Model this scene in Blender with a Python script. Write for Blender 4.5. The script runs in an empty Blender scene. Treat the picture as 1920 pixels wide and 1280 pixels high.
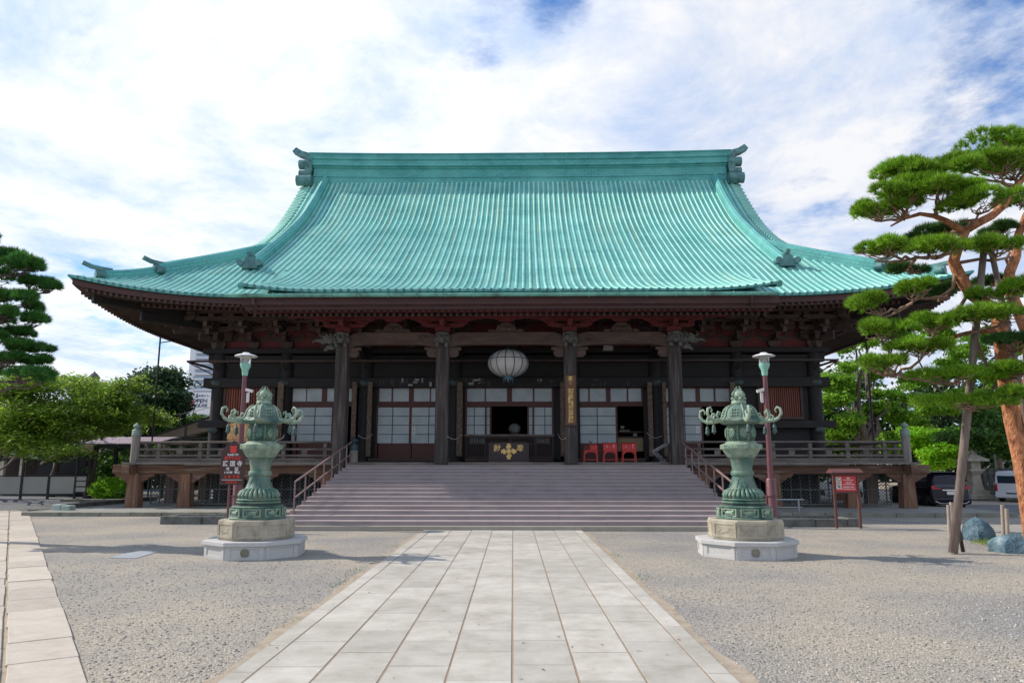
import bpy, math, random
import numpy as np
from mathutils import Vector, Matrix
R = math.radians
random.seed(7); rng = np.random.default_rng(11)
scene = bpy.context.scene
COL = scene.collection

# ------------------------------------------------------------------ camera
FPX, PITCH, EYE = 1380.0, math.atan(230 / 1380.0), 2.0
cam = bpy.data.cameras.new('camera'); camo = bpy.data.objects.new('camera', cam); COL.objects.link(camo)
cam.sensor_width = 36; cam.lens = FPX / 1920 * 36; cam.clip_end = 3000; cam.clip_start = .05
cam.shift_x = -2 / 1920
camo.location = (0, 0, EYE); camo.rotation_euler = (R(90) + PITCH, 0, 0)
scene.camera = camo

# ------------------------------------------------------------------ light
SUN_EL = R(39.5)
SX, SY = -.968, .25                                   # horizontal direction towards the sun
sun = bpy.data.lights.new('sun', 'SUN'); suno = bpy.data.objects.new('sun', sun); COL.objects.link(suno)
sun.energy = 4.6; sun.angle = R(.55); sun.color = (1, .905, .78)
sdir = Vector((SX * math.cos(SUN_EL), SY * math.cos(SUN_EL), math.sin(SUN_EL)))
suno.rotation_euler = sdir.to_track_quat('Z', 'Y').to_euler()
world = bpy.data.worlds.new('World'); scene.world = world; world.use_nodes = True
SUN_ROT = math.atan2(SX, SY)

def build_world():
    nt = world.node_tree; nt.nodes.clear(); N = nt.nodes.new; L = nt.links.new
    def math_(op, a, b=None, clamp=False):
        n = N('ShaderNodeMath'); n.operation = op; n.use_clamp = clamp
        for i, v in enumerate((a, b)):
            if v is None: continue
            if isinstance(v, (int, float)): n.inputs[i].default_value = v
            else: L(v, n.inputs[i])
        return n.outputs[0]
    out = N('ShaderNodeOutputWorld'); bg = N('ShaderNodeBackground')
    sky = N('ShaderNodeTexSky'); sky.sky_type = 'NISHITA'; sky.sun_disc = False
    sky.sun_elevation = SUN_EL; sky.sun_rotation = SUN_ROT; sky.air_density = 1.0; sky.dust_density = .6; sky.ozone_density = 2.5
    tc = N('ShaderNodeTexCoord'); sep = N('ShaderNodeSeparateXYZ'); L(tc.outputs['Generated'], sep.inputs[0])
    X, Y, Z = sep.outputs
    zz = math_('MAXIMUM', math_('ADD', Z, .12), .05)
    u = math_('DIVIDE', X, zz); v = math_('DIVIDE', Y, zz)
    cmb = N('ShaderNodeCombineXYZ'); L(u, cmb.inputs[0]); L(v, cmb.inputs[1])
    rot = N('ShaderNodeMapping'); rot.inputs['Rotation'].default_value = (0, 0, R(24)); rot.inputs['Scale'].default_value = (1.0, 1.0, 1)
    rot.inputs['Location'].default_value = (3.1, 1.7, 0)
    L(cmb.outputs[0], rot.inputs[0])
    def noise(scale, detail, rough, dist=0.0, w=0.0):
        n = N('ShaderNodeTexNoise'); n.noise_dimensions = '4D'
        n.inputs['Scale'].default_value = scale; n.inputs['Detail'].default_value = detail
        n.inputs['Roughness'].default_value = rough; n.inputs['Distortion'].default_value = dist; n.inputs['W'].default_value = w
        L(rot.outputs[0], n.inputs['Vector']); return n.outputs['Fac']
    n1 = noise(1.25, 9, .60, .25, 1.3); n2 = noise(5.2, 9, .66, .15, 4.2)
    cov = math_('ADD', math_('MULTIPLY', n1, .66), math_('MULTIPLY', n2, .36))
    # clearer patches of sky and one heavier bank, given as directions
    nrm = N('ShaderNodeVectorMath'); nrm.operation = 'NORMALIZE'; L(tc.outputs['Generated'], nrm.inputs[0])
    def lobe(az, el, width, amount):
        d = (math.sin(R(az)) * math.cos(R(el)), math.cos(R(az)) * math.cos(R(el)), math.sin(R(el)))
        dp = N('ShaderNodeVectorMath'); dp.operation = 'DOT_PRODUCT'; L(nrm.outputs[0], dp.inputs[0]); dp.inputs[1].default_value = d
        mr = N('ShaderNodeMapRange'); mr.interpolation_type = 'SMOOTHSTEP'; L(dp.outputs['Value'], mr.inputs[0])
        mr.inputs[1].default_value = math.cos(R(width)); mr.inputs[2].default_value = math.cos(R(width * .15)); mr.inputs[3].default_value = 0; mr.inputs[4].default_value = amount
        return mr.outputs[0]
    for a in LOBES: cov = math_('ADD', cov, lobe(*a))
    mr = N('ShaderNodeMapRange'); mr.interpolation_type = 'SMOOTHSTEP'; L(cov, mr.inputs[0])
    mr.inputs[1].default_value = .37; mr.inputs[2].default_value = .53; mr.inputs[3].default_value = .06; mr.inputs[4].default_value = .98
    # brightness inside the cloud deck
    n3 = noise(2.4, 9, .66, .3, 9.1)
    cr = N('ShaderNodeValToRGB'); L(n3, cr.inputs[0]); e = cr.color_ramp.elements
    e[0].position = .38; e[0].color = (.58, .71, .96, 1); e[1].position = .60; e[1].color = (1.0, 1.0, 1.02, 1)
    skm = N('ShaderNodeMix'); skm.data_type = 'RGBA'; skm.blend_type = 'MULTIPLY'; skm.inputs[0].default_value = 1
    L(sky.outputs[0], skm.inputs[6]); skm.inputs[7].default_value = SKYTINT
    clm = N('ShaderNodeMix'); clm.data_type = 'RGBA'; clm.blend_type = 'MULTIPLY'; clm.inputs[0].default_value = 1
    L(cr.outputs[0], clm.inputs[6]); clm.inputs[7].default_value = (CLOUD, CLOUD, CLOUD, 1)
    gl = math_('ADD', lobe(-34, 26, 46, .20), .91)
    gl2 = N('ShaderNodeMix'); gl2.data_type = 'RGBA'; gl2.blend_type = 'MULTIPLY'; gl2.inputs[0].default_value = 1
    cg = N('ShaderNodeCombineColor'); [L(gl, cg.inputs[i]) for i in range(3)]
    L(clm.outputs[2], gl2.inputs[6]); L(cg.outputs[0], gl2.inputs[7])
    mx = N('ShaderNodeMix'); mx.data_type = 'RGBA'; L(mr.outputs[0], mx.inputs[0]); L(skm.outputs[2], mx.inputs[6]); L(gl2.outputs[2], mx.inputs[7])
    L(mx.outputs[2], bg.inputs[0]); bg.inputs[1].default_value = .1
    L(bg.outputs[0], out.inputs[0])
# (azimuth, elevation, half width, amount): negative opens the cloud, positive thickens it
LOBES = [(1.0, 34, 7, -.15), (6, 34, 5, -.08), (-6, 30, 6, -.06), (-36, 32, 8, -.12), (35, 28.5, 8, -.15), (31, 20, 4, -.06), (22, 18, 5, -.07), (-3, 28, 5, -.07), (-31, 12, 9, -.06), (-28, 27, 30, .12), (14, 24, 26, .13), (-33, 4, 7, .12), (0, 80, 55, -.05)]
SKYTINT = (.50, 1.15, 1.75, 1); CLOUD = 10.2
build_world()
vs = scene.view_settings; vs.view_transform = 'Standard'; vs.look = 'None'; vs.gamma = 1; vs.use_curve_mapping = False; vs.exposure = 0.06
scene.cycles.max_bounces = 6; scene.cycles.transparent_max_bounces = 12; scene.cycles.use_denoising = True

# ------------------------------------------------------------------ pixel helpers (read off a real point at a known distance)
pc, ps = math.cos(PITCH), math.sin(PITCH)
def at(px, py, Y):
    k = (870 - py) * pc / FPX; d = Y * pc / (1 - k * ps)
    return Vector(((px - 962) * d / FPX, Y, k * d + EYE))
def ground(px, py, z=0):
    h = EYE - z; Y = (FPX * h / ((py - 870) * pc) + h * ps) / pc
    return Vector(((px - 962) * (Y * pc - h * ps) / FPX, Y, z))

# ------------------------------------------------------------------ materials
def srgb(r, g, b):
    f = lambda c: (c / 255) / 12.92 if c / 255 <= .04045 else ((c / 255 + .055) / 1.055) ** 2.4
    return (f(r), f(g), f(b), 1)
def mat(name, cols, scale=(4, 4, 4), rough=.7, bump=.3, bscale=20, detail=6, metal=0, pos=None, island=0, coord='Object', bdist=.02, spec=.5, nrough=.6, alpha=None, trans=0, rrange=.12, cav=None):
    """cols: list of base colours spread over a noise; bscale: fine bump noise; island: value spread from one loose piece to the next"""
    m = bpy.data.materials.new(name); m.use_nodes = True; nt = m.node_tree; N = nt.nodes.new; L = nt.links.new
    b = nt.nodes['Principled BSDF']; b.inputs['Roughness'].default_value = rough; b.inputs['Metallic'].default_value = metal
    b.inputs['Specular IOR Level'].default_value = spec
    tc = N('ShaderNodeTexCoord'); mp = N('ShaderNodeMapping'); mp.inputs['Scale'].default_value = scale if not isinstance(scale, (int, float)) else (scale,) * 3
    oi = N('ShaderNodeObjectInfo'); va = N('ShaderNodeVectorMath'); va.operation = 'MULTIPLY_ADD'; L(oi.outputs['Location'], va.inputs[0]); va.inputs[1].default_value = (.37, .37, .37); L(tc.outputs[coord], va.inputs[2])
    L(va.outputs[0], mp.inputs[0])
    n = N('ShaderNodeTexNoise'); n.inputs['Scale'].default_value = 1; n.inputs['Detail'].default_value = detail; n.inputs['Roughness'].default_value = nrough
    L(mp.outputs[0], n.inputs['Vector'])
    cr = N('ShaderNodeValToRGB'); L(n.outputs['Fac'], cr.inputs[0])
    k = len(cols); pos = pos or [.3 + .4 * i / max(1, k - 1) for i in range(k)]
    el = cr.color_ramp.elements
    while len(el) < k: el.new(.5)
    for i, c in enumerate(cols):
        el[i].position = pos[i]; el[i].color = (*c[:3], 1)
    if k == 1: el[1].color = el[0].color
    col = cr.outputs[0]
    if island:
        g = N('ShaderNodeNewGeometry'); mr = N('ShaderNodeMapRange'); L(g.outputs['Random Per Island'], mr.inputs[0])
        mr.inputs[3].default_value = 1 - island; mr.inputs[4].default_value = 1 + island
        hs = N('ShaderNodeHueSaturation'); L(col, hs.inputs['Color']); L(mr.outputs[0], hs.inputs['Value'])
        col = hs.outputs[0]
    if cav:                                             # darker in recesses, paler on edges
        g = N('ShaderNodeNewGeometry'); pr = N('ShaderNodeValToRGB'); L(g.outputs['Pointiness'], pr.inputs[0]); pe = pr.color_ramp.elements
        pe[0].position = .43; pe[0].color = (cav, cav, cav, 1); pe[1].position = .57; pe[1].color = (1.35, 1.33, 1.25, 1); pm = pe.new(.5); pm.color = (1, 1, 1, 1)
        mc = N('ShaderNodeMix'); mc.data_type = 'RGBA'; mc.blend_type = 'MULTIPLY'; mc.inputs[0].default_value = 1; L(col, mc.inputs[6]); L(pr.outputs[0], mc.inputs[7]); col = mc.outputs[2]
    L(col, b.inputs['Base Color'])
    if rrange:
        mr2 = N('ShaderNodeMapRange'); L(n.outputs['Fac'], mr2.inputs[0]); mr2.inputs[1].default_value = .3; mr2.inputs[2].default_value = .7
        mr2.inputs[3].default_value = max(0, rough - rrange); mr2.inputs[4].default_value = min(1, rough + rrange); L(mr2.outputs[0], b.inputs['Roughness'])
    if bump:
        n2 = N('ShaderNodeTexNoise'); n2.inputs['Scale'].default_value = bscale; n2.inputs['Detail'].default_value = 5
        if isinstance(scale, tuple) and len(set(scale)) > 1:
            L(mp.outputs[0], n2.inputs['Vector']); n2.inputs['Scale'].default_value = bscale / max(scale)
        else: L(tc.outputs[coord], n2.inputs['Vector'])
        bp = N('ShaderNodeBump'); bp.inputs['Strength'].default_value = bump; bp.inputs['Distance'].default_value = bdist
        L(n2.outputs['Fac'], bp.inputs['Height']); L(bp.outputs[0], b.inputs['Normal'])
    if trans:
        b.inputs['Transmission Weight'].default_value = trans
    if alpha is not None: b.inputs['Alpha'].default_value = alpha
    return m
def leafmat(name, c1, c2, c3, tl=.35, rough=.5):
    m = bpy.data.materials.new(name); m.use_nodes = True; nt = m.node_tree; N = nt.nodes.new; L = nt.links.new
    b = nt.nodes['Principled BSDF']; b.inputs['Roughness'].default_value = rough; b.inputs['Specular IOR Level'].default_value = .3
    g = N('ShaderNodeNewGeometry'); cr = N('ShaderNodeValToRGB'); L(g.outputs['Random Per Island'], cr.inputs[0])
    el = cr.color_ramp.elements; el[0].position = 0; el[0].color = c1; el[1].position = 1; el[1].color = c3; e = el.new(.5); e.color = c2
    tc = N('ShaderNodeTexCoord'); n = N('ShaderNodeTexNoise'); n.inputs['Scale'].default_value = .9; L(tc.outputs['Object'], n.inputs['Vector'])
    hs = N('ShaderNodeHueSaturation'); L(cr.outputs[0], hs.inputs['Color'])
    mr = N('ShaderNodeMapRange'); L(n.outputs['Fac'], mr.inputs[0]); mr.inputs[1].default_value = .3; mr.inputs[2].default_value = .7; mr.inputs[3].default_value = .7; mr.inputs[4].default_value = 1.25
    L(mr.outputs[0], hs.inputs['Value'])
    L(hs.outputs[0], b.inputs['Base Color'])
    t = N('ShaderNodeBsdfTranslucent'); L(hs.outputs[0], t.inputs[0]); mx = N('ShaderNodeMixShader'); mx.inputs[0].default_value = tl
    L(b.outputs[0], mx.inputs[1]); L(t.outputs[0], mx.inputs[2]); L(mx.outputs[0], nt.nodes['Material Output'].inputs[0])
    return m
def c(r, g, b): return (r, g, b, 1)

def copper(name, base, dark, pale, course=.17, length=.9, stain=True):
    m = bpy.data.materials.new(name); m.use_nodes = True; nt = m.node_tree; N = nt.nodes.new; L = nt.links.new
    b = nt.nodes['Principled BSDF']; b.inputs['Roughness'].default_value = .55; b.inputs['Specular IOR Level'].default_value = .4
    uv = N('ShaderNodeUVMap'); br = N('ShaderNodeTexBrick'); L(uv.outputs[0], br.inputs['Vector'])
    br.inputs['Scale'].default_value = 1; br.inputs['Brick Width'].default_value = length; br.inputs['Row Height'].default_value = course
    br.inputs['Mortar Size'].default_value = .012; br.inputs['Mortar Smooth'].default_value = .3
    br.inputs['Color1'].default_value = base; br.inputs['Color2'].default_value = tuple(x * .74 for x in base[:3]) + (1,); br.inputs['Mortar'].default_value = dark
    tc = N('ShaderNodeTexCoord'); n = N('ShaderNodeTexNoise'); n.inputs['Scale'].default_value = .55; n.inputs['Detail'].default_value = 8; n.inputs['Roughness'].default_value = .65
    L(tc.outputs['Object'], n.inputs['Vector'])
    cr = N('ShaderNodeValToRGB'); L(n.outputs['Fac'], cr.inputs[0]); el = cr.color_ramp.elements
    el[0].position = .36; el[0].color = (0, 0, 0, 1); el[1].position = .66; el[1].color = (1, 1, 1, 1)
    mx = N('ShaderNodeMix'); mx.data_type = 'RGBA'; L(br.outputs[0], mx.inputs[6]); mx.inputs[7].default_value = pale
    mm = N('ShaderNodeMath'); mm.operation = 'MULTIPLY'; mm.inputs[1].default_value = .75; L(cr.outputs[0], mm.inputs[0]); L(mm.outputs[0], mx.inputs[0])
    out = mx.outputs[2]
    if stain:                                           # tan run-off streaks down the slope
        mp = N('ShaderNodeMapping'); mp.inputs['Scale'].default_value = (1.9, .12, 1); L(uv.outputs[0], mp.inputs[0])
        n3 = N('ShaderNodeTexNoise'); n3.inputs['Scale'].default_value = 1; n3.inputs['Detail'].default_value = 6; L(mp.outputs[0], n3.inputs['Vector'])
        c3 = N('ShaderNodeValToRGB'); L(n3.outputs['Fac'], c3.inputs[0]); e3 = c3.color_ramp.elements
        e3[0].position = .52; e3[0].color = (0, 0, 0, 1); e3[1].position = .70; e3[1].color = (.42, .42, .42, 1)
        mx3 = N('ShaderNodeMix'); mx3.data_type = 'RGBA'; L(c3.outputs[0], mx3.inputs[0]); L(out, mx3.inputs[6]); mx3.inputs[7].default_value = c(.30, .36, .22)
        out = mx3.outputs[2]
        mp4 = N('ShaderNodeMapping'); mp4.inputs['Scale'].default_value = (.8, .07, 1); mp4.inputs['Location'].default_value = (7, 3, 0); L(uv.outputs[0], mp4.inputs[0])
        n4 = N('ShaderNodeTexNoise'); n4.inputs['Scale'].default_value = 1; n4.inputs['Detail'].default_value = 8; n4.inputs['Roughness'].default_value = .7; L(mp4.outputs[0], n4.inputs['Vector'])
        c4 = N('ShaderNodeValToRGB'); L(n4.outputs['Fac'], c4.inputs[0]); e4 = c4.color_ramp.elements; e4[0].position = .40; e4[0].color = (.60, .74, .77, 1); e4[1].position = .56; e4[1].color = (1.04, 1.02, 1.0, 1)
        mx4 = N('ShaderNodeMix'); mx4.data_type = 'RGBA'; mx4.blend_type = 'MULTIPLY'; mx4.inputs[0].default_value = .9; L(out, mx4.inputs[6]); L(c4.outputs[0], mx4.inputs[7]); out = mx4.outputs[2]
    L(out, b.inputs['Base Color'])
    n2 = N('ShaderNodeTexNoise'); n2.inputs['Scale'].default_value = 9; L(tc.outputs['Object'], n2.inputs['Vector'])
    ad = N('ShaderNodeMath'); ad.operation = 'MULTIPLY_ADD'; L(br.outputs['Fac'], ad.inputs[0]); ad.inputs[1].default_value = -1.2; L(n2.outputs['Fac'], ad.inputs[2])
    bp = N('ShaderNodeBump'); bp.inputs['Strength'].default_value = .5; bp.inputs['Distance'].default_value = .02; L(ad.outputs[0], bp.inputs['Height']); L(bp.outputs[0], b.inputs['Normal'])
    return m

M = {}
M['copper'] = copper('copper_sheet', c(.115, .43, .395), c(.035, .19, .18), c(.20, .54, .485))
M['copper_rib'] = copper('copper_rib', c(.33, .72, .62), c(.13, .40, .36), c(.49, .80, .70), course=.8, length=3)
M['copper_ridge'] = copper('copper_ridge', c(.09, .40, .38), c(.022, .15, .155), c(.16, .50, .46), course=.16, length=.45, stain=False)
M['copper_dark'] = mat('copper_dark', [c(.035, .10, .11), c(.09, .21, .21), c(.14, .30, .28)], 3, .6, .4, 25)
M['gutter'] = mat('gutter_copper', [c(.07, .17, .13), c(.14, .40, .33), c(.20, .50, .40)], (2, 2, 2), .55, .4, 25)
M['wood_dark'] = mat('aged_dark_wood', [c(.032, .019, .017), c(.064, .040, .034), c(.092, .062, .053)], (1.2, 6, 6), .75, .4, 40)
M['wood_black'] = mat('black_stained_wood', [c(.004, .004, .005), c(.010, .009, .0095), c(.019, .016, .016)], (2, 2, 6), .7, .3, 30)
M['eave_wood'] = mat('dark_red_brown_eave', [c(.045, .021, .021), c(.070, .031, .030), c(.09, .044, .041)], (1.5, 5, 5), .75, .3, 30)
M['wood_red'] = mat('red_brown_wood', [c(.095, .03, .026), c(.15, .045, .036), c(.13, .06, .045)], (1.5, 5, 5), .75, .3, 30)
M['wood_frieze'] = mat('faded_red_paint_wood', [c(.09, .018, .022), c(.155, .026, .029), c(.12, .036, .036)], (2, 3, 3), .8, .3, 30)
M['wood_brown'] = mat('brown_beam_wood', [c(.055, .037, .031), c(.10, .067, .055), c(.145, .10, .082)], (1.0, 6, 6), .8, .4, 40)
M['wood_pillar'] = mat('weathered_pillar_wood', [c(.022, .019, .019), c(.055, .046, .043), c(.14, .122, .11)], (9, 9, .55), .85, .25, 60, detail=9)
M['wood_post'] = mat('weathered_veranda_post', [c(.07, .055, .05), c(.20, .095, .05), c(.27, .20, .16)], (9, 9, .7), .85, .5, 60)
M['wood_grey'] = mat('grey_weathered_wood', [c(.10, .085, .075), c(.19, .165, .145), c(.27, .24, .21)], (1, 9, 9), .85, .5, 60)
M['wood_grey_v'] = mat('grey_weathered_post', [c(.12, .11, .10), c(.22, .20, .18), c(.30, .28, .25)], (12, 12, .8), .85, .5, 60)
M['door_red'] = mat('door_red_wood', [c(.06, .018, .014), c(.095, .027, .02)], (2, 2, 12), .6, .2, 30)
M['slat_red'] = mat('slat_red_wood', [c(.16, .045, .03), c(.26, .085, .05)], (9, 9, 1), .7, .3, 30, island=.2)
M['board'] = mat('inscribed_board', [c(.035, .026, .02), c(.16, .11, .075), c(.24, .18, .13)], (60, 60, 7), .8, .3, 60, pos=[.42, .52, .7])
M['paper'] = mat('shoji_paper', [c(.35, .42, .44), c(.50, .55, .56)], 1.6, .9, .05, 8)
M['black'] = mat('interior_dark', [c(.010, .010, .012)], 1, .9, 0, rrange=0)  # near-black colour stands in for unlit depth
M['stairs'] = mat('mauve_stair_surface', [c(.31, .262, .262), c(.355, .302, .30), c(.39, .335, .332)], 1.3, .8, .2, 60)
M['rail'] = mat('painted_handrail', [c(.23, .16, .155), c(.29, .20, .19)], 6, .5, .1, 30)
M['granite'] = mat('pale_granite', [c(.40, .40, .39), c(.50, .50, .49), c(.56, .555, .545)], 26, .75, .2, 90, detail=10, nrough=.8)
M['slab'] = mat('paving_granite', [c(.33, .305, .255), c(.445, .42, .37), c(.54, .515, .465)], 1.7, .8, .25, 120, detail=12, nrough=.75, island=.11)
M['slab_pink'] = mat('pink_paving_stone', [c(.37, .325, .27), c(.46, .41, .345), c(.52, .475, .41)], 3.2, .85, .35, 60, detail=12, nrough=.75, island=.12)
M['joint'] = mat('sandy_joint', [c(.26, .20, .14), c(.34, .275, .205)], 9, .95, .4, 60)
M['soil'] = mat('sandy_soil', [c(.27, .22, .165), c(.36, .30, .225), c(.42, .36, .28)], 5, .95, .6, 40, detail=10)
M['sandstone'] = mat('weathered_sandstone', [c(.17, .155, .125), c(.30, .275, .225), c(.38, .35, .295)], 2.6, .9, .5, 40, detail=10, cav=.5)
M['kerb'] = mat('mossy_kerb_stone', [c(.14, .135, .10), c(.23, .225, .18), c(.29, .28, .24)], 2, .9, .5, 40, island=.1)
M['stone_dark'] = mat('dark_weathered_stone', [c(.07, .075, .07), c(.14, .145, .135), c(.20, .20, .185)], 3, .9, .7, 30)
M['platform'] = mat('platform_concrete', [c(.22, .22, .20), c(.30, .30, .275)], 1.2, .9, .2, 40)
M['asphalt'] = mat('asphalt', [c(.10, .11, .12), c(.145, .15, .16)], 1.5, .85, .3, 120)
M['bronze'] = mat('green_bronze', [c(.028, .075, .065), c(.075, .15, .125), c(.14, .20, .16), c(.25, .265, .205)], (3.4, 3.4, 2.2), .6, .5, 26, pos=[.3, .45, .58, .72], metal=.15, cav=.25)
M['bronze_pale'] = mat('pale_green_bronze', [c(.10, .17, .14), c(.19, .265, .21), c(.30, .355, .285)], 7, .6, .5, 30, metal=.1, cav=.3)
M['nail_cover'] = mat('dark_verdigris', [c(.035, .055, .055), c(.07, .10, .095)], 8, .6, .3, 30)
M['lattice'] = mat('grey_mesh', [c(.12, .13, .13), c(.18, .19, .19)], 3, .7, 0)
M['slab_edge'] = mat('beige_slab_edge', [c(.30, .275, .225), c(.38, .35, .30)], 2, .9, .3, 40)
M['giboshi'] = mat('verdigris_cap', [c(.13, .20, .17), c(.24, .31, .27)], 8, .6, .3, 30)
M['mint'] = mat('mint_paint', [c(.22, .50, .40), c(.28, .56, .46)], 5, .45, .1, 20)
M['white_paint'] = mat('white_paint', [c(.68, .68, .67), c(.76, .76, .75)], 5, .45, .1, 20)
M['pole_red'] = mat('maroon_pole_paint', [c(.13, .048, .056), c(.175, .066, .075)], 4, .45, .15, 20)
M['glass'] = mat('lamp_glass', [c(.8, .85, .85)], 2, .08, 0, trans=.85, rrange=0)
M['sign_brown'] = mat('sign_brown', [c(.055, .024, .022), c(.07, .03, .027)], 3, .6, .1, 20)
M['sign_red'] = mat('sign_red', [c(.62, .035, .045), c(.66, .045, .055)], 2, .45, 0)
M['ink_white'] = mat('white_lettering', [c(.80, .79, .76)], 3, .6, 0, rrange=0)
M['ink_red'] = mat('red_lettering', [c(.72, .05, .04)], 3, .5, 0, rrange=0)
M['ink_black'] = mat('black_lettering', [c(.02, .02, .025)], 3, .6, 0, rrange=0)
M['gold'] = mat('gold_leaf', [c(.62, .40, .12), c(.80, .56, .22)], 20, .4, .2, 60, metal=.25)
M['plaque'] = mat('plaque_brown_wood', [c(.10, .045, .022), c(.17, .085, .04)], (20, 20, 1.5), .6, .2, 40)
M['red_lacquer'] = mat('red_lacquer', [c(.55, .022, .022), c(.62, .035, .03)], 4, .35, .05, 20)
M['steel'] = mat('steel_wire', [c(.5, .52, .53), c(.62, .63, .64)], 9, .35, 0, metal=.8)
M['rope'] = mat('white_rope', [c(.45, .42, .38), c(.6, .57, .52)], 60, .9, .4, 90)
M['ema'] = mat('pale_wood_tablets', [c(.50, .25, .09), c(.66, .38, .16), c(.74, .48, .24)], 9, .7, .2, 40, island=.22)
M['tan'] = mat('tan_panel', [c(.30, .21, .13), c(.36, .26, .17)], 3, .7, .1, 20)
M['light_lantern'] = mat('lantern_paper', [c(.50, .47, .44), c(.57, .54, .51)], 3, .8, .05, 20)
M['cap_metal'] = mat('dark_teal_cap', [c(.022, .045, .052), c(.05, .085, .092)], 9, .5, .2, 30, metal=.2)
M['teal_metal'] = mat('teal_metal', [c(.04, .10, .13), c(.08, .17, .21)], 9, .5, .2, 30, metal=.3)
M['bark'] = mat('grey_bark', [c(.045, .035, .028), c(.10, .08, .065), c(.16, .13, .11)], (8, 8, 2), .9, .8, 30, bdist=.04)
M['bark_pine'] = mat('orange_pine_bark', [c(.10, .04, .022), c(.38, .15, .065), c(.58, .27, .14)], (9, 9, 4.5), .9, 1.0, 22, bdist=.07, pos=[.36, .46, .66], detail=10, nrough=.7)
M['bark_twig'] = mat('pine_branch_bark', [c(.15, .085, .06), c(.28, .17, .12), c(.36, .25, .19)], 9, .9, .6, 30)
M['pole_wood'] = mat('support_pole_wood', [c(.12, .09, .08), c(.21, .165, .145), c(.28, .23, .20)], (12, 12, 1.5), .85, .5, 50)
M['needle'] = leafmat('pine_needles', c(.06, .17, .012), c(.18, .40, .02), c(.42, .62, .06), .38)
M['needle_dark'] = leafmat('pine_needles_dark', c(.02, .10, .03), c(.055, .21, .04), c(.13, .33, .05), .3)
M['leaf_maple'] = leafmat('maple_leaves', c(.12, .24, .025), c(.24, .39, .045), c(.38, .51, .085), .5)
M['leaf_green'] = leafmat('green_leaves', c(.10, .24, .02), c(.20, .42, .03), c(.34, .56, .06), .5)
M['leaf_mid'] = leafmat('mid_green_leaves', c(.04, .10, .02), c(.09, .20, .03), c(.18, .32, .05), .4)  # green set between the dark and the bright leaves
M['leaf_dark'] = leafmat('dark_leaves', c(.025, .065, .028), c(.055, .12, .045), c(.12, .19, .075), .25)
M['leaf_bush'] = leafmat('bush_leaves', c(.17, .40, .02), c(.28, .58, .03), c(.42, .70, .06), .5)
M['grass'] = leafmat('grass_blades', c(.10, .20, .03), c(.17, .28, .05), c(.27, .33, .09), .4)
M['panel_white'] = mat('fence_panel_white', [c(.44, .42, .37), c(.52, .50, .45)], 1, .8, .1, 20)
M['metal_black'] = mat('dark_metal', [c(.02, .018, .02), c(.035, .03, .03)], 4, .55, .1, 20)
M['roof_mauve'] = mat('mauve_metal_roof', [c(.30, .235, .27), c(.38, .30, .34)], (.5, 8, 1), .5, .2, 20)
M['roof_pale'] = mat('pale_blue_roof', [c(.34, .42, .45), c(.48, .55, .57)], 2, .5, .2, 30)
M['canvas'] = mat('beige_canvas', [c(.60, .53, .42), c(.68, .60, .48)], 1, .9, .1, 20)
M['tower'] = mat('tower_cladding', [c(.60, .66, .74), c(.68, .74, .80)], .1, .6, 0)  # pale cladding with distance haze put into the colour
M['tower_band'] = mat('tower_balcony_bands', [c(.30, .38, .50), c(.36, .44, .56)], .1, .4, 0)
M['carpaint'] = mat('dark_car_paint', [c(.012, .012, .022), c(.016, .016, .028)], 1, .18, 0, metal=.3, rrange=.03)
M['car_white'] = mat('white_car_paint', [c(.72, .73, .74)], 1, .2, 0, rrange=.03)
M['carglass'] = mat('car_glass', [c(.03, .045, .06)], 1, .05, 0, rrange=0)
M['carlight'] = mat('tail_light_red', [c(.45, .015, .03)], 1, .15, 0, rrange=0)
M['rubber'] = mat('rubber', [c(.02, .02, .02)], 1, .8, 0)
M['chrome'] = mat('chrome', [c(.7, .7, .72)], 1, .15, 0, metal=1, rrange=0)
M['blue_rock'] = mat('blue_green_rock', [c(.025, .06, .085), c(.065, .125, .165), c(.12, .20, .25), c(.36, .42, .44)], 2.6, .7, .8, 12, pos=[.3, .47, .6, .74], bdist=.08)
M['blue_plate'] = mat('pale_blue_stone_plate', [c(.27, .30, .33), c(.34, .37, .40)], 3, .6, .1, 30)
M['beige_stone'] = mat('beige_stone', [c(.30, .25, .19), c(.42, .37, .30), c(.48, .43, .36)], 3, .9, .4, 30)
M['green_stone'] = mat('pale_green_stone', [c(.30, .38, .34), c(.42, .50, .46)], 3, .8, .4, 30)
M['carving'] = mat('grey_carved_wood', [c(.06, .06, .055), c(.13, .13, .12), c(.20, .195, .18)], 9, .85, .8, 30, bdist=.03)
M['pole_pale'] = mat('pale_stake', [c(.30, .25, .21), c(.40, .34, .29)], (12, 12, 3), .8, .3, 40)

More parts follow.
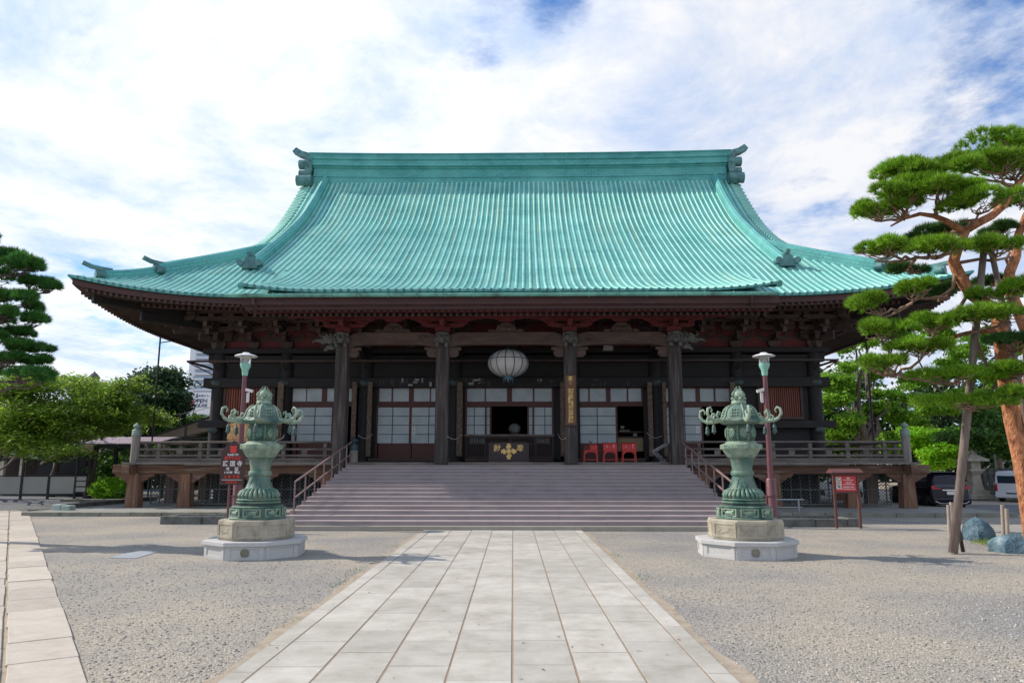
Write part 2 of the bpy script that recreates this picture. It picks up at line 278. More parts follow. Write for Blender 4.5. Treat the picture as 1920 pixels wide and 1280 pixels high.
# ------------------------------------------------------------------ mesh builder
class MB:
    def __init__(s, off=(0, 0, 0)):
        s.v = []; s.f = []; s.m = []; s.uv = {}; s.off = Vector(off); s.M = None; s.mi = 0; s.post = None
    def vert(s, p):
        p = Vector(p)
        if s.M is not None: p = s.M @ p
        if s.post: p = s.post(p)
        s.v.append(p + s.off); return len(s.v) - 1
    def face(s, idx, uv=None):
        if uv: s.uv[len(s.f)] = uv
        s.f.append(tuple(idx)); s.m.append(s.mi)
    def box(s, x0, x1, y0, y1, z0, z1):
        a = [s.vert((x, y, z)) for z in (z0, z1) for x, y in ((x0, y0), (x1, y0), (x1, y1), (x0, y1))]
        for q in ((0, 3, 2, 1), (4, 5, 6, 7), (0, 1, 5, 4), (1, 2, 6, 5), (2, 3, 7, 6), (3, 0, 4, 7)): s.face([a[i] for i in q])
    def cbox(s, c_, d): s.box(c_[0] - d[0] / 2, c_[0] + d[0] / 2, c_[1] - d[1] / 2, c_[1] + d[1] / 2, c_[2] - d[2] / 2, c_[2] + d[2] / 2)
    def beam(s, p, q, w, h, up=(0, 0, 1)):
        p = Vector(p); q = Vector(q); t = (q - p).normalized(); side = t.cross(Vector(up)).normalized(); u = side.cross(t).normalized()
        a = [s.vert(e + side * sx * w / 2 + u * sz * h / 2) for e in (p, q) for sx, sz in ((-1, -1), (1, -1), (1, 1), (-1, 1))]
        for k in ((3, 2, 1, 0), (4, 5, 6, 7), (0, 1, 5, 4), (1, 2, 6, 5), (2, 3, 7, 6), (3, 0, 4, 7)): s.face([a[i] for i in k])
    def tube(s, pts, r, n=8, cap=True, wob=0):
        pts = [Vector(p) for p in pts]; rr = r if isinstance(r, (list, tuple)) else [r] * len(pts); rings = []
        up = Vector((0, 0, 1)); t0 = (pts[1] - pts[0]).normalized()
        if abs(t0.z) > .9: up = Vector((1, 0, 0))
        u = t0.cross(up).normalized()
        for i, p in enumerate(pts):
            t = ((pts[i + 1] - p) if i == 0 else (p - pts[i - 1]) if i == len(pts) - 1 else (pts[i + 1] - pts[i - 1])).normalized()
            u = (u - t * u.dot(t)).normalized(); w = t.cross(u)
            rings.append([s.vert(p + (u * math.cos(a) + w * math.sin(a)) * rr[i] * (1 + wob * (random.random() - .5))) for a in (2 * math.pi * k / n for k in range(n))])
        for a, b in zip(rings, rings[1:]):
            for k in range(n): s.face((a[k], a[(k + 1) % n], b[(k + 1) % n], b[k]))
        if cap: s.face(rings[0][::-1]); s.face(rings[-1])
    def lathe(s, prof, n=24, cx=0, cy=0, rot=0, lobes=0, lobe=0, cap=True):
        rings = []
        for r, z in prof:
            ring = []
            for k in range(n):
                a = 2 * math.pi * k / n + rot; q = r * (1 + lobe * abs(math.cos(a * lobes / 2)) if lobes else 1)
                ring.append(s.vert((cx + q * math.cos(a), cy + q * math.sin(a), z)))
            rings.append(ring)
        for a, b in zip(rings, rings[1:]):
            for k in range(n): s.face((a[k], a[(k + 1) % n], b[(k + 1) % n], b[k]))
        if cap: s.face(rings[0][::-1]); s.face(rings[-1])
    def prism(s, poly, y0, y1, axis='y'):
        """poly: (a, z) outline; extruded along y (a = x) or along x (a = y)"""
        P = (lambda a, z, t: (a, t, z)) if axis == 'y' else (lambda a, z, t: (t, a, z)) if axis == 'x' else (lambda a, b, t: (a, b, t))
        A = [s.vert(P(a, z, y0)) for a, z in poly]; B = [s.vert(P(a, z, y1)) for a, z in poly]
        s.face(A); s.face(B[::-1]); n = len(poly)
        for i in range(n): s.face((A[i], B[i], B[(i + 1) % n], A[(i + 1) % n]))
    def sweep(s, path, section, lateral, uvs=False):
        """section: (lateral, up) polygon swept along path; lateral: fixed side vector or list"""
        rings = []; acc = 0; per = [0]
        for i in range(len(section)): per.append(per[-1] + math.dist(section[i], section[(i + 1) % len(section)]))
        al = [0]
        for a, b in zip(path, path[1:]): al.append(al[-1] + (Vector(b) - Vector(a)).length)
        for i, p in enumerate(path):
            p = Vector(p); t = (Vector(path[min(i + 1, len(path) - 1)]) - Vector(path[max(i - 1, 0)])).normalized()
            lat = Vector(lateral[i] if isinstance(lateral, list) else lateral); up = lat.cross(t).normalized()
            if up.z < 0: up = -up
            rings.append([s.vert(p + lat * a + up * b) for a, b in section])
        n = len(section)
        for i in range(len(path) - 1):
            for k in range(n):
                uv = [(al[i], per[k]), (al[i], per[k + 1]), (al[i + 1], per[k + 1]), (al[i + 1], per[k])] if uvs else None
                s.face((rings[i][k], rings[i][(k + 1) % n], rings[i + 1][(k + 1) % n], rings[i + 1][k]), uv)
        s.face(rings[0][::-1]); s.face(rings[-1])
    def blob(s, c_, r, seg=10, ring=7, amp=.12, seed=0, flat=1):
        rnd = random.Random(seed); c_ = Vector(c_); r = Vector(r) if not isinstance(r, (int, float)) else Vector((r, r, r)); ph = [rnd.uniform(0, 6.28) for _ in range(6)]
        def P(th, fi):
            d = Vector((math.sin(th) * math.cos(fi), math.sin(th) * math.sin(fi), math.cos(th)))
            k = 1 + amp * (math.sin(3 * d.x + ph[0]) * math.cos(4 * d.y + ph[1]) + math.sin(5 * d.z + ph[2] + 2 * d.x) * .6 + math.sin(9 * d.x + ph[3]) * math.sin(8 * d.y + ph[4]) * .4)
            return c_ + Vector((d.x * r.x, d.y * r.y, d.z * r.z)) * k
        rows = []
        for i in range(ring + 1):
            th = math.pi * i / ring
            rows.append([s.vert(P(th, 0))] if i in (0, ring) else [s.vert(P(th, 2 * math.pi * k / seg)) for k in range(seg)])
        for i in range(ring):
            a, b = rows[i], rows[i + 1]
            for k in range(seg):
                if i == 0: s.face((a[0], b[k], b[(k + 1) % seg]))
                elif i == ring - 1: s.face((a[k], b[0], a[(k + 1) % seg]))
                else: s.face((a[k], b[k], b[(k + 1) % seg], a[(k + 1) % seg]))
    def build(s, name, mats, parent=None, smooth=False, bevel=0, autos=None):
        me = bpy.data.meshes.new(name); me.from_pydata([tuple(v) for v in s.v], [], s.f)
        mats = mats if isinstance(mats, (list, tuple)) else [mats]
        for m_ in mats: me.materials.append(M[m_] if isinstance(m_, str) else m_)
        if len(mats) > 1: me.polygons.foreach_set('material_index', s.m)
        if s.uv:
            lay = me.uv_layers.new(name='UVMap')
            for p in me.polygons:
                u = s.uv.get(p.index)
                if u:
                    for li, q in zip(p.loop_indices, u): lay.data[li].uv = q
        if smooth: me.polygons.foreach_set('use_smooth', [True] * len(me.polygons))
        me.validate(); me.update()
        o = bpy.data.objects.new(name, me); COL.objects.link(o); o.parent = parent
        if smooth and autos:
            for e in me.edges: pass
            me.set_sharp_from_angle(angle=R(autos))
        if bevel:
            b = o.modifiers.new('bevel', 'BEVEL'); b.width = bevel; b.segments = 2; b.limit_method = 'ANGLE'; b.angle_limit = R(40)
        return o

def tag(o, label=None, cat=None, group=None, kind=None):
    if label: o['label'] = label
    if cat: o['category'] = cat
    if group: o['group'] = group
    if kind: o['kind'] = kind
    return o
def empty(name, label=None, cat=None, loc=(0, 0, 0), rz=0, group=None):
    o = bpy.data.objects.new(name, None); COL.objects.link(o); o.location = loc; o.rotation_euler = (0, 0, rz); o.empty_display_size = .2
    return tag(o, label, cat, group)
def copy_tree(o, parent=None):
    k = o.copy(); COL.objects.link(k); k.parent = parent
    for ch in list(o.children): copy_tree(ch, k)
    return k
def text(name, body, size, m_, loc, parent=None, rot=(R(90), 0, 0), ext=.004, sx=1, align='CENTER', bold=0, space=1, link=True):
    cu = bpy.data.curves.new(name, 'FONT'); cu.body = body; cu.size = size; cu.extrude = ext; cu.align_x = align; cu.align_y = 'CENTER'; cu.offset = bold; cu.space_line = space
    t = bpy.data.objects.new(name, cu); COL.objects.link(t); bpy.context.view_layer.update()
    me = bpy.data.meshes.new_from_object(t.evaluated_get(bpy.context.evaluated_depsgraph_get()))
    bpy.data.objects.remove(t); bpy.data.curves.remove(cu)
    me.name = name; me.materials.clear(); me.materials.append(M[m_])
    o = bpy.data.objects.new(name, me); COL.objects.link(o); o.parent = parent; o.location = loc; o.rotation_euler = rot; o.scale = (sx, 1, 1)
    return o
def np_quads(name, q, m_, parent=None):
    """q: (N, k, 3) array of separate polygons (k = 3 or 4)"""
    n, k, _ = q.shape; me = bpy.data.meshes.new(name)
    me.vertices.add(n * k); me.vertices.foreach_set('co', q.reshape(-1).astype(np.float32))
    me.loops.add(n * k); me.loops.foreach_set('vertex_index', np.arange(n * k, dtype=np.int32))
    me.polygons.add(n); me.polygons.foreach_set('loop_start', np.arange(0, n * k, k, dtype=np.int32))
    try: me.polygons.foreach_set('loop_total', np.full(n, k, dtype=np.int32))
    except Exception: pass
    me.materials.append(M[m_]); me.update(calc_edges=True); me.validate()
    o = bpy.data.objects.new(name, me); COL.objects.link(o); o.parent = parent
    return o
def interp(pts, x):
    xs = [p[0] for p in pts]; ys = [p[1] for p in pts]; n = len(xs)
    if x <= xs[0]: return ys[0] + (x - xs[0]) * (ys[1] - ys[0]) / (xs[1] - xs[0])
    if x >= xs[-1]: return ys[-1] + (x - xs[-1]) * (ys[-1] - ys[-2]) / (xs[-1] - xs[-2])
    i = max(k for k in range(n - 1) if xs[k] <= x); h = xs[i + 1] - xs[i]; t = (x - xs[i]) / h
    sl = [(ys[k + 1] - ys[k]) / (xs[k + 1] - xs[k]) for k in range(n - 1)]
    m0 = sl[0] if i == 0 else (sl[i - 1] + sl[i]) / 2; m1 = sl[-1] if i == n - 2 else (sl[i] + sl[i + 1]) / 2
    return ys[i] * (2 * t**3 - 3 * t**2 + 1) + h * m0 * (t**3 - 2 * t**2 + t) + ys[i + 1] * (-2 * t**3 + 3 * t**2) + h * m1 * (t**3 - t**2)

# ------------------------------------------------------------------ temple frame: local x, world-like depth Y, z
Y0 = 23.6; TROT = R(-1.0); TOFF = (0, -Y0, 0)
def TB(): return MB(TOFF)
TM = Matrix.Translation((0, Y0, 0)) @ Matrix.Rotation(TROT, 4, 'Z') @ Matrix.Translation((0, -Y0, 0))
def tw(x, Y, z): return TM @ Vector((x, Y, z))
TI = TM.inverted()
def lx(px, py, Y):
    """temple-local (x, z) of a pixel at depth Y"""
    p = TI @ at(px, py, Y); p = TI @ at(px, py, Y + (Y - p.y)); return p.x, p.z
temple = empty('temple_hall', 'huge old wooden temple hall with green copper hip and gable roof', 'temple', (0, Y0, 0), TROT)

# ------------------------------------------------------------------ setting: ground, paths, platform
def sheet(name, poly, z, m_, kind='structure'):
    b = MB(); b.face([b.vert((x, y, z)) for x, y in poly]); o = b.build(name, m_); return tag(o, kind=kind)
GZ = -.03
sheet('ground', [(-900, -60), (900, -60), (900, 900), (-900, 900)], GZ - .06, 'soil')

def gravel_material():
    m = bpy.data.materials.new('gravel'); m.use_nodes = True; nt = m.node_tree; N = nt.nodes.new; L = nt.links.new
    b = nt.nodes['Principled BSDF']; b.inputs['Roughness'].default_value = .9; b.inputs['Specular IOR Level'].default_value = .25
    tc = N('ShaderNodeTexCoord'); nz = N('ShaderNodeTexNoise'); nz.inputs['Scale'].default_value = 14; L(tc.outputs['Object'], nz.inputs['Vector'])
    ad = N('ShaderNodeMix'); ad.data_type = 'RGBA'; ad.blend_type = 'ADD'; ad.inputs[0].default_value = .05; L(tc.outputs['Object'], ad.inputs[6]); L(nz.outputs['Color'], ad.inputs[7])
    def vor(scale):
        v = N('ShaderNodeTexVoronoi'); v.inputs['Scale'].default_value = scale; L(ad.outputs[2], v.inputs['Vector']); return v
    v1 = vor(50); v2 = vor(100)
    cr = N('ShaderNodeValToRGB'); sp = N('ShaderNodeSeparateColor'); L(v1.outputs['Color'], sp.inputs[0]); L(sp.outputs[0], cr.inputs[0])
    el = cr.color_ramp.elements; el[0].position = 0; el[0].color = c(.235, .225, .205); el[1].position = 1; el[1].color = c(.53, .50, .455)
    for p, q in ((.25, c(.34, .325, .295)), (.55, c(.425, .40, .36)), (.8, c(.495, .455, .40))): e = el.new(p); e.color = q
    big = N('ShaderNodeTexNoise'); big.inputs['Scale'].default_value = .35; big.inputs['Detail'].default_value = 8; L(tc.outputs['Object'], big.inputs['Vector'])
    c2 = N('ShaderNodeValToRGB'); L(big.outputs['Fac'], c2.inputs[0]); e2 = c2.color_ramp.elements; e2[0].position = .35; e2[0].color = c(.78, .80, .84); e2[1].position = .62; e2[1].color = c(1.10, 1.05, .96)
    mx = N('ShaderNodeMix'); mx.data_type = 'RGBA'; mx.blend_type = 'MULTIPLY'; mx.inputs[0].default_value = 1; L(cr.outputs[0], mx.inputs[6]); L(c2.outputs[0], mx.inputs[7])
    L(mx.outputs[2], b.inputs['Base Color'])
    h = N('ShaderNodeMath'); h.operation = 'ADD'; L(v1.outputs['Distance'], h.inputs[0])
    h2 = N('ShaderNodeMath'); h2.operation = 'MULTIPLY'; h2.inputs[1].default_value = .4; L(v2.outputs['Distance'], h2.inputs[0]); L(h2.outputs[0], h.inputs[1])
    bp = N('ShaderNodeBump'); bp.invert = True; bp.inputs['Strength'].default_value = .9; bp.inputs['Distance'].default_value = .022; L(h.outputs[0], bp.inputs['Height']); L(bp.outputs[0], b.inputs['Normal'])
    return m
M['gravel'] = gravel_material()
sheet('gravel_ground', [(-16.5, 1), (-16.5, 20.5), (-21.6, 33.4), (-17.5, 31.0), (17.5, 31.0), (40, 31.0), (40, 1)], GZ, 'gravel')
sheet('road', [(-70, 31.0), (-21.6, 33.6), (-19.0, 31.6), (-12, 31.6), (-12, 70), (-70, 70)], GZ - .02, 'asphalt')
sheet('road', [(12, 31.2), (80, 31.2), (80, 38.5), (12, 38.5)], GZ - .024, 'asphalt')
sheet('sandy_yard', [(12, 38.6), (80, 38.6), (80, 75), (12, 75)], GZ - .02, 'soil')

# real pebbles on the nearest gravel (nobody could count them)
def pebbles():
    base = []
    for k in range(6):
        b = MB(); b.blob((0, 0, 0), (1, .75, .5), 6, 4, .12, seed=k + 3); base.append((np.array([list(v) for v in b.v]), b.f))
    V = []; F = []; n0 = 0
    def add(x, y, s):
        nonlocal n0
        v, f = base[random.randrange(6)]; a = random.uniform(0, 6.28); ca, sa = math.cos(a), math.sin(a)
        w = v * s; w = np.stack([w[:, 0] * ca - w[:, 1] * sa + x, w[:, 0] * sa + w[:, 1] * ca + y, w[:, 2] + GZ + s * .2], 1)
        V.append(w); F.extend([tuple(i + n0 for i in q) for q in f]); n0 += len(v)
    for i in range(15000):
        y = 4.2 + 12 * random.random() ** 1.5; wmax = y * .75
        x = random.uniform(-wmax, wmax)
        if abs(x + .32) < 2.62: continue
        q = (x + 3.94) * math.cos(R(33.9)) + (y - 7.26) * math.sin(R(33.9))      # left of the old stone path edge
        if q < .05: continue
        add(x, y, random.uniform(.010, .021))
    for i in range(900):                                   # strays thrown on the edges of the paving
        y = 4.2 + 17 * random.random(); sd = random.choice((-1, 1)); x = -.32 + sd * (2.44 + abs(random.gauss(0, .16)))
        add(x, y, random.uniform(.006, .014))
    b = MB(); b.v = [Vector(p) for w in V for p in w]; b.f = F; b.m = [0] * len(F)
    o = b.build('gravel', M['pebble'], smooth=True); tag(o, 'loose grey and beige pebbles lying beside the paved approach', 'gravel', kind='stuff')
M['pebble'] = mat('pebble', [c(.35, .33, .30), c(.43, .405, .36)], 20, .9, .2, 90, island=.42)
pebbles()

# main approach: seven rows of granite slabs between two narrow kerb rows
def approach():
    sheet('path_bed', [(-2.76, 2), (2.12, 2), (2.12, 23.34), (-2.76, 23.34)], -.006, 'joint')
    b = MB(); rnd = random.Random(5); xs = -.32 - 3.5 * .628
    cols = [(xs - .235, xs - .012)] + [(xs + i * .628 + .012, xs + (i + 1) * .628 - .012) for i in range(7)] + [(xs + 7 * .628 + .012, xs + 7 * .628 + .235)]
    for ci, (x0, x1) in enumerate(cols):
        L_ = 1.06; y = 2.0 + (.55 if ci % 2 else .02) + rnd.uniform(-.05, .05) + (.3 if ci in (0, 8) else 0)
        y0 = 1.4
        while y0 < 23.32:
            y1 = min(y, 23.32); dz = rnd.uniform(-.0012, .0012)
            if y1 - y0 > .1: b.box(x0 + rnd.uniform(-.002, .002), x1, y0 + .005, y1 - .005, GZ - .02, dz)
            y0 = y; y += L_
    o = b.build('paved_path', 'slab', bevel=.003); tag(o, kind='structure')
    # sandy margins worn bare at both edges
    for sd in (-1, 1):
        n = 90; A = []; rr = random.Random(9 + sd); q = MB()
        for i in range(n + 1):
            y = 2 + i * 21.3 / n; w = .10 + .10 * abs(math.sin(y * .9 + sd)) + rr.uniform(0, .07); x0 = -.32 + sd * 2.40; A.append((q.vert((x0, y, GZ + .007)), q.vert((x0 + sd * w, y, GZ + .003 - .0))))
        for a, d in zip(A, A[1:]): q.face((a[0], d[0], d[1], a[1]) if sd < 0 else (a[0], a[1], d[1], d[0]))
        tag(q.build('sandy_soil', 'soil'), kind='structure')
approach()

def old_path():
    a = R(33.9); d = Vector((-math.sin(a), math.cos(a), 0)); n = Vector((math.cos(a), math.sin(a), 0)); o0 = Vector((-3.94, 7.26, 0))
    b = MB(); rnd = random.Random(3)
    for row, (q0, q1) in enumerate(((-.64, 0.0), (-1.30, -.685), (-1.96, -1.33))):
        t = -6.0 + row * .37
        while t < 31.6:
            L_ = rnd.uniform(.85, 1.2); t1 = min(t + L_, 31.6)
            e = [rnd.uniform(-.012, .012) for _ in range(4)]
            P = [o0 + d * (t + .008) + n * (q0 + e[0]), o0 + d * (t + .008) + n * (q1 + e[1]), o0 + d * (t1 - .008) + n * (q1 + e[2]), o0 + d * (t1 - .008) + n * (q0 + e[3])]
            z = rnd.uniform(-.006, .006); lo = [b.vert((p.x, p.y, GZ - .03)) for p in P]; hi = [b.vert((p.x, p.y, z)) for p in P]
            b.face(hi); [b.face((lo[i], lo[(i + 1) % 4], hi[(i + 1) % 4], hi[i])) for i in range(4)]
            t = t1
    tag(b.build('stone_path', 'slab_pink', bevel=.008), kind='structure')
    b = MB(); P = [o0 + d * t + n * q for t, q in ((-6, -2.4), (-6, .01), (31.7, .01), (31.7, -2.4))]
    b.face([b.vert((p.x, p.y, GZ + .002)) for p in P]); tag(b.build('stone_path_bed', 'soil'), kind='structure')
old_path()

# stone platform the hall stands on, with its kerb stones
def platform():
    b = TB(); b.box(-19.3, 19.3, 29.95, 66, GZ - .04, .125); o = b.build('stone_platform', 'platform'); o.location = (0, Y0, 0); o.rotation_euler.z = TROT; tag(o, kind='structure')
    b = TB(); rnd = random.Random(2)
    for x0, x1 in ((-19.6, -7.9), (7.9, 19.6)):
        x = x0
        while x < x1 - .2:
            w = min(rnd.uniform(1.2, 1.6), x1 - x); b.box(x + .01, x + w - .01, 29.52, 29.94, GZ - .05, .13); x += w
    for sx in (-1, 1):
        y = 29.95
        while y < 60: b.box(*sorted((sx * 19.31, sx * 19.66)), y, y + 1.38, GZ - .05, .13); y += 1.4
    o = b.build('kerb', 'kerb', bevel=.02); o.location = (0, Y0, 0); o.rotation_euler.z = TROT; tag(o, kind='structure')
platform()

# ------------------------------------------------------------------ roof
E_, YF, YR, SMAX = 19.65, 31.0, 47.5, 16.5
YB = 2 * YR - YF
GP = [(0, 9.22), (1.5, 10.03), (3.5, 11.25), (6, 12.75), (8.9, 14.6), (11.6, 16.5), (13.8, 18.5), (15.5, 20.25), (16.5, 21.4)]
def g(s): return interp(GP, s)
def U(cc): return 1.0 * max(0, (9.2 - cc) / 9.2) ** 2.3                     # eave corner upturn, cc: distance from the corner
def Fd(s): return math.exp(-s / 2.6)
GX, RX = 13.6, 14.5                                                          # gable line, rake edge
def droop(x, s=16): return -.38 * min(1, max(0, (s - 5.8) / 3.5)) * max(0, (abs(x) - 13.5) / 1.0) ** 2
def zf(x, s):
    cc = E_ - abs(x); up = U(max(cc, 0)) * Fd(s)
    return g(s) + up + (droop(x, s) if s > 5.0 and abs(x) > 13.5 else 0)
def PF(x, s): return Vector((x, YF + s, zf(x, s)))                            # front slope
def PB(x, s): return Vector((x, YB - s, zf(x, s)))
def PS(sx, y, s):                                                            # side slope
    cc = min(y - YF, YB - y); return Vector((sx * (E_ - s), y, g(s) + U(max(cc, 0)) * Fd(s)))
STEP = .32
KX, KS, KC = 10.95, 3.6, -.28                                                # porch roof half width, merge line, centre
def zk(x, s):
    t = s + 2.2; a = max(0, (abs(x - KC) - 7.5) / 3.2); base = 8.93 + .235 * t
    top = g(KS); T = KS + 2.2; kk = (top - 8.93 - .235 * T) / T**2
    return base + kk * t * t + .26 * a * a * max(0, 1 - t / 5)
def PK(x, s): return Vector((x, YF + s, zk(x, s)))
def roof():
    b = TB(); root = temple
    # tiled surfaces; u across, v down the slope
    def patch(cols, P, srange, n=22, flip=False):
        prev = None
        for x in cols:
            s0, s1 = srange(x); ring = []
            acc = 0; last = None
            for i in range(n + 1):
                s = s0 + (s1 - s0) * i / n; p = P(x, s)
                if last is not None: acc += (p - last).length
                last = p; ring.append((b.vert(p), x, g_arc(s)))
            if prev is not None:
                for i in range(n):
                    a, a2, d2, d_ = prev[i], ring[i], ring[i + 1], prev[i + 1]
                    q = [a, a2, d2, d_]
                    if flip: q = q[::-1]
                    if (b.v[q[0][0]] - b.v[q[1][0]]).length < 1e-6 and (b.v[q[2][0]] - b.v[q[3][0]]).length < 1e-6: continue
                    b.face([t[0] for t in q], [(t[1], t[2]) for t in q])
            prev = ring
    def g_arc(s): return s * 1.22
    xs = [i * STEP / 2 for i in range(-int(2 * RX / STEP), int(2 * RX / STEP) + 1)]
    xs = [-RX] + xs + [RX]
    mid = lambda x: (0 if abs(x) < 13.5 else max(0, 0), SMAX)
    patch(xs, PF, lambda x: (0, SMAX))
    patch(xs, PB, lambda x: (0, SMAX), flip=True)
    out = [RX + (E_ - RX) * i / 26 for i in range(27)]
    for sx in (-1, 1):
        cols = [sx * x for x in out]
        patch(cols, PF, lambda x: (0, max(0, E_ - abs(x))), n=10, flip=sx < 0)
        patch(cols, PB, lambda x: (0, max(0, E_ - abs(x))), n=10, flip=sx > 0)
        ys = [YF + (YB - YF) * i / 70 for i in range(71)]
        patch(ys, lambda y, s, sx=sx: PS(sx, y, s), lambda y: (0, min(y - YF, YB - y, E_ - GX)), n=12, flip=sx < 0)
    surf = b.build('roof', 'copper', root, smooth=True)
    # ribs between the tile courses
    def rib(b, pts, r=.068, lat=(1, 0, 0)):
        sec = [(r * math.cos(a), r * .95 * math.sin(a) - .01) for a in (math.pi * k / 4 for k in range(5))]
        rings = []; L_ = Vector(lat); acc = 0
        for i, p in enumerate(pts):
            t = (pts[min(i + 1, len(pts) - 1)] - pts[max(i - 1, 0)]).normalized(); up = L_.cross(t).normalized()
            if up.z < 0: up = -up
            if i: acc += (p - pts[i - 1]).length
            rings.append(([b.vert(p + L_ * a + up * d) for a, d in sec], acc))
        for (A, a0), (B, a1) in zip(rings, rings[1:]):
            for k in range(4): b.face((A[k], A[k + 1], B[k + 1], B[k]), [(k * .04, a0), (k * .04 + .04, a0), (k * .04 + .04, a1), (k * .04, a1)])
        # round end tile
        b.mi = 1; p = pts[0]; t = (pts[1] - pts[0]).normalized(); up = Vector((0, 0, 1)); A = []; B = []
        for k in range(8):
            an = 2 * math.pi * k / 8; o = L_ * math.cos(an) * r * .95 + up * (math.sin(an) * r * .95 - .02)
            A.append(b.vert(p - Vector((t.x, t.y, 0)) * .05 + o)); B.append(b.vert(p + Vector((t.x, t.y, 0)) * .02 + o))
        b.face(A if L_.x > 0 else A[::-1]); [b.face((A[k], A[(k + 1) % 8], B[(k + 1) % 8], B[k])) for k in range(8)]
        b.mi = 0
    rb = TB(); n = int(19.2 / STEP)
    for i in range(-n, n + 1):
        x = i * STEP
        if abs(x) <= 13.45:
            s0 = KS - .1 if abs(x - KC) < KX else 0
            pts = [PF(x, s0 + (15.9 - s0) * k / 26) for k in range(27)]
        else:
            top = E_ - abs(x)
            if abs(x) < 14.5: top = 15.9
            if top < .25: continue
            pts = [PF(x, top * k / 12) for k in range(13)]
        rib(rb, pts)
    rb.build('roof_rib', ['copper_rib', 'copper_dark'], surf, smooth=True, autos=50).name = 'roof_ribs'
    rb = TB()                                                     # back and side slopes
    for i in range(-n, n + 1):
        x = i * STEP; top = 15.9 if abs(x) <= 14.5 else E_ - abs(x)
        if top < .25: continue
        rib(rb, [PB(x, top * k / 8) for k in range(9)])
    for sx in (-1, 1):
        y = YF + .4
        while y < YB - .3:
            top = min(y - YF, YB - y, E_ - GX)
            rib(rb, [PS(sx, y, top * k / 8) for k in range(9)], lat=(0, -sx, 0)); y += STEP
        # short verge tiles lying across the rake edge
        s = 6.3
        while s < 16.2:
            for P in (PF, PB):
                pts = [P(sx * (RX - u), s) + Vector((sx * .1 * (1 - u), 0, .05)) for u in (-.12, .2, .6)]
                lat = Vector((0, 1, .8)).normalized() if P is PF else Vector((0, -1, .8)).normalized()
                rb.tube([p for p in pts], .10, 6)
            s += .34
    rb.build('verge_tiles', ['copper_rib', 'copper_dark'], surf, smooth=True, autos=50)
    # eave tile edge and verge thickness
    e = TB(); e.mi = 0
    def edge(path, depth=.085, inw=.12):
        e.sweep(path, [(0, 0), (0, -depth), (inw, -depth), (inw, 0)], inn, uvs=True)
    N_ = 90
    for P, inn in ((lambda x: PF(x, 0), (0, 1, 0)), (lambda x: PB(x, 0), (0, -1, 0))):
        edge([P(-E_ + 2 * E_ * k / N_) - Vector((0, 0, .012)) for k in range(N_ + 1)])
    for sx in (-1, 1):
        inn = (-sx, 0, 0); edge([PS(sx, YF + (YB - YF) * k / N_, 0) - Vector((0, 0, .012)) for k in range(N_ + 1)])
        for P in (PF, PB):
            e.sweep([P(sx * RX, 5.6 + 10.9 * k / 16) for k in range(17)], [(0, .03), (.02 * sx, -.42), (-.2 * sx, -.42), (-.2 * sx, .03)], (1, 0, 0))
    e.build('eave_edge', 'copper_ridge', surf)
    # porch roof
    k = TB(); rows = 12; cols = [KC - KX + 2 * KX * i / 66 for i in range(67)]; G = [[k.vert(PK(x, -2.2 + (KS + 2.2) * j / rows)) for j in range(rows + 1)] for x in cols]
    for i in range(66):
        for j in range(rows):
            s_a, s_b = [(-2.2 + (KS + 2.2) * q / rows) * 1.1 for q in (j, j + 1)]
            k.face((G[i][j], G[i + 1][j], G[i + 1][j + 1], G[i][j + 1]), [(cols[i], s_a), (cols[i + 1], s_a), (cols[i + 1], s_b), (cols[i], s_b)])
    for sx, x in ((-1, cols[0]), (1, cols[-1])):
        k.sweep([PK(x, -2.2 + 5.6 * j / 12) for j in range(13)], [(0, 0), (0, -.22), (-.22 * sx, -.22), (-.22 * sx, 0)], (1, 0, 0))
    porch = k.build('porch_roof', 'copper', root, smooth=True, autos=50)
    rb = TB(); m_ = int(KX / STEP)
    for i in range(-m_ - 1, m_ + 2):
        x = i * STEP
        if abs(x - KC) > KX - .05: continue
        rib(rb, [PK(x, -2.2 + (KS + 2.3) * j / 14) for j in range(15)])
    rb.build('roof_ribs', ['copper_rib', 'copper_dark'], porch, smooth=True, autos=50)
    e = TB(); inn = (0, 1, 0); edge([PK(x, -2.2) - Vector((0, 0, .01)) for x in cols], .08, .14); e.build('eave_edge', 'copper_ridge', porch)
    # copper gutter under the porch eave, with joints and end drops
    gt = TB(); zg = 8.735; yg = YF - 2.24
    sec = [(.10 * math.cos(a), .115 * math.sin(a)) for a in (math.pi + math.pi * q / 6 for q in range(7))] + [(.08, .03), (-.08, .03)]
    X0, X1 = KC - KX - .35, KC + KX - .25
    gt.sweep([(X0, yg, zg), (X1, yg, zg)], sec, (0, -1, 0))
    q = X0 + .7
    while q < X1: gt.box(q, q + .04, yg - .12, yg + .1, zg - .125, zg + .05); q += 1.15
    gt.build('gutter', 'gutter', porch)
    for x in (X0 + 1.0, X1 - 1.0): gt = TB(); gt.tube([(x, yg, zg - .1), (x + .02, yg + .1, zg - .35), (x + .1, yg + .5, zg - .5), (x + .3, yg + 1.4, zg - .5)], .055, 8); gt.build('downpipe', 'wood_dark', porch)
    # main ridge
    r = TB(); L2 = 13.85
    def tier(z0, z1, w, lx_=L2, sag=.14):
        N2 = 24; path = [Vector((-lx_ + 2 * lx_ * i / N2, YR, z0 + sag * abs(-1 + 2 * i / N2) ** 3)) for i in range(N2 + 1)]; h = z1 - z0
        r.sweep(path, [(-w / 2, 0), (w / 2, 0), (w / 2, h), (-w / 2, h)], (0, 1, 0), uvs=True)
    tier(20.2, 20.90, 1.5); tier(20.90, 20.97, 1.62); tier(20.97, 21.55, 1.42); tier(21.55, 21.66, 1.62, 13.95)
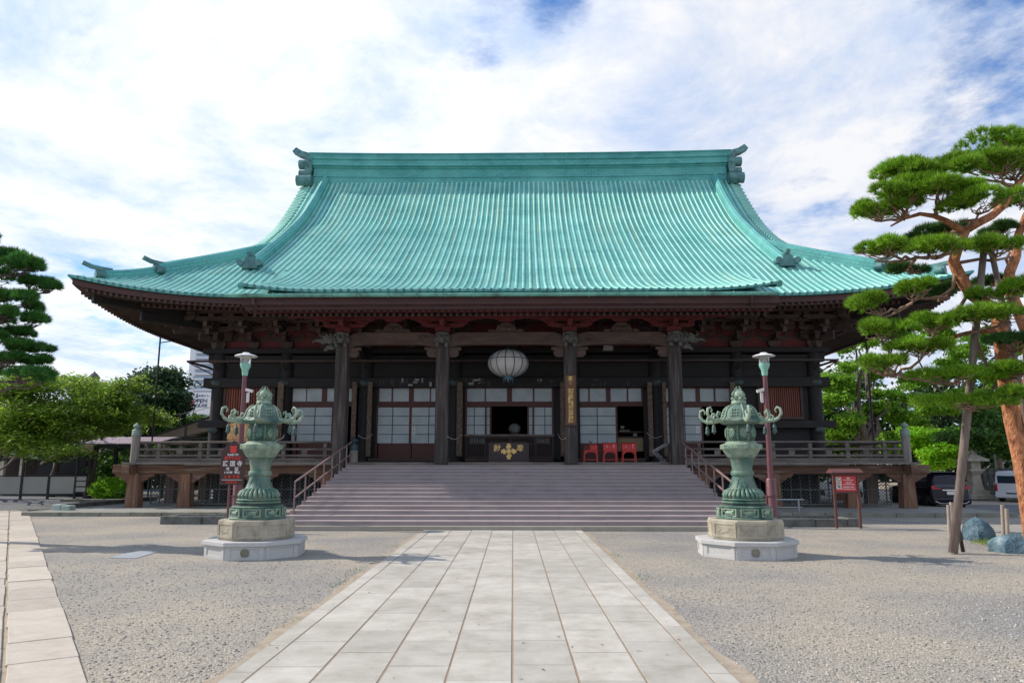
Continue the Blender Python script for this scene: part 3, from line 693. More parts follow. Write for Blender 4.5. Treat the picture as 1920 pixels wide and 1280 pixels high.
    tier(21.66, 22.08, 1.92, 14.05); tier(22.08, 22.16, 2.10, 14.1); tier(22.16, 22.46, 1.86, 14.05); tier(22.46, 22.54, 2.02, 14.1); tier(22.54, 22.72, 1.1, 14.05)
    rd = r.build('main_ridge', 'copper_ridge', surf)
    for sx in (-1, 1):                                         # stacked drum ornament with its curled spike
        o = TB()
        for z, rr, a0, a1, y in ((22.35, .26, 13.8, 14.5, 0), (21.9, .33, 13.9, 14.8, -.75), (21.9, .33, 13.9, 14.8, .75), (21.2, .26, 13.9, 14.75, -.85), (21.2, .26, 13.9, 14.75, .85), (20.62, .36, 13.8, 14.8, -1.15), (20.62, .36, 13.8, 14.8, 1.15)):
            o.tube([(sx * a0, YR + y, z), (sx * a1, YR + y, z)], rr, 14)
        o.box(*sorted((sx * 13.9, sx * 14.35)), YR - 1.0, YR + 1.0, 20.3, 22.4)
        o.sweep([(sx * x, YR, z) for x, z in ((13.4, 22.5), (14.0, 22.54), (14.55, 22.64), (15.05, 22.80), (15.5, 23.08))], [(-.3, 0), (.3, 0), (.18, .40), (-.18, .40)], (0, 1, 0))
        o.build('ridge_end_ornament', 'copper_dark', surf, smooth=True, autos=40)
    # descending ridges on the front and back slopes
    sec = [(-.24, -.1), (-.24, .31), (-.18, .36), (-.14, .44), (0, .51), (.14, .44), (.18, .36), (.24, .31), (.24, -.1)]
    def finial(path_p, t, big=1.0):
        """end tile: shield with two curls and a knob, facing along -t"""
        o = TB(); t = Vector(t); t.z = 0; t.normalize(); side = Vector((-t.y, t.x, 0))
        def W(a, f, z): return Vector(path_p) + side * a * big + (-t) * f * big + Vector((0, 0, z * big))
        P = [(-.42, -.1), (-.5, .12), (-.3, .22), (-.26, .5), (-.12, .62), (.12, .62), (.26, .5), (.3, .22), (.5, .12), (.42, -.1)]
        A = [o.vert(W(a, .1, z)) for a, z in P]; B = [o.vert(W(a, .42, z)) for a, z in P]; o.face(A[::-1]); o.face(B)
        for i in range(len(P)): o.face((A[i], B[i], B[(i + 1) % len(P)], A[(i + 1) % len(P)]))
        for sg in (-1, 1): o.tube([W(sg * .52, .05, .22), W(sg * .52, .5, .22)], .19 * big, 12)
        o.tube([W(0, -.2, .72), W(0, .55, .72)], .13 * big, 10)
        return o.build('ridge_finial', 'copper_dark', surf, smooth=True, autos=40)
    for sx in (-1, 1):
        for P, tt in ((PF, (0, 1, 0)), (PB, (0, -1, 0))):
            d = TB(); d.sweep([P(sx * 13.0, 3.75 + 12.1 * i / 24) for i in range(25)], sec, (1, 0, 0), uvs=True)
            d.build('descending_ridge', 'copper_ridge', surf); finial(P(sx * 13.0, 3.75) + Vector((0, 0, .05)), tt, .85)
    # corner ridges in two tiers
    for sx in (-1, 1):
        for sy in (0, 1):
            def HP(s): p = PF(sx * (E_ - s), s); return p if sy == 0 else Vector((p.x, 2 * YR - p.y, p.z))
            tdir = Vector((-sx, 1 if sy == 0 else -1, 0)).normalized(); lat = Vector((-tdir.y, tdir.x, 0))
            h = TB()
            h.sweep([HP(2.7 + 3.95 * i / 10) for i in range(11)], [(a * .9, z * 1.05) for a, z in sec], tuple(lat), uvs=True)
            h.sweep([HP(.95 + 2.0 * i / 6) for i in range(7)], [(a * .7, z * .78) for a, z in sec], tuple(lat), uvs=True)
            h.build('corner_ridge', 'copper_ridge', surf)
            for s_, bg in ((2.7, .72), (.95, .6)):
                o = TB(); p = HP(s_)
                o.tube([p + tdir * .1 + Vector((0, 0, .28 * bg)), p - tdir * .45 * bg + Vector((0, 0, .28 * bg))], .34 * bg, 12)
                for sg in (-1, 1): o.tube([p + lat * sg * .42 * bg + tdir * .1 + Vector((0, 0, .12)), p + lat * sg * .42 * bg - tdir * .35 * bg + Vector((0, 0, .12))], .22 * bg, 10)
                q0 = p + Vector((0, 0, .58 * bg)); path = [q0 + tdir * .4, q0, q0 - tdir * .45 + Vector((0, 0, .03)), q0 - tdir * .85 + Vector((0, 0, .16))]
                o.sweep(path, [(-.15 * bg, 0), (.15 * bg, 0), (.12 * bg, .17), (-.12 * bg, .17)], tuple(lat))
                o.build('corner_ridge_finial', 'copper_dark', surf, smooth=True, autos=40)
    # gable ends
    for sx in (-1, 1):
        w = TB(); P = [(YF + s, zf(13, s) - .35) for s in (5.9, 8, 10, 12, 14, 16.5)]; poly = P + [(2 * YR - y, z) for y, z in P[::-1][1:]]
        w.prism(poly, *sorted((sx * 13.7, sx * 13.5)), axis='x'); w.build('gable_wall', 'wood_dark', surf)
roof()

# ------------------------------------------------------------------ under the eaves
def zsoff(x, s):
    """underside of the eave boards at distance s behind the eave"""
    return 8.86 + .215 * s + U(max(E_ - abs(x), 0)) * Fd(s) * .95
def eaves():
    def run(side):
        """side 0 front, 1 back, 2 left, 3 right: maps (along, s, z)"""
        if side == 0: return (lambda a, s, z: Vector((a, YF + s, z))), E_, 0
        if side == 1: return (lambda a, s, z: Vector((a, YB - s, z))), E_, 0
        sx = -1 if side == 2 else 1
        return (lambda a, s, z: Vector((sx * (E_ - s), YR + a, z))), (YB - YF) / 2, 0
    fas = TB(); raf = TB(); board = TB()
    for side in range(4):
        P, half, _ = run(side)
        zz = lambda a, s: 8.86 + .215 * s + U(max(half - abs(a), 0)) * Fd(s) * .95
        N_ = 60; A = []
        for lo, hi, s0, s1 in ((-.0, .25, .14, .36), (-.12, -.0, .30, .50)):
            rows = []
            for i in range(N_ + 1):
                a = -half + 2 * half * i / N_
                lim = half - abs(a)
                a0 = math.copysign(min(abs(a), half - s0), a); 
                rows.append([fas.vert(P(math.copysign(min(abs(a), half - s_), a), s_, zz(a, 0) + z_)) for s_, z_ in ((s0, hi), (s0, lo), (s1, lo + .03), (s1, hi))])
            for p, q in zip(rows, rows[1:]):
                for k in range(4): fas.face((p[k], p[(k + 1) % 4], q[(k + 1) % 4], q[k]))
        # sloping board above the rafters
        prev = None
        for i in range(N_ + 1):
            a = -half + 2 * half * i / N_; r_ = []
            for s_ in (.35, 1.6, 2.8, 5.2):
                aa = math.copysign(min(abs(a), half - s_), a); r_.append(board.vert(P(aa, s_, zz(aa, s_) + .03)))
            if prev:
                for k in range(3): board.face((prev[k], prev[k + 1], r_[k + 1], r_[k]))
            prev = r_
        if side == 1: continue
        a = -half + .25
        while a < half - .2:
            lim = half - abs(a)
            s1 = min(2.3, lim); 
            if s1 > .6:
                raf.beam(P(a, .20, zz(a, .20) - .075), P(a, s1, zz(a, s1) - .085), .11, .14)
            s1 = min(5.1, lim)
            if s1 > 2.3:
                raf.beam(P(a, 1.9, zz(a, 1.9) - .27), P(a, s1, zz(a, s1) - .22), .12, .15)
            a += .27
    fas.build('eave_fascia', 'eave_wood', temple); board.build('soffit_board', 'wood_frieze', temple); raf.build('rafters', 'wood_dark', temple)
    # long batten under the flying rafters
    k = TB(); 
    for side in (0, 2, 3):
        P, half, _ = run(side); zz = lambda a, s: 8.86 + .215 * s + U(max(half - abs(a), 0)) * Fd(s) * .95
        pr = None
        for i in range(41):
            a = (-half + 2.2) + (2 * half - 4.4) * i / 40
            q = [k.vert(P(a, s_, zz(a, 2.1) + z_)) for s_, z_ in ((2.05, -.16), (2.05, -.34), (2.25, -.34), (2.25, -.16))]
            if pr: [k.face((pr[j], pr[(j + 1) % 4], q[(j + 1) % 4], q[j])) for j in range(4)]
            pr = q
    k.build('eave_batten', 'eave_wood', temple)
    # corner hip beams
    for sx in (-1, 1):
        for sy in (0, 1):
            h = TB(); F = (lambda x, s, z: Vector((x, YF + s, z))) if sy == 0 else (lambda x, s, z: Vector((x, YB - s, z)))
            h.beam(F(sx * (E_ - .75), .75, 9.30), F(sx * (E_ - 5.2), 5.2, 9.05), .30, .40)
            h.beam(F(sx * (E_ - 2.2), 2.2, 8.78), F(sx * (E_ - 5.4), 5.4, 8.72), .34, .42)
            h.build('hip_beam', 'wood_black', temple, bevel=.02)
    # porch eave
    f = TB(); x0, x1 = KC - KX + .12, KC + KX - .12; yk = YF - 2.2
    f.box(x0, x1, yk + .16, yk + .40, 8.36, 8.72); f.box(x0 + .1, x1 - .1, yk + .34, yk + .60, 8.20, 8.36)
    f.build('porch_fascia', 'eave_wood', temple)
    f = TB(); a = x0 + .2
    while a < x1 - .1:
        f.beam((a, yk + .52, 8.20), (a, yk + 2.1, 8.56), .10, .12); f.beam((a, yk + 1.15, 8.13), (a, yk + 4.6, 8.93), .11, .13); a += .265
    f.build('porch_rafters', 'wood_dark', temple)
    f = TB(); f.mi = 0; A = [f.vert(p) for p in ((x0, yk + .4, 8.31), (x1, yk + .4, 8.31), (x1, yk + 5.0, 9.36), (x0, yk + 5.0, 9.36))]; f.face(A[::-1])
    f.box(x0, x1, yk + 1.0, yk + 1.14, 8.22, 8.36); f.build('porch_soffit', 'wood_frieze', temple)
eaves()

# ------------------------------------------------------------------ hall body
WY = 36.0
WX = [-14.75, -11.4, -7.45, -3.05, 2.7, 6.75, 10.7, 14.45]
PX = [-7.77, -3.29, 2.37, 7.0]; PY = 32.5
def TP():
    b = TB(); b.post = lambda p: Vector((p.x, p.y, 2 + (p.z - 2) * 1.045)) if p.z > 2 else p
    return b
def body():
    for i, x in enumerate(WX):
        b = TB(); b.lathe([(.40, 2.02), (.36, 2.2), (.345, 5), (.335, 7.4)], 20, x, WY); b.build('column', 'wood_black', temple, smooth=True, autos=40)
    for x in (WX[0], WX[-1]):
        for y in (40.2, 44.6, 49, 53.4, 58):
            b = TB(); b.lathe([(.38, .1), (.34, 4), (.335, 7.4)], 12, x, y); b.build('column', 'wood_black', temple, smooth=True, autos=40)
    x0, x1 = WX[0], WX[-1]
    def beam(name, za, zb, th, m_, ext=.0, y=WY, bev=.015):
        b = TB(); b.box(x0 - ext, x1 + ext, y - th / 2, y + th / 2, za, zb)
        for x in (x0, x1): b.box(x - th / 2, x + th / 2, y + th / 2 + .002, 58.3, za, zb)
        return b.build(name, m_, temple, bevel=bev)
    beam('wall_plate', 7.38, 7.62, .85, 'wood_black', .75)
    beam('head_tie_beam', 6.95, 7.30, .36, 'wood_black', .55)
    beam('upper_wall', 6.2, 6.95, .14, 'wood_black')
    nage = beam('nageshi_beam', 5.70, 6.16, .84, 'wood_black', .62)
    beam('frieze_wall', 7.63, 9.6, .16, 'wood_frieze')
    # side and back walls, black sheets standing for the unlit interior
    b = TB(); b.box(x0 - .08, x0 + .08, WY + .3, 58, .15, 7.38); b.box(x1 - .08, x1 + .08, WY + .3, 58, .15, 7.38); b.box(x0, x1, 58, 58.16, .15, 9.3); b.build('side_walls', 'wood_dark', temple)
    b = TB(); b.box(-14, 14, 44, 44.1, 2.1, 7.2); b.box(-14.2, 14.2, 36.4, 44, 6.6, 6.7); b.build('interior_dark_box', 'black', temple)
    b = TB(); b.box(-14.6, 14.4, 32.55, 57.9, 1.96, 2.055); b.build('floor', 'wood_grey', temple)
    # ornate nail covers at every crossing
    for x in WX:
        for z, on in ((5.92, True), (3.62, abs(x) > 14)):
            if not on: continue
            o = TB(); o.M = Matrix.Translation((x, WY - .43, z)) @ Matrix.Rotation(R(90), 4, 'X')
            n = 6; o.M = o.M @ Matrix.Diagonal((1.25, .8, 1, 1)); o.lathe([(.17, 0), (.155, .03), (.10, .05), (.06, .09), (0.01, .10)], 24, lobes=6, lobe=.2); o.build('nail_cover', 'nail_cover', nage, smooth=True, autos=50)
    # vertical inscribed boards in front of the columns
    for px0, px1 in ((522, 533), (661, 670), (690, 699), (857, 868), (1050, 1058), (1213, 1222), (1241, 1248), (1368, 1378)):
        xa, zt = lx(px0, 716, 35.45); xb, _ = lx(px1, 716, 35.45); zb = lx(px0, 857, 35.45)[1]
        b = TB(); b.box(xa, xb, 35.42, 35.49, zb + .05, zt); b.box(xa + .015, xb - .015, 35.405, 35.42, zb + .08, zt - .03); b.build('inscribed_board', 'board', temple)
    # pilgrims' paper slips on the beam
    rnd = random.Random(4); b = TB()
    for lo, hi, n in ((711, 812, 12), (872, 918, 12), (985, 1048, 3), (1090, 1200, 5), (748, 770, 4)):
        for _ in range(n):
            px = rnd.uniform(lo, hi); py = rnd.uniform(710, 722); X, Z = lx(px, py, 35.58); w, h = rnd.choice(((.09, .24), (.22, .10), (.07, .22), (.10, .28)))
            Z = min(max(Z, 5.72 + h / 2), 6.14 - h / 2); b.mi = 0 if rnd.random() < .3 else 1
            b.box(X - w / 2, X + w / 2, 35.571 - rnd.uniform(0, .004), 35.578, Z - h / 2, Z + h / 2)
    M['slip_white'] = mat('paper_slip_white', [c(.30, .30, .28)], 30, .9, 0); M['slip_grey'] = mat('paper_slip_grey', [c(.03, .03, .03), c(.07, .07, .065)], 60, .9, 0)
    b.build('paper_slips', ['slip_white', 'slip_grey'], nage)
body()

# door and window joinery, read off in the facade plane
DY = 35.95
def rect(b, a, y, th=.05, mi=0):
    px0, px1, py0, py1 = a; xa, zt = lx(px0, py0, y); xb, _ = lx(px1, py0, y); zb = lx(px0, py1, y)[1]
    b.mi = mi; b.box(xa, xb, y, y + th, zb, zt)
def joinery():
    RY = (763.5, 779.7, 796.7, 813.8, 830.5)
    # (frame extents, vertical bars px, top, bottom, lower panel?)
    def screen(x0, x1, bars, rows, y=DY, bottom=862, fr=3.2, parent=temple, name='shoji_door', red=True):
        s = TB(); W = .05
        top = rows[0] - 3
        for a in ((x0, x0 + fr, top, bottom), (x1 - fr, x1, top, bottom)): rect(s, a, y - .02, W)
        rect(s, (x0 + fr, x1 - fr, top, rows[0]), y - .018, W - .004)
        if red: rect(s, (x0 + fr, x1 - fr, rows[-1], bottom), y - .012, W - .01)
        o = s.build(name, 'door_red', parent, bevel=.004)
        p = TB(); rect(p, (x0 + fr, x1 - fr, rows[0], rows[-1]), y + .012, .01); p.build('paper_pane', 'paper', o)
        g_ = TB()
        for r_ in rows[1:-1]: rect(g_, (x0 + fr, x1 - fr, r_ - .5, r_ + .5), y - .004, .014)
        for v in bars: rect(g_, (v - .55, v + .55, rows[0], rows[-1]), y - .006, .016)
        g_.build('lattice_bars', 'wood_black', o)
        return o
    def transom(x0, x1, cells, y=DY, y0=728, y1=752.5):
        s = TB(); rect(s, (x0, x1, y0 - 2.5, y0), y - .03, .07); rect(s, (x0, x1, y1, y1 + 9), y - .035, .08)
        xs = [x0] + [v for cl in cells for v in cl] + [x1]
        for a, b_ in zip(xs[::2], xs[1::2]): rect(s, (a, b_, y0, y1), y - .025, .06)
        o = s.build('transom_window', 'door_red', temple, bevel=.004)
        for a, b_ in cells:
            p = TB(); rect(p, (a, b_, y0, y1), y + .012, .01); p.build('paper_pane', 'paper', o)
    transom(545, 661, [(549.4, 574.5), (575.5, 604), (613.5, 636), (638, 660)])
    screen(545, 560, [], RY, DY + .06); screen(555.5, 626, [591], RY); screen(622, 647, [], RY, DY + .06)
    transom(708, 846, [(711.6, 734.5), (737, 767), (776, 806), (808, 838)])
    screen(706, 771, [736.5], RY); screen(769, 846, [804.5], RY, DY + .001)
    transom(872, 1038, [(876, 908.7), (911, 950.6), (960, 999), (1001.8, 1034.5)])
    R3 = RY[:4]
    screen(872.5, 912.5, [889.4], R3, bottom=816, red=False); screen(909, 921.5, [], R3, DY + .07, bottom=816, red=False)
    screen(988.5, 1001.5, [], R3, DY + .07, bottom=816, red=False); screen(998.5, 1038, [1021.5], R3, bottom=816, red=False)
    transom(1078, 1205, [(1081.8, 1103), (1105.5, 1136), (1144.6, 1175), (1177.7, 1202)])
    screen(1082.5, 1157, [1119.5], RY)
    transom(1244, 1371, [(1247, 1276), (1278, 1304), (1312, 1338), (1341, 1367.5)])
    screen(1246, 1262, [], RY, DY + .06); screen(1258, 1317, [1283], RY)
    # small notices stuck on the doors
    def notice(px, py, body_, h=.30, w=.13):
        X, Z = lx(px, py, DY - .03); b = TB(); b.box(X - w / 2, X + w / 2, DY - .012, DY - .006, Z - h / 2, Z + h / 2); o = b.build('door_notice', 'ink_white', temple)
        t = text('lettering', body_, w * .75, 'ink_black', (X, DY - .014 - Y0, Z), o, ext=.001, space=.95)
    notice(775.5, 806, '御\n祈\n願\n所', .42, .14); notice(1308.5, 805, '入\n口', .32, .17)
    # the low slatted gate across the middle bay
    b = TB(); rect(b, (871, 1039, 814, 817), DY - .13, .16, 0); rect(b, (871, 1039, 817, 820.5), DY - .09, .1, 1); rect(b, (871, 1039, 830.5, 832.5), DY - .09, .1, 1); rect(b, (871, 1039, 855, 858), DY - .09, .1, 1)
    for i in range(57): rect(b, (872.5 + i * 2.95, 873.9 + i * 2.95, 820.5, 855), DY - .07, .05, 1)
    for x in (872, 908, 955, 1003, 1036): rect(b, (x, x + 3, 817, 855), DY - .085, .09, 1)
    gate = b.build('slatted_gate', ['wood_grey', 'gate_wood'], temple)
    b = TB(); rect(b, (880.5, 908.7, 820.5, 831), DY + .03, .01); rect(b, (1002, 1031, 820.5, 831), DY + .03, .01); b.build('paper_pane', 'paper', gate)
    b = TB(); rect(b, (873, 1037, 831, 857), DY + .04, .02); b.build('back_panel', 'wood_black', gate)
    # sill along the whole front and low kick boards
    b = TB(); rect(b, (690, 846, 858.5, 864.5), DY - .35, .4); rect(b, (872, 1038, 858.5, 864.5), DY - .351, .4); rect(b, (1078, 1210, 858.5, 864.5), DY - .352, .4); rect(b, (545, 660, 858.5, 864), DY - .3, .3); rect(b, (1244, 1371, 858.5, 864), DY - .3, .3); b.build('door_sill', 'wood_dark', temple, bevel=.01)
    # end bays: slatted windows in plank walls
    for (wa, wb), (fa, fb) in (((WX[0], WX[1]), (425, 512)), ((WX[6], WX[7]), (1424, 1499))):
        b = TB(); b.box(wa + .3, wb - .3, WY - .05, WY + .05, 2.06, 5.7); w = b.build('plank_wall', 'wood_black', temple)
        b = TB(); xa, zt = lx(fa, 725, 35.85); xb, _ = lx(fb, 725, 35.85); zb = lx(fa, 781.5, 35.85)[1]
        for q in ((xa - .12, xb + .12, zt, zt + .12), (xa - .12, xb + .12, zb - .12, zb), (xa - .12, xa, zb, zt), (xb, xb + .12, zb, zt)): b.box(q[0], q[1], 35.80, 35.95, q[2], q[3])
        f = b.build('slatted_window', 'wood_dark', temple, bevel=.01)
        s = TB(); n = 19
        for i in range(n): u = xa + (xb - xa) * i / n; s.box(u + .01, u + (xb - xa) / n - .035, 35.86, 35.92, zb + .002, zt - .002)
        s.build('window_slats', 'slat_red', f)
        # ledge beam below with its end sticking out
        b = TB(); za, zz_ = lx(fa, 802, 35.7)[1], lx(fa, 788, 35.7)[1]; e = (wa - .75, wb + .0) if wa < 0 else (wa, wb + .75)
        b.box(e[0], e[1], 35.55, 35.74, za, zz_); b.build('ledge_beam', 'wood_black', temple, bevel=.01)
    # window boards of the narrow strips between columns and doors
    for a in ((534, 545), (661, 664), (699, 708), (846, 857), (868, 873), (1038, 1050), (1058, 1079), (1205, 1213), (1371, 1385)): b = TB(); rect(b, (a[0], a[1], 722, 862), 36.02, .05); b.build('door_jamb', 'wood_black', temple)
    # counter and low cabinet inside the open door
    b = TB(); rect(b, (1158, 1206, 808, 811), 36.9, .5, 1); rect(b, (1158, 1206, 818, 820), 36.4, .4, 1); rect(b, (1158, 1206, 820, 846), 36.5, .05, 0)
    X, Z = lx(1164, 803, 36.9); b.mi = 2; b.box(X, X + .18, 36.95, 37.05, Z, Z + .14); X, Z = lx(1162, 808, 36.85); b.box(X, X + .5, 36.88, 37.2, Z, Z + .06); X, Z = lx(1188, 817, 36.4); b.box(X, X + .18, 36.45, 36.6, Z, Z + .12)
    cab = b.build('reception_counter', ['tan', 'wood_brown', 'slip_white'], None, bevel=.004)
    cab.location = (0, Y0, 0); cab.rotation_euler.z = TROT; tag(cab, 'low tan reception counter just inside the open door right of the middle', 'counter')
M['gate_wood'] = mat('dark_gate_wood', [c(.03, .014, .013), c(.05, .022, .02)], 5, .6, .1, 20)
joinery()

# bracket clusters under the eaves
def boat(b, half, h, y0, y1, cx, z, cut=.35):
    """bracket arm seen from the front: flat top, ends rounded up"""
    P = [(-half, z + h), (-half, z + h * .45), (-half + cut * .35, z + h * .12), (-half + cut, z), (half - cut, z), (half - cut * .35, z + h * .12), (half, z + h * .45), (half, z + h)]
    b.prism([(cx + x, q) for x, q in P], y0, y1)
def bracket_mesh():
    b = MB()
    def blk(x, y, z, w=.26, h=.17): b.prism([(x - w / 2, z + h), (x - w / 2, z + h * .4), (x - w * .36, z), (x + w * .36, z), (x + w / 2, z + h * .4), (x + w / 2, z + h)], y - w / 2, y + w / 2)
    b.prism([(-.3, .34), (-.3, .14), (-.2, 0), (.2, 0), (.3, .14), (.3, .34)], -.3, .3)
    boat(b, .85, .26, -.1, .1, 0, .342); [blk(x, 0, .604) for x in (-.7, 0, .7)]
    b.box(-.1, .1, -.85, -.101, .345, .60); blk(0, -.72, .602)
    boat(b, .85, .24, -.82, -.62, 0, .775); [blk(x, -.72, 1.017) for x in (-.7, .7, 0)]
    b.box(-.1, .1, -1.5, -.821, .78, 1.01); blk(0, -1.38, 1.012)
    boat(b, .85, .22, -1.48, -1.28, 0, 1.185); [blk(x, -1.38, 1.407, h=.14) for x in (-.7, .7, 0)]
    b.beam((0, -.3, 1.32), (0, -2.05, .92), .17, .22); b.beam((0, -.3, .98), (0, -1.75, .62), .17, .2)
    return b
def brackets():
    proto = None
    allx = sorted([(x, True) for x in WX] + [((a + b_) / 2, False) for a, b_ in zip(WX, WX[1:])])
    for x, main in allx:
        if proto is None:
            proto = bracket_mesh().build('bracket_cluster', 'wood_dark', temple, bevel=.012); o = proto
            ends = []
            for cc, dd in (((0, -2.05, .92), (.18, .10, .24)), ((0, -1.76, .62), (.18, .08, .22))): fb = MB(); fb.cbox(cc, dd); ends.append(fb.build('beam_end', 'wood_brown', proto))
        else:
            o = proto.copy(); COL.objects.link(o)
            for e_ in ends: e2 = e_.copy(); COL.objects.link(e2); e2.parent = o
        o.parent = temple; o.location = (x, WY - Y0, 7.63)
    for sx, X in ((-1, WX[0]), (1, WX[-1])):
        for y in (40.2, 44.6, 49, 53.4):
            o = proto.copy(); COL.objects.link(o); o.parent = temple; o.location = (X, y - Y0, 7.63); o.rotation_euler.z = R(90 if sx > 0 else -90)
        o = proto.copy(); COL.objects.link(o); o.parent = temple; o.location = (X, WY - Y0, 7.63); o.rotation_euler.z = R(45 if sx > 0 else -45); o.scale = (1, 1.35, 1)
    # purlins carried by the brackets
    b = TB(); x0, x1 = WX[0] - 1.9, WX[-1] + 1.9
    b.box(x0, x1, WY - 1.49, WY - 1.27, 9.18, 9.36); b.box(x0 + .6, x1 - .6, WY - .82, WY - .62, 8.82, 8.98); b.box(WX[0] - 1.49, WX[0] - 1.27, WY - 1.2, 58, 9.18, 9.36); b.box(WX[-1] + 1.27, WX[-1] + 1.49, WY - 1.2, 58, 9.18, 9.36)
    b.build('eave_purlin', 'wood_dark', temple)
    # openwork panels and carved scrolls between clusters
    for i, (a, d) in enumerate(zip(WX, WX[1:])):
        for h_ in (0, 1):
            b = TB(); m0 = a + (d - a) * h_ / 2; m1 = a + (d - a) * (h_ + 1) / 2
            xa, xb = m0 + .55, m1 - .55
            if xb - xa < .5: continue
            n = max(3, int((xb - xa) / .22))
            for k in range(n):
                u = xa + (xb - xa) * (k + .5) / n; w = .09
                for z in (8.86, 9.06): b.prism([(u - w * .55, z), (u, z - .085), (u + w * .55, z), (u, z + .085)], WY - 1.36, WY - 1.33)
            b.box(xa, xb, WY - 1.365, WY - 1.325, 8.755, 8.785); b.box(xa, xb, WY - 1.365, WY - 1.325, 9.135, 9.165); b.build('openwork_panel', 'wood_brown', temple)
    b = TB()
    for a, d in zip(WX, WX[1:]):
        for q in (a + .95, d - .95):
            for z in (8.12, 8.42):
                b.prism([(q - .32, z), (q - .1, z + .05), (q + .1, z + .05), (q + .32, z), (q + .1, z + .015), (q - .1, z + .015)], WY - .14, WY - .09)
    b.build('carved_scrolls', 'wood_brown', temple)
    # slim rail on struts below the brackets
    b = TB(); xa, xb = lx(350, 678, 35.0)[0], lx(1572, 678, 35.0)[0]; b.box(xa, xb, 34.98, 35.06, 6.86, 6.95)
    for x in WX: b.beam((x, 35.95, 6.4), (x, 35.06, 6.86), .06, .06)
    for sx, x in ((-1, xa), (1, xb)): b.box(*sorted((x, x - sx * .08)), 35.062, 38.5, 6.86, 6.95); b.beam((x - sx * .04, 35.1, 6.86), (WX[0 if sx < 0 else -1], 36, 6.2), .05, .05)
    b.build('blind_rail', 'wood_dark', temple)
brackets()

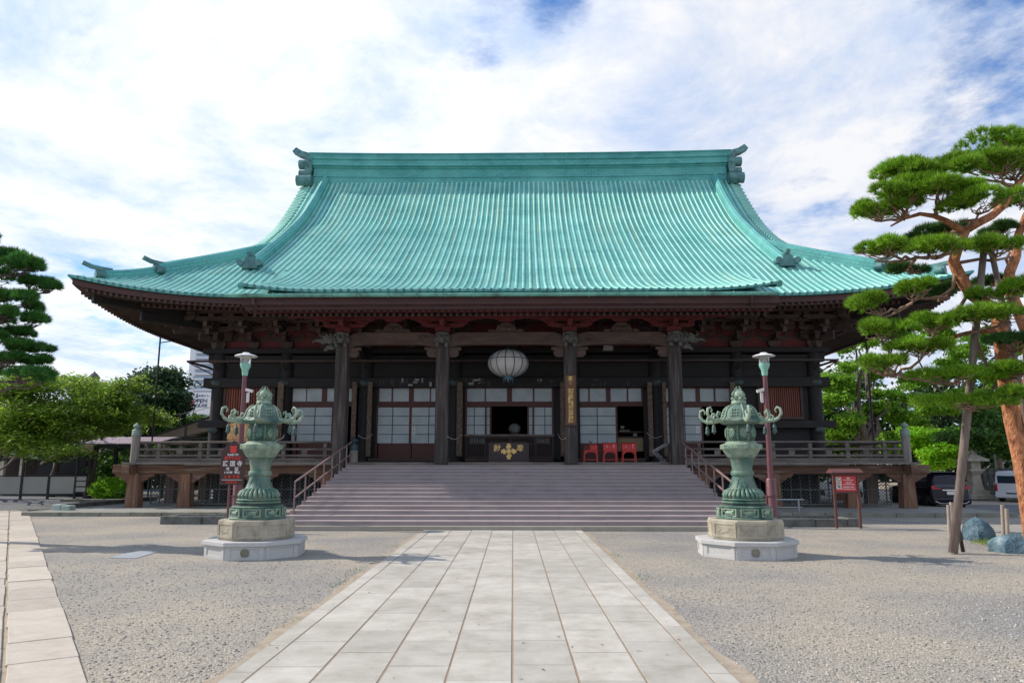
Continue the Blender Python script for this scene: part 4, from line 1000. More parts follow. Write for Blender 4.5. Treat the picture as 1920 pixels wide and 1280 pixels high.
# ------------------------------------------------------------------ porch
def porch():
    for i, x in enumerate(PX):
        b = TP(); h = .285; cfr = .05; z0 = 2.0 if i in (1, 2) else .1
        P = [(-h + cfr, -h), (h - cfr, -h), (h, -h + cfr), (h, h - cfr), (h - cfr, h), (-h + cfr, h), (-h, h - cfr), (-h, -h + cfr)]
        for (za, zb) in ((z0, 7.45),):
            A = [b.vert((x + p, PY + q, za)) for p, q in P]; B = [b.vert((x + p * .97, PY + q * .97, zb)) for p, q in P]; b.face(A[::-1]); b.face(B)
            for k in range(8): b.face((A[k], A[(k + 1) % 8], B[(k + 1) % 8], B[k]))
        b.build('porch_pillar', 'wood_pillar', temple)
    # arched tie beams between pillars
    for x0, x1 in zip(PX, PX[1:]):
        a, d = x0 + .27, x1 - .27; n = 24; T = []; Bt = []
        for k in range(n + 1):
            t = k / n; e = min(t, 1 - t) * (d - a); x = a + (d - a) * t
            T.append((x, 7.56 - .16 * max(0, 1 - e / .55) ** 2)); Bt.append((x, 7.02 - (.0) - .10 * max(0, 1 - max(0, e - .1) / .7) ** 1.5 + .03 * math.sin(math.pi * t)))
        b = TP(); b.prism(T + Bt[::-1], PY - .19, PY + .19)
        for xx, sg in ((a, 1), (d, -1)):                     # scroll carved on each beam end
            for r_ in (.18, .12, .06): 
                P = [Vector((xx + sg * .62 + r_ * math.cos(u), PY - .195, 7.30 + r_ * .9 * math.sin(u))) for u in (5.2 * q / 14 for q in range(15))]; b.tube(P, .018, 5)
            b.beam((xx + sg * .8, PY - .195, 7.22), (xx + sg * 1.35, PY - .195, 7.12), .03, .03)
        b.box(a + .9, d - .9, PY - .215, PY - .191, 7.09, 7.12)
        b.build('porch_tie_beam', 'wood_brown', temple, bevel=.03)
        for xx, sg in ((a, 1), (d, -1)):                     # bracket arms below the beam ends
            b = TP(); P = [(0, 6.93), (0, 6.50), (.30, 6.50), (.42, 6.58), (.46, 6.70), (.40, 6.78), (.55, 6.82), (.55, 6.93)]
            P = [(xx + sg * p, z) for p, z in P]; b.prism(P if sg < 0 else P[::-1], PY - .12, PY + .12); b.build('beam_bracket', 'wood_brown', temple, bevel=.02)
        # frog-leg strut carving in the middle
        m = (a + d) / 2; b = TP()
        P = [(-.85, 7.565), (-.80, 7.63), (-.5, 7.66), (-.38, 7.85), (-.2, 7.98), (0, 8.0), (.2, 7.98), (.38, 7.85), (.5, 7.66), (.80, 7.63), (.85, 7.565)]
        b.prism([(m + x, z) for x, z in P][::-1], PY - .08, PY + .08)
        for sg in (-1, 1):
            b.blob((m + sg * .16, PY - .11, 7.74), (.13, .06, .09), 8, 6, .3, seed=int(m * 10) + sg); b.blob((m + sg * .62, PY - .09, 7.64), (.2, .07, .07), 8, 6, .2, seed=3 + sg)
        b.build('frog_leg_strut', 'wood_brown', temple, bevel=.01)
    # lion heads on pillar fronts, beasts at the outer sides
    for i, x in enumerate(PX):
        b = TP(); y = PY - .34; z = 7.42
        b.blob((x, y, z - .15), (.27, .24, .22), 12, 9, .12, i); b.blob((x, y - .20, z - .22), (.17, .14, .12), 10, 7, .1, i + 5); b.blob((x, y - .04, z + .06), (.24, .18, .09), 10, 6, .2, i + 2)
        for sg in (-1, 1):
            b.blob((x + sg * .10, y - .22, z - .08), .055, 8, 6, 0); b.blob((x + sg * .24, y, z + .03), (.08, .06, .09), 8, 6, .1, 1); b.blob((x + sg * .2, y - .12, z - .42), (.09, .12, .13), 8, 6, .2, i); b.blob((x + sg * .26, y + .02, z - .2), (.09, .14, .17), 8, 6, .3, i + 9)
        b.box(x - .14, x + .14, y - .31, y - .2, z - .36, z - .33)
        b.build('lion_carving', 'carving', temple, smooth=True)
    for i, sg in ((0, -1), (3, 1)):
        x = PX[i] + sg * .3; b = TP(); z = 7.3
        b.blob((x + sg * .15, PY, z), (.30, .22, .27), 12, 9, .2, i + 1); b.blob((x + sg * .42, PY - .05, z + .02), (.24, .19, .20), 12, 9, .18, i + 2); b.blob((x + sg * .60, PY - .06, z - .12), (.16, .13, .11), 10, 7, .1, i)
        b.tube([(x + sg * .62, PY - .08, z - .02), (x + sg * .8, PY - .1, z - .08), (x + sg * .95, PY - .1, z - .05), (x + sg * 1.08, PY - .1, z - .16)], [.09, .07, .05, .03], 8)
        b.tube([(x + sg * .62, PY - .02, z + .1), (x + sg * .74, PY - .05, z + .14), (x + sg * .8, PY - .08, z + .24)], [.05, .04, .015], 7)
        b.blob((x + sg * .2, PY - .1, z - .36), (.22, .15, .13), 10, 7, .25, i + 3); b.tube([(x + sg * .25, PY - .12, z - .3), (x + sg * .42, PY - .15, z - .46), (x + sg * .52, PY - .15, z - .5)], [.10, .07, .05], 8)
        for k in range(7): b.blob((x + sg * (.05 + .06 * k), PY - .19, z + .16 - .05 * (k % 3)), .065, 7, 5, .2, k)
        b.build('beast_carving', 'carving', temple, smooth=True)
    # red bracket sets on the pillars and the purlin
    for x in PX:
        b = TP()
        b.prism([(x - .32, 7.78), (x - .32, 7.62), (x - .22, 7.47), (x + .22, 7.47), (x + .32, 7.62), (x + .32, 7.78)], PY - .3, PY + .3)
        boat(b, .95, .17, PY - .11, PY + .11, x, 7.785, .5)
        for u in (-.8, 0, .8): b.prism([(x + u - .15, 8.07), (x + u - .15, 8.0), (x + u - .1, 7.958), (x + u + .1, 7.958), (x + u + .15, 8.0), (x + u + .15, 8.07)], PY - .15, PY + .15)
        boat(b, 1.35, .16, PY - .105, PY + .105, x, 8.072, .55)
        P = [(PY - .75, 8.05), (PY - .72, 7.9), (PY - .55, 7.8), (PY - .3, 7.78), (PY - .12, 7.6), (PY - .12, 8.05)]
        b.prism([(y, z) for y, z in P], x - .11, x + .11, axis='x')
        b.build('porch_bracket', 'wood_frieze', temple, bevel=.012)
    b = TP(); b.box(PX[0] - 2.6, PX[3] + 2.6, PY - .12, PY + .12, 8.236, 8.42); b.box(PX[0] - 2.6, PX[3] + 2.6, PY - .02, PY + .06, 8.42, 8.9); b.build('porch_purlin', 'wood_frieze', temple)
    for a, d in zip(PX, PX[1:]):
        b = TP(); m = (a + d) / 2; w = (d - a) / 2 - 1.0
        for sg in (-1, 1):                                       # spandrels leaving two arched openings
            P = [(m + sg * w, 7.90), (m + sg * (w + .5), 7.90), (m + sg * (w + .5), 8.234), (m, 8.234), (m, 8.02), (m + sg * .30, 8.05), (m + sg * .42, 8.14), (m + sg * (w * .5), 8.19), (m + sg * (w - .35), 8.13), (m + sg * (w - .08), 8.02)]
            b.prism(P if sg < 0 else P[::-1], PY - .04, PY + .03)
        b.build('frieze_board', 'wood_frieze', temple)
    # curved beams tying the pillars to the hall
    for x, wx in zip(PX, (WX[2], WX[3], WX[4], WX[5])):
        b = TP(); n = 10
        pts = [Vector((x + (wx - x) * k / n, PY + .25 + (WY - .3 - PY - .25) * k / n, 7.05 + .28 * math.sin(math.pi * k / n))) for k in range(n + 1)]
        b.sweep(pts, [(-.13, -.2), (.13, -.2), (.13, .2), (-.13, .2)], (1, 0, 0)); b.build('rainbow_beam', 'wood_black', temple)
    # small ochre lamp boxes beside the outer pillars and a speaker under the right beam
    for px in (652, 1254.5):
        X, Z = lx(px, 674, PY + .3); b = TB(); b.box(X - .09, X + .09, PY + .1, PY + .35, Z - .1, Z + .1); b.build('lamp_box', 'ema', temple, bevel=.02)
    X, Z = lx(1140, 652, PY + .6); b = TB(); b.prism([(X - .24, Z - .12), (X + .24, Z - .12), (X + .19, Z + .14), (X - .19, Z + .14)], PY + .5, PY + .8); b.build('loudspeaker', 'wood_grey', temple, bevel=.02)
porch()

# ------------------------------------------------------------------ veranda
VX, VY = 17.0, 33.0
VPOST = [-16.95, -14.65, -11.4, -8.35, 8.15, 11.2, 14.6, 17.0]
def giboshi(b, x, y, z0, r):
    b.lathe([(r * 1.02, z0), (r * 1.05, z0 + .10), (r * .98, z0 + .12), (r, z0 + .22), (r * .85, z0 + .27), (r * .5, z0 + .30), (r * .46, z0 + .33), (r * .72, z0 + .37), (r * .85, z0 + .43), (r * .72, z0 + .49), (r * .35, z0 + .53), (.012, z0 + .58)], 18, x, y)
def veranda():
    d = TB()
    rnd = random.Random(6); x = -17.4
    while x < 17.5:
        w = rnd.uniform(.24, .34); x1 = min(x + w, 17.5); d.box(x + .003, x1 - .003, 32.52 + rnd.uniform(0, .025), 35.5 if abs(x) < 14.4 else 34.4, 2.00, 2.09); x += w
    for sx in (-1, 1):
        y = 34.4
        while y < 60: d.box(*sorted((sx * 14.75, sx * 17.45)), y + .003, y + .30, 2.0, 2.088); y += .303
    d.build('veranda_deck', 'wood_grey', temple)
    for (x0, x1) in ((-17.95, -7.75), (7.4, 18.0)):
        b = TB(); b.box(x0, x1, VY - .16, VY + .16, 1.60, 1.985); b.build('veranda_beam', 'wood_post_h', temple, bevel=.02)
    for sx in (-1, 1):
        b = TB(); b.box(*sorted((sx * 16.85, sx * 17.15)), VY + .165, 60, 1.6, 1.98); b.box(*sorted((sx * 16.84, sx * 17.16)), VY - .85, VY - .165, 1.6, 1.975); b.build('veranda_beam', 'wood_post_h', temple, bevel=.02)
    def corbel(b, x, sg, y0=VY - .12, y1=VY + .12):
        P = [(0, 1.595), (0, 1.2), (.14, 1.22), (.22, 1.30), (.34, 1.33), (.40, 1.42), (.56, 1.45), (.66, 1.56), (.66, 1.595)]
        P = [(x + sg * .24 + sg * p, z) for p, z in P]; b.prism(P if sg < 0 else P[::-1], y0, y1)
    for x in VPOST:
        b = TB(); b.prism([(x - .30, .12), (x + .30, .12), (x + .235, 1.597), (x - .235, 1.597)], VY - .25, VY + .25); p = b.build('underfloor_post', 'wood_post', temple, bevel=.02)
        for sg in (-1, 1): b = TB(); corbel(b, x, sg); b.build('corbel', 'wood_post_h', p, bevel=.015)
    for sx in (-1, 1):
        for y in (36.5, 40.2, 44.6, 49, 53.4):
            b = TB(); b.box(*sorted((sx * 16.75, sx * 17.2)), y - .22, y + .22, .12, 1.6); b.build('underfloor_post', 'wood_post', temple, bevel=.02)
    # lattice screens under the floor
    def lattice(x0, x1, y, z0=.2, z1=1.58):
        b = TB(); fr = .05
        b.box(x0, x1, y, y + .05, z0, z0 + fr); b.box(x0, x1, y, y + .05, z1 - fr, z1)
        k = x0
        while k < x1: b.box(k, k + .035, y - .012, y + .048, z0 + fr, z1 - fr); k += .42
        b.box(x0, x1, y - .01, y + .045, .86, .90)
        h = z1 - z0; t = x0 - h
        while t < x1:
            a0, a1 = max(t, x0), min(t + h, x1)
            if a1 > a0:
                b.beam((a0, y + .02, z0 + a0 - t), (a1, y + .02, z0 + a1 - t), .018, .012, (0, 1, 0)); b.beam((a0, y + .034, z1 - (a0 - t)), (a1, y + .034, z1 - (a1 - t)), .018, .012, (0, 1, 0))
            t += .15
        return b.build('lattice_screen', 'lattice', temple)
    for a, e in zip(VPOST[:4], VPOST[1:4]): lattice(a + .25, e - .25, 33.9)
    for a, e in zip(VPOST[4:], VPOST[5:]): lattice(a + .25, e - .25, 33.9)
    b = TB(); b.box(-12.2, 12.2, 35.2, 35.3, .12, 1.9); b.build('underfloor_dark_sheet', 'black', temple)  # near-black sheet puts the underfloor shade into colour
    b = TB(); b.box(-13.2, 13.2, 34.3, 35.15, .13, .42); b.build('foundation_stone', 'stone_dark', temple)
    # balustrades
    def rail(name, a, e):
        a = Vector(a); e = Vector(e); L_ = (e - a).length; t = (e - a).normalized(); b = TB()
        b.beam(a + Vector((0, 0, .09)), e + Vector((0, 0, .09)), .20, .18); b.beam(a + Vector((0, 0, .29)), e + Vector((0, 0, .29)), .13, .09)
        b.beam(a + Vector((0, 0, .57)), e + Vector((0, 0, .57)), .13, .085)
        b.tube([a + Vector((0, 0, .88)), e + Vector((0, 0, .88))], .05, 8)
        n = max(2, round(L_ / 1.75))
        for i in range(n):
            p = a + t * (L_ * (i + .5) / n); b.M = Matrix.Translation(p) @ Matrix.Rotation(math.atan2(t.y, t.x), 4, 'Z')
            b.lathe([(.12, .182), (.12, .5)], 4, rot=R(45)); b.lathe([(.115, .62), (.10, .66), (.13, .72), (.11, .80), (.07, .83)], 4, rot=R(45)); b.M = None
            if i < n - 1:
                p = a + t * (L_ * (i + 1) / n); b.M = Matrix.Translation(p) @ Matrix.Rotation(math.atan2(t.y, t.x), 4, 'Z'); b.box(-.13, .13, -.05, .05, .335, .525); b.M = None
        return b.build(name, 'wood_grey_d', temple, bevel=.006)
    zr = 2.09; xl, xr = -7.55, 7.2
    rail('veranda_balustrade', (-16.85, 32.85, zr), (xl, 32.85, zr)); rail('veranda_balustrade', (xr, 32.85, zr), (16.9, 32.85, zr))
    for sx, X in ((-1, -17.0), (1, 17.05)): rail('veranda_balustrade', (X, 33.0, zr), (X, 59, zr))
    for x, y, m_, r_, h_ in ((-17.0, 32.85, 'giboshi', .185, 1.16), (17.05, 32.85, 'giboshi', .185, 1.16), (xl + .35, 32.75, 'cap_metal', .20, .52), (xr - .3, 32.75, 'cap_metal', .20, .52)):
        b = TB(); b.lathe([(r_, 2.091), (r_ * .96, 2.09 + h_)], 14, x, y); p = b.build('newel_post', 'wood_grey_v', temple, smooth=True, autos=40)
        q = TB(); giboshi(q, x, y, 2.09 + h_, r_ * 1.04); q.build('bulb_cap', m_, p, smooth=True, autos=50)
M['wood_post_h'] = mat('weathered_red_beam', [c(.065, .042, .032), c(.15, .075, .045), c(.24, .19, .16)], (.8, 8, 8), .85, .5, 50)
M['wood_grey_d'] = mat('dark_grey_balustrade', [c(.075, .062, .056), c(.14, .118, .105), c(.20, .175, .155)], (1.4, 6, 6), .85, .5, 50)
veranda()

# ------------------------------------------------------------------ staircase
SXL, SXR = -7.40, 7.32
def stairs():
    root = empty('staircase', 'broad flight of fifteen mauve steps rising to the temple porch', 'staircase', (0, Y0, 0), TROT)
    n = 15; b = TB(); rs = random.Random(12)
    for k in range(1, n + 1):
        y = Y0 + .61 * (k - 1); z = .12 + .123 * k
        cuts = [SXL] + sorted(SXL + (SXR - SXL) * (q + .5 * (k % 2)) / 5 + rs.uniform(-.05, .05) for q in range(1, 5)) + [SXR]
        for xa, xb in zip(cuts, cuts[1:]):                     # blocks butted with a hairline joint
            dz = rs.uniform(-.0025, .0025)
            b.box(xa + .003, xb - .003, y, y + (.61 if k < n else 1.0), .02 if k == 1 else z - .20, z + dz)
            b.box(xa + .002, xb - .002, y - .022, y + .05, z - .036, z + .004 + dz)
    b.build('steps', 'stairs', root, bevel=.006)
    b = TB(); b.box(SXL - .35, SXR + .35, Y0 - .3, Y0 - .023, GZ - .05, .115); b.box(SXL - .35, SXR + .35, Y0 + .0, 31, GZ - .06, .012); b.build('base_slab', 'slab_edge', root, bevel=.01)
    b = TB()
    for sx, X in ((-1, SXL + .03), (1, SXR - .03)):
        P = [(Y0 + .02, .02), (32.5, .02), (32.5, 1.7), (Y0 + .02, .03)]
        b.prism(P, *sorted((X, X - sx * .05)), axis='x')
    b.build('stringer', 'stairs', root)
    for sx, X in ((-1, SXL + .14), (1, SXR - .14)):
        r = TB(); zs = lambda y: .12 + .123 * (max(0, math.floor((y - Y0) / .61)) + 1)
        ys = [24.75 + 1.16 * i for i in range(8)]; top = lambda y: 1.42 + .1985 * (y - 24.75)
        for y in ys: r.beam((X, y, zs(y)), (X, y, top(y)), .045, .045, (0, 1, 0))
        r.beam((X, ys[0] - .03, top(ys[0])), (X, ys[-1], top(ys[-1])), .05, .05); r.beam((X, ys[0], top(ys[0]) - .52), (X, ys[-1], top(ys[-1]) - .52), .045, .045)
        r.beam((X, ys[-1], top(ys[-1])), (X, ys[-1] + .9, top(ys[-1])), .05, .05)
        r.build('handrail', 'rail', root)
stairs()

# ------------------------------------------------------------------ bronze lanterns
def oct_ring(b, r0, z0, r1, z1, rot): b.lathe([(r0, z0), (r1, z1)], 8, rot=rot)
def lantern(loc, rot, label):
    root = empty('bronze_lantern', label, 'lantern', loc, 0, 'pair of bronze lanterns flanking the approach')
    q = R(22.5) + rot
    b = MB(); b.lathe([(1.20, GZ - .05), (1.20, .25)], 8, rot=q); b.lathe([(1.27, .252), (1.27, .345)], 8, rot=q); pl = b.build('plinth', 'granite', root, bevel=.012)
    b = MB()                                                     # sunk panels: thin frames set proud of each face
    for k in range(8):
        a = q + math.pi / 8 + k * math.pi / 4; ap = 1.20 * math.cos(math.pi / 8); half = 1.20 * math.sin(math.pi / 8)
        b.M = Matrix.Rotation(a, 4, 'Z') @ Matrix.Translation((ap, 0, 0)) @ Matrix.Rotation(R(90), 4, 'Z')
        for x0, x1, z0, z1 in ((-half + .02, -half + .13, GZ, .249), (half - .13, half - .02, GZ, .249), (-half + .13, half - .13, .20, .249), (-half + .13, half - .13, GZ, .04)): b.box(x0, x1, -.018, .001, z0, z1)
        if k in (5, 6):
            pass
    b.M = None; b.build('plinth_frames', 'granite', pl, bevel=.004)
    b = MB(); a = q + math.pi / 8 + 5 * math.pi / 4 if False else None
    # round crest on the front face
    fa = min((q + math.pi / 8 + k * math.pi / 4 for k in range(8)), key=lambda a_: abs(((a_ + math.pi / 2 + math.pi) % (2 * math.pi)) - math.pi))
    ap = 1.20 * math.cos(math.pi / 8)
    b.M = Matrix.Rotation(fa, 4, 'Z') @ Matrix.Translation((ap + .004, 0, .12)) @ Matrix.Rotation(R(90), 4, 'Y')
    b.lathe([(.088, 0), (.088, .006)], 24)
    for k in range(24):
        u = 2 * math.pi * k / 24; v = u + 2 * math.pi / 24; b.beam((.094 * math.cos(u), .094 * math.sin(u), .008), (.094 * math.cos(v), .094 * math.sin(v), .008), .012, .014)
    for i in (-1, 0, 1):
        for j in (-1, 0, 1): b.lathe([(.022, .004), (.022, .012), (.01, .014)], 8, i * .047, j * .047)
    b.M = None; b.build('crest', 'kerb', pl)
    b = MB(); b.lathe([(.93, .347), (.93, .76), (.90, .80)], 8, rot=q); ped = b.build('pedestal', 'sandstone', root, bevel=.025)
    b = MB()
    for k in range(8):
        a = q + math.pi / 8 + k * math.pi / 4; ap = .93 * math.cos(math.pi / 8); half = .93 * math.sin(math.pi / 8)
        b.M = Matrix.Rotation(a, 4, 'Z') @ Matrix.Translation((ap, 0, 0)) @ Matrix.Rotation(R(90), 4, 'Z')
        for x0, x1, z0, z1 in ((-half + .03, -half + .08, .40, .73), (half - .08, half - .03, .40, .73), (-half + .08, half - .08, .68, .73), (-half + .08, half - .08, .40, .45)): b.box(x0, x1, -.014, .002, z0, z1)
        rr = random.Random(k); [b.blob((rr.uniform(-.16, .16), 0, .56 + rr.uniform(-.06, .06)), (.055, .012, .03), 7, 5, .3, k * 3 + j) for j in range(6)]
    b.M = None; b.build('carved_panels', 'sandstone', ped, bevel=.006)
    # bronze base drum with animal panels
    b = MB(); b.lathe([(.66, .80), (.68, .83), (.64, .86), (.62, 1.07), (.64, 1.10), (.58, 1.12), (.50, 1.14), (.50, 1.20), (.53, 1.22), (.53, 1.26), (.48, 1.28), (.50, 1.30)], 32, rot=q, lobes=8, lobe=.05); b.lathe([(.52, 1.30), (.54, 1.33), (.50, 1.36)], 32)
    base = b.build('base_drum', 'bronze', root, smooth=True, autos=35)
    b = MB()
    for k in range(8):
        a = q + math.pi / 8 + k * math.pi / 4
        b.M = Matrix.Rotation(a, 4, 'Z') @ Matrix.Translation((.635, 0, 0)) @ Matrix.Rotation(R(90), 4, 'Z')
        for x0, x1, z0, z1 in ((-.21, -.185, .87, 1.06), (.185, .21, .87, 1.06), (-.185, .185, 1.035, 1.06), (-.185, .185, .87, .895)): b.box(x0, x1, -.022, .01, z0, z1)
        b.blob((0, 0, .965), (.12, .035, .045), 10, 7, .2, k); b.blob((.11, -.005, 1.0), (.045, .03, .035), 8, 6, .15, k + 4); [b.tube([(x, -.02, .95), (x + .015, -.022, .905)], .013, 5) for x in (-.09, -.03, .04, .09)]; b.tube([(-.11, -.01, .98), (-.16, -.015, 1.02)], .012, 5)
    b.M = None; b.build('animal_reliefs', 'bronze_pale', base, smooth=True, autos=40)
    b = MB()                                                     # lotus petals
    for k in range(26):
        a = 2 * math.pi * k / 26 + q; b.M = Matrix.Rotation(a, 4, 'Z')
        b.tube([(.47, 0, 1.37), (.475, 0, 1.41), (.435, 0, 1.47), (.36, 0, 1.52), (.29, 0, 1.54)], [.025, .05, .048, .036, .015], 8); 
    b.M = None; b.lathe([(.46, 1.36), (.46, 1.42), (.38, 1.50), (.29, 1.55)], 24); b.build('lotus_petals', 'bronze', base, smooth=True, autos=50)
    # waisted shaft, eight-sided
    b = MB(); b.lathe([(.36, 1.54), (.355, 1.565), (.33, 1.58), (.285, 1.68), (.255, 1.80), (.245, 1.86)], 32); b.lathe([(.27, 1.86), (.285, 1.885), (.285, 1.92), (.27, 1.95)], 32); b.lathe([(.245, 1.95), (.255, 2.05), (.28, 2.16), (.305, 2.22), (.33, 2.235)], 32)
    sh = b.build('shaft', 'bronze', root, smooth=True, autos=40)
    b = MB()
    for k in range(8):
        a = q + k * math.pi / 4; b.M = Matrix.Rotation(a, 4, 'Z')
        for s_ in ((-1, 1) if k % 2 else ()): b.tube([(.325, s_ * .10, 1.59), (.29, s_ * .085, 1.68), (.262, s_ * .05, 1.77), (.256, 0, 1.82)], .007, 5)
    b.M = None; b.build('shaft_arches', 'bronze', sh)
    b = MB(); b.lathe([(.33, 2.237), (.35, 2.26), (.44, 2.40), (.455, 2.42)], 32, lobes=16, lobe=.04); b.lathe([(.50, 2.42), (.525, 2.435), (.525, 2.56), (.50, 2.575)], 8, rot=q); b.lathe([(.46, 2.576), (.40, 2.62), (.38, 2.64), (.37, 2.68)], 24)
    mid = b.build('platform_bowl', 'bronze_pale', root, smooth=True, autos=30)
    b = MB()
    for k in range(8):
        a = q + math.pi / 8 + k * math.pi / 4; ap = .525 * math.cos(math.pi / 8)
        b.M = Matrix.Rotation(a, 4, 'Z') @ Matrix.Translation((ap, 0, 0)) @ Matrix.Rotation(R(90), 4, 'Z')
        for x0, x1, z0, z1 in ((-.17, -.15, 2.455, 2.545), (.15, .17, 2.455, 2.545), (-.15, .15, 2.53, 2.545), (-.15, .15, 2.455, 2.47)): b.box(x0, x1, -.012, .004, z0, z1)
        b.blob((0, 0, 2.50), (.12, .018, .022), 9, 5, .4, k)
    b.M = None; b.build('cloud_panels', 'bronze_pale', mid)
    # pierced round fire box
    b = MB(); zc, rz_, rr = 2.845, .185, .36
    P = lambda u, v: (rr * (1 - .22 * abs(v) ** 2.4) * math.cos(u), rr * (1 - .22 * abs(v) ** 2.4) * math.sin(u), zc + rz_ * v)
    n = 34
    for k in range(n):
        for sg in (-1, 1):
            pts = [P(2 * math.pi * k / n + sg * v * .55, v) for v in [-1 + .4 * j for j in range(6)]]; b.tube(pts, .0085, 4, cap=False)
    for k in range(8):
        u = q + 2 * math.pi * k / 8; b.tube([P(u, -1 + .25 * j) for j in range(9)], .02, 6)
        u += math.pi / 8; o = Vector(P(u, 0)); nrm = Vector((math.cos(u), math.sin(u), 0)); b.M = Matrix.Translation(o) @ Matrix.Rotation(u, 4, 'Z') @ Matrix.Rotation(R(90), 4, 'Y')
        b.lathe([(.085, -.004), (.085, .016), (.07, .018)], 14)
        for j in range(5): b.lathe([(.022, .016), (.018, .026)], 7, .045 * math.cos(j * 1.256), .045 * math.sin(j * 1.256))
        b.M = None
    for v in (-1, 1): b.tube([P(2 * math.pi * k / 24, v) for k in range(25)], .022, 6, cap=False)
    fb = b.build('fire_box', 'bronze', root, smooth=True, autos=40)
    b = MB(); b.lathe([(.22, 2.66), (.26, 2.8), (.26, 2.9), (.22, 3.02)], 20); b.build('dark_core', 'nail_cover', fb, smooth=True)  # dark core: shade behind the piercings put into its colour
    # six-sided roof, bell shaped, turned-up rim
    b = MB(); H6 = 6; q6 = R(90) + rot + R(2)
    prof = [(.30, 3.00), (.46, 3.02), (.545, 3.05), (.56, 3.07), (.50, 3.10), (.465, 3.16), (.445, 3.24), (.405, 3.32), (.34, 3.38), (.25, 3.425), (.17, 3.44)]
    rings = []
    for r_, z in prof:
        ring = []
        for k in range(48):
            a = 2 * math.pi * k / 48; w = abs(((a - q6 + math.pi / 6) % (math.pi / 3)) - math.pi / 6) / (math.pi / 6)     # 0 at a corner
            rr2 = r_ * (1 - .10 * w * (1 if r_ > .3 else .4)); zz = z + (.04 * (1 - w) ** 2 if r_ > .49 else 0)
            ring.append(b.vert((rr2 * math.cos(a), rr2 * math.sin(a), zz)))
        rings.append(ring)
    for A, B in zip(rings, rings[1:]):
        for k in range(48): b.face((A[k], A[(k + 1) % 48], B[(k + 1) % 48], B[k]))
    b.face(rings[0][::-1]); b.face(rings[-1]); rf = b.build('lantern_roof', 'bronze', root, smooth=True, autos=50)
    b = MB()
    for k in range(6):
        a = q6 + k * math.pi / 3; b.M = Matrix.Rotation(a, 4, 'Z')
        b.tube([(r_ * 1.01, 0, z + (.04 if r_ > .49 else .01)) for r_, z in prof[3:10]], .02, 7)
        b.M = Matrix.Rotation(a + math.pi / 6, 4, 'Z')
        for i in (-1, 0, 1):
            for j in (0, 1, 2):
                rr2 = (.455, .44, .405)[j]; zz = (3.20, 3.265, 3.33)[j]; b.blob((rr2 * .93, i * .062, zz), (.022, .02, .02), 6, 4, 0)
    b.M = None; b.build('roof_studs', 'bronze_pale', rf, smooth=True)
    b = MB(); b.lathe([(.17, 3.441), (.185, 3.46), (.185, 3.53), (.16, 3.55), (.11, 3.56)], 20)
    for k in range(8): a = k * math.pi / 4; b.M = Matrix.Rotation(a, 4, 'Z'); b.tube([(.13, -.045, 3.56), (.185, 0, 3.60), (.13, .045, 3.56)], .02, 5); b.blob((.15, 0, 3.585), (.05, .04, .035), 7, 5, 0)
    b.M = None; b.lathe([(.07, 3.56), (.13, 3.61), (.145, 3.67), (.11, 3.74), (.05, 3.79), (.012, 3.82)], 18)
    for k in range(4):                                            # flames licking round the jewel
        b.M = Matrix.Rotation(k * math.pi / 2 + .3 + rot, 4, 'Z')
        for j in range(5): t = j / 4; b.tube([(.15 - .07 * t, 0, 3.62 + .10 * t), (.19 - .10 * t, .015, 3.67 + .12 * t), (.16 - .12 * t, 0, 3.73 + .14 * t)], [.02, .016, .004], 5)
    b.M = None; b.build('flaming_jewel', 'bronze_pale', root, smooth=True, autos=60)
    # curling corner arms with bells
    for k in range(6):
        a = q6 + k * math.pi / 3; b = MB(); b.M = Matrix.Rotation(a, 4, 'Z')
        b.tube([(.44, 0, 3.13), (.56, 0, 3.09), (.72, 0, 3.07), (.86, 0, 3.07), (.98, 0, 3.12), (1.05, 0, 3.22), (1.03, 0, 3.33), (.95, 0, 3.36), (.90, 0, 3.30), (.93, 0, 3.25)], [.03, .04, .04, .038, .038, .036, .033, .028, .022, .014], 8)
        b.tube([(.70, 0, 3.11), (.74, 0, 3.20), (.70, 0, 3.27), (.64, 0, 3.26), (.65, 0, 3.20)], [.03, .03, .026, .02, .012], 7)
        b.tube([(.86, 0, 3.09), (.84, 0, 3.17), (.79, 0, 3.19), (.77, 0, 3.15)], [.028, .026, .02, .01], 6)
        for i in range(6): b.blob((.48 + .07 * i, 0, 3.085 + .01 * (i % 2)), (.035, .05, .03), 7, 5, .2, i)
        arm = b.build('corner_arm', 'bronze_pale', root, smooth=True, autos=60)
        b = MB(); x, y = .86 * math.cos(a), .86 * math.sin(a)
        b.lathe([(.012, 3.03), (.012, 2.99), (.035, 2.975), (.05, 2.94), (.054, 2.88), (.066, 2.855), (.066, 2.845), (.03, 2.845), (.03, 2.82), (.005, 2.81)], 12, x, y)
        b.tube([(x, y, 3.08), (x, y, 3.0)], .008, 5); b.build('bell', 'bronze_dark', arm, smooth=True, autos=50)
    zm = [(-1, -1), (.799, .799), (.80, .78), (1.12, 1.07), (1.36, 1.23), (1.54, 1.44), (1.86, 1.74), (1.95, 1.85), (2.237, 2.16), (2.42, 2.34), (2.575, 2.46), (2.68, 2.52), (3.02, 2.93), (3.10, 3.02), (3.44, 3.37), (3.56, 3.49), (3.90, 3.85)]
    for o in root.children_recursive:
        if o.type == 'MESH':
            for v in o.data.vertices: v.co.x *= .91; v.co.y *= .91; v.co.z = float(np.interp(v.co.z, [a_[0] for a_ in zm], [a_[1] for a_ in zm]))
    return root
M['bronze_dark'] = mat('dark_bronze', [c(.04, .07, .065), c(.08, .13, .115)], 8, .5, .3, 30, metal=.3)
lantern((-5.86, 17.32, 0), R(6), 'tall green bronze lantern left of the stone approach beside the brown signboard')
lantern((5.31, 17.32, 0), R(-6), 'tall green bronze lantern right of the stone approach before the right lamp post')

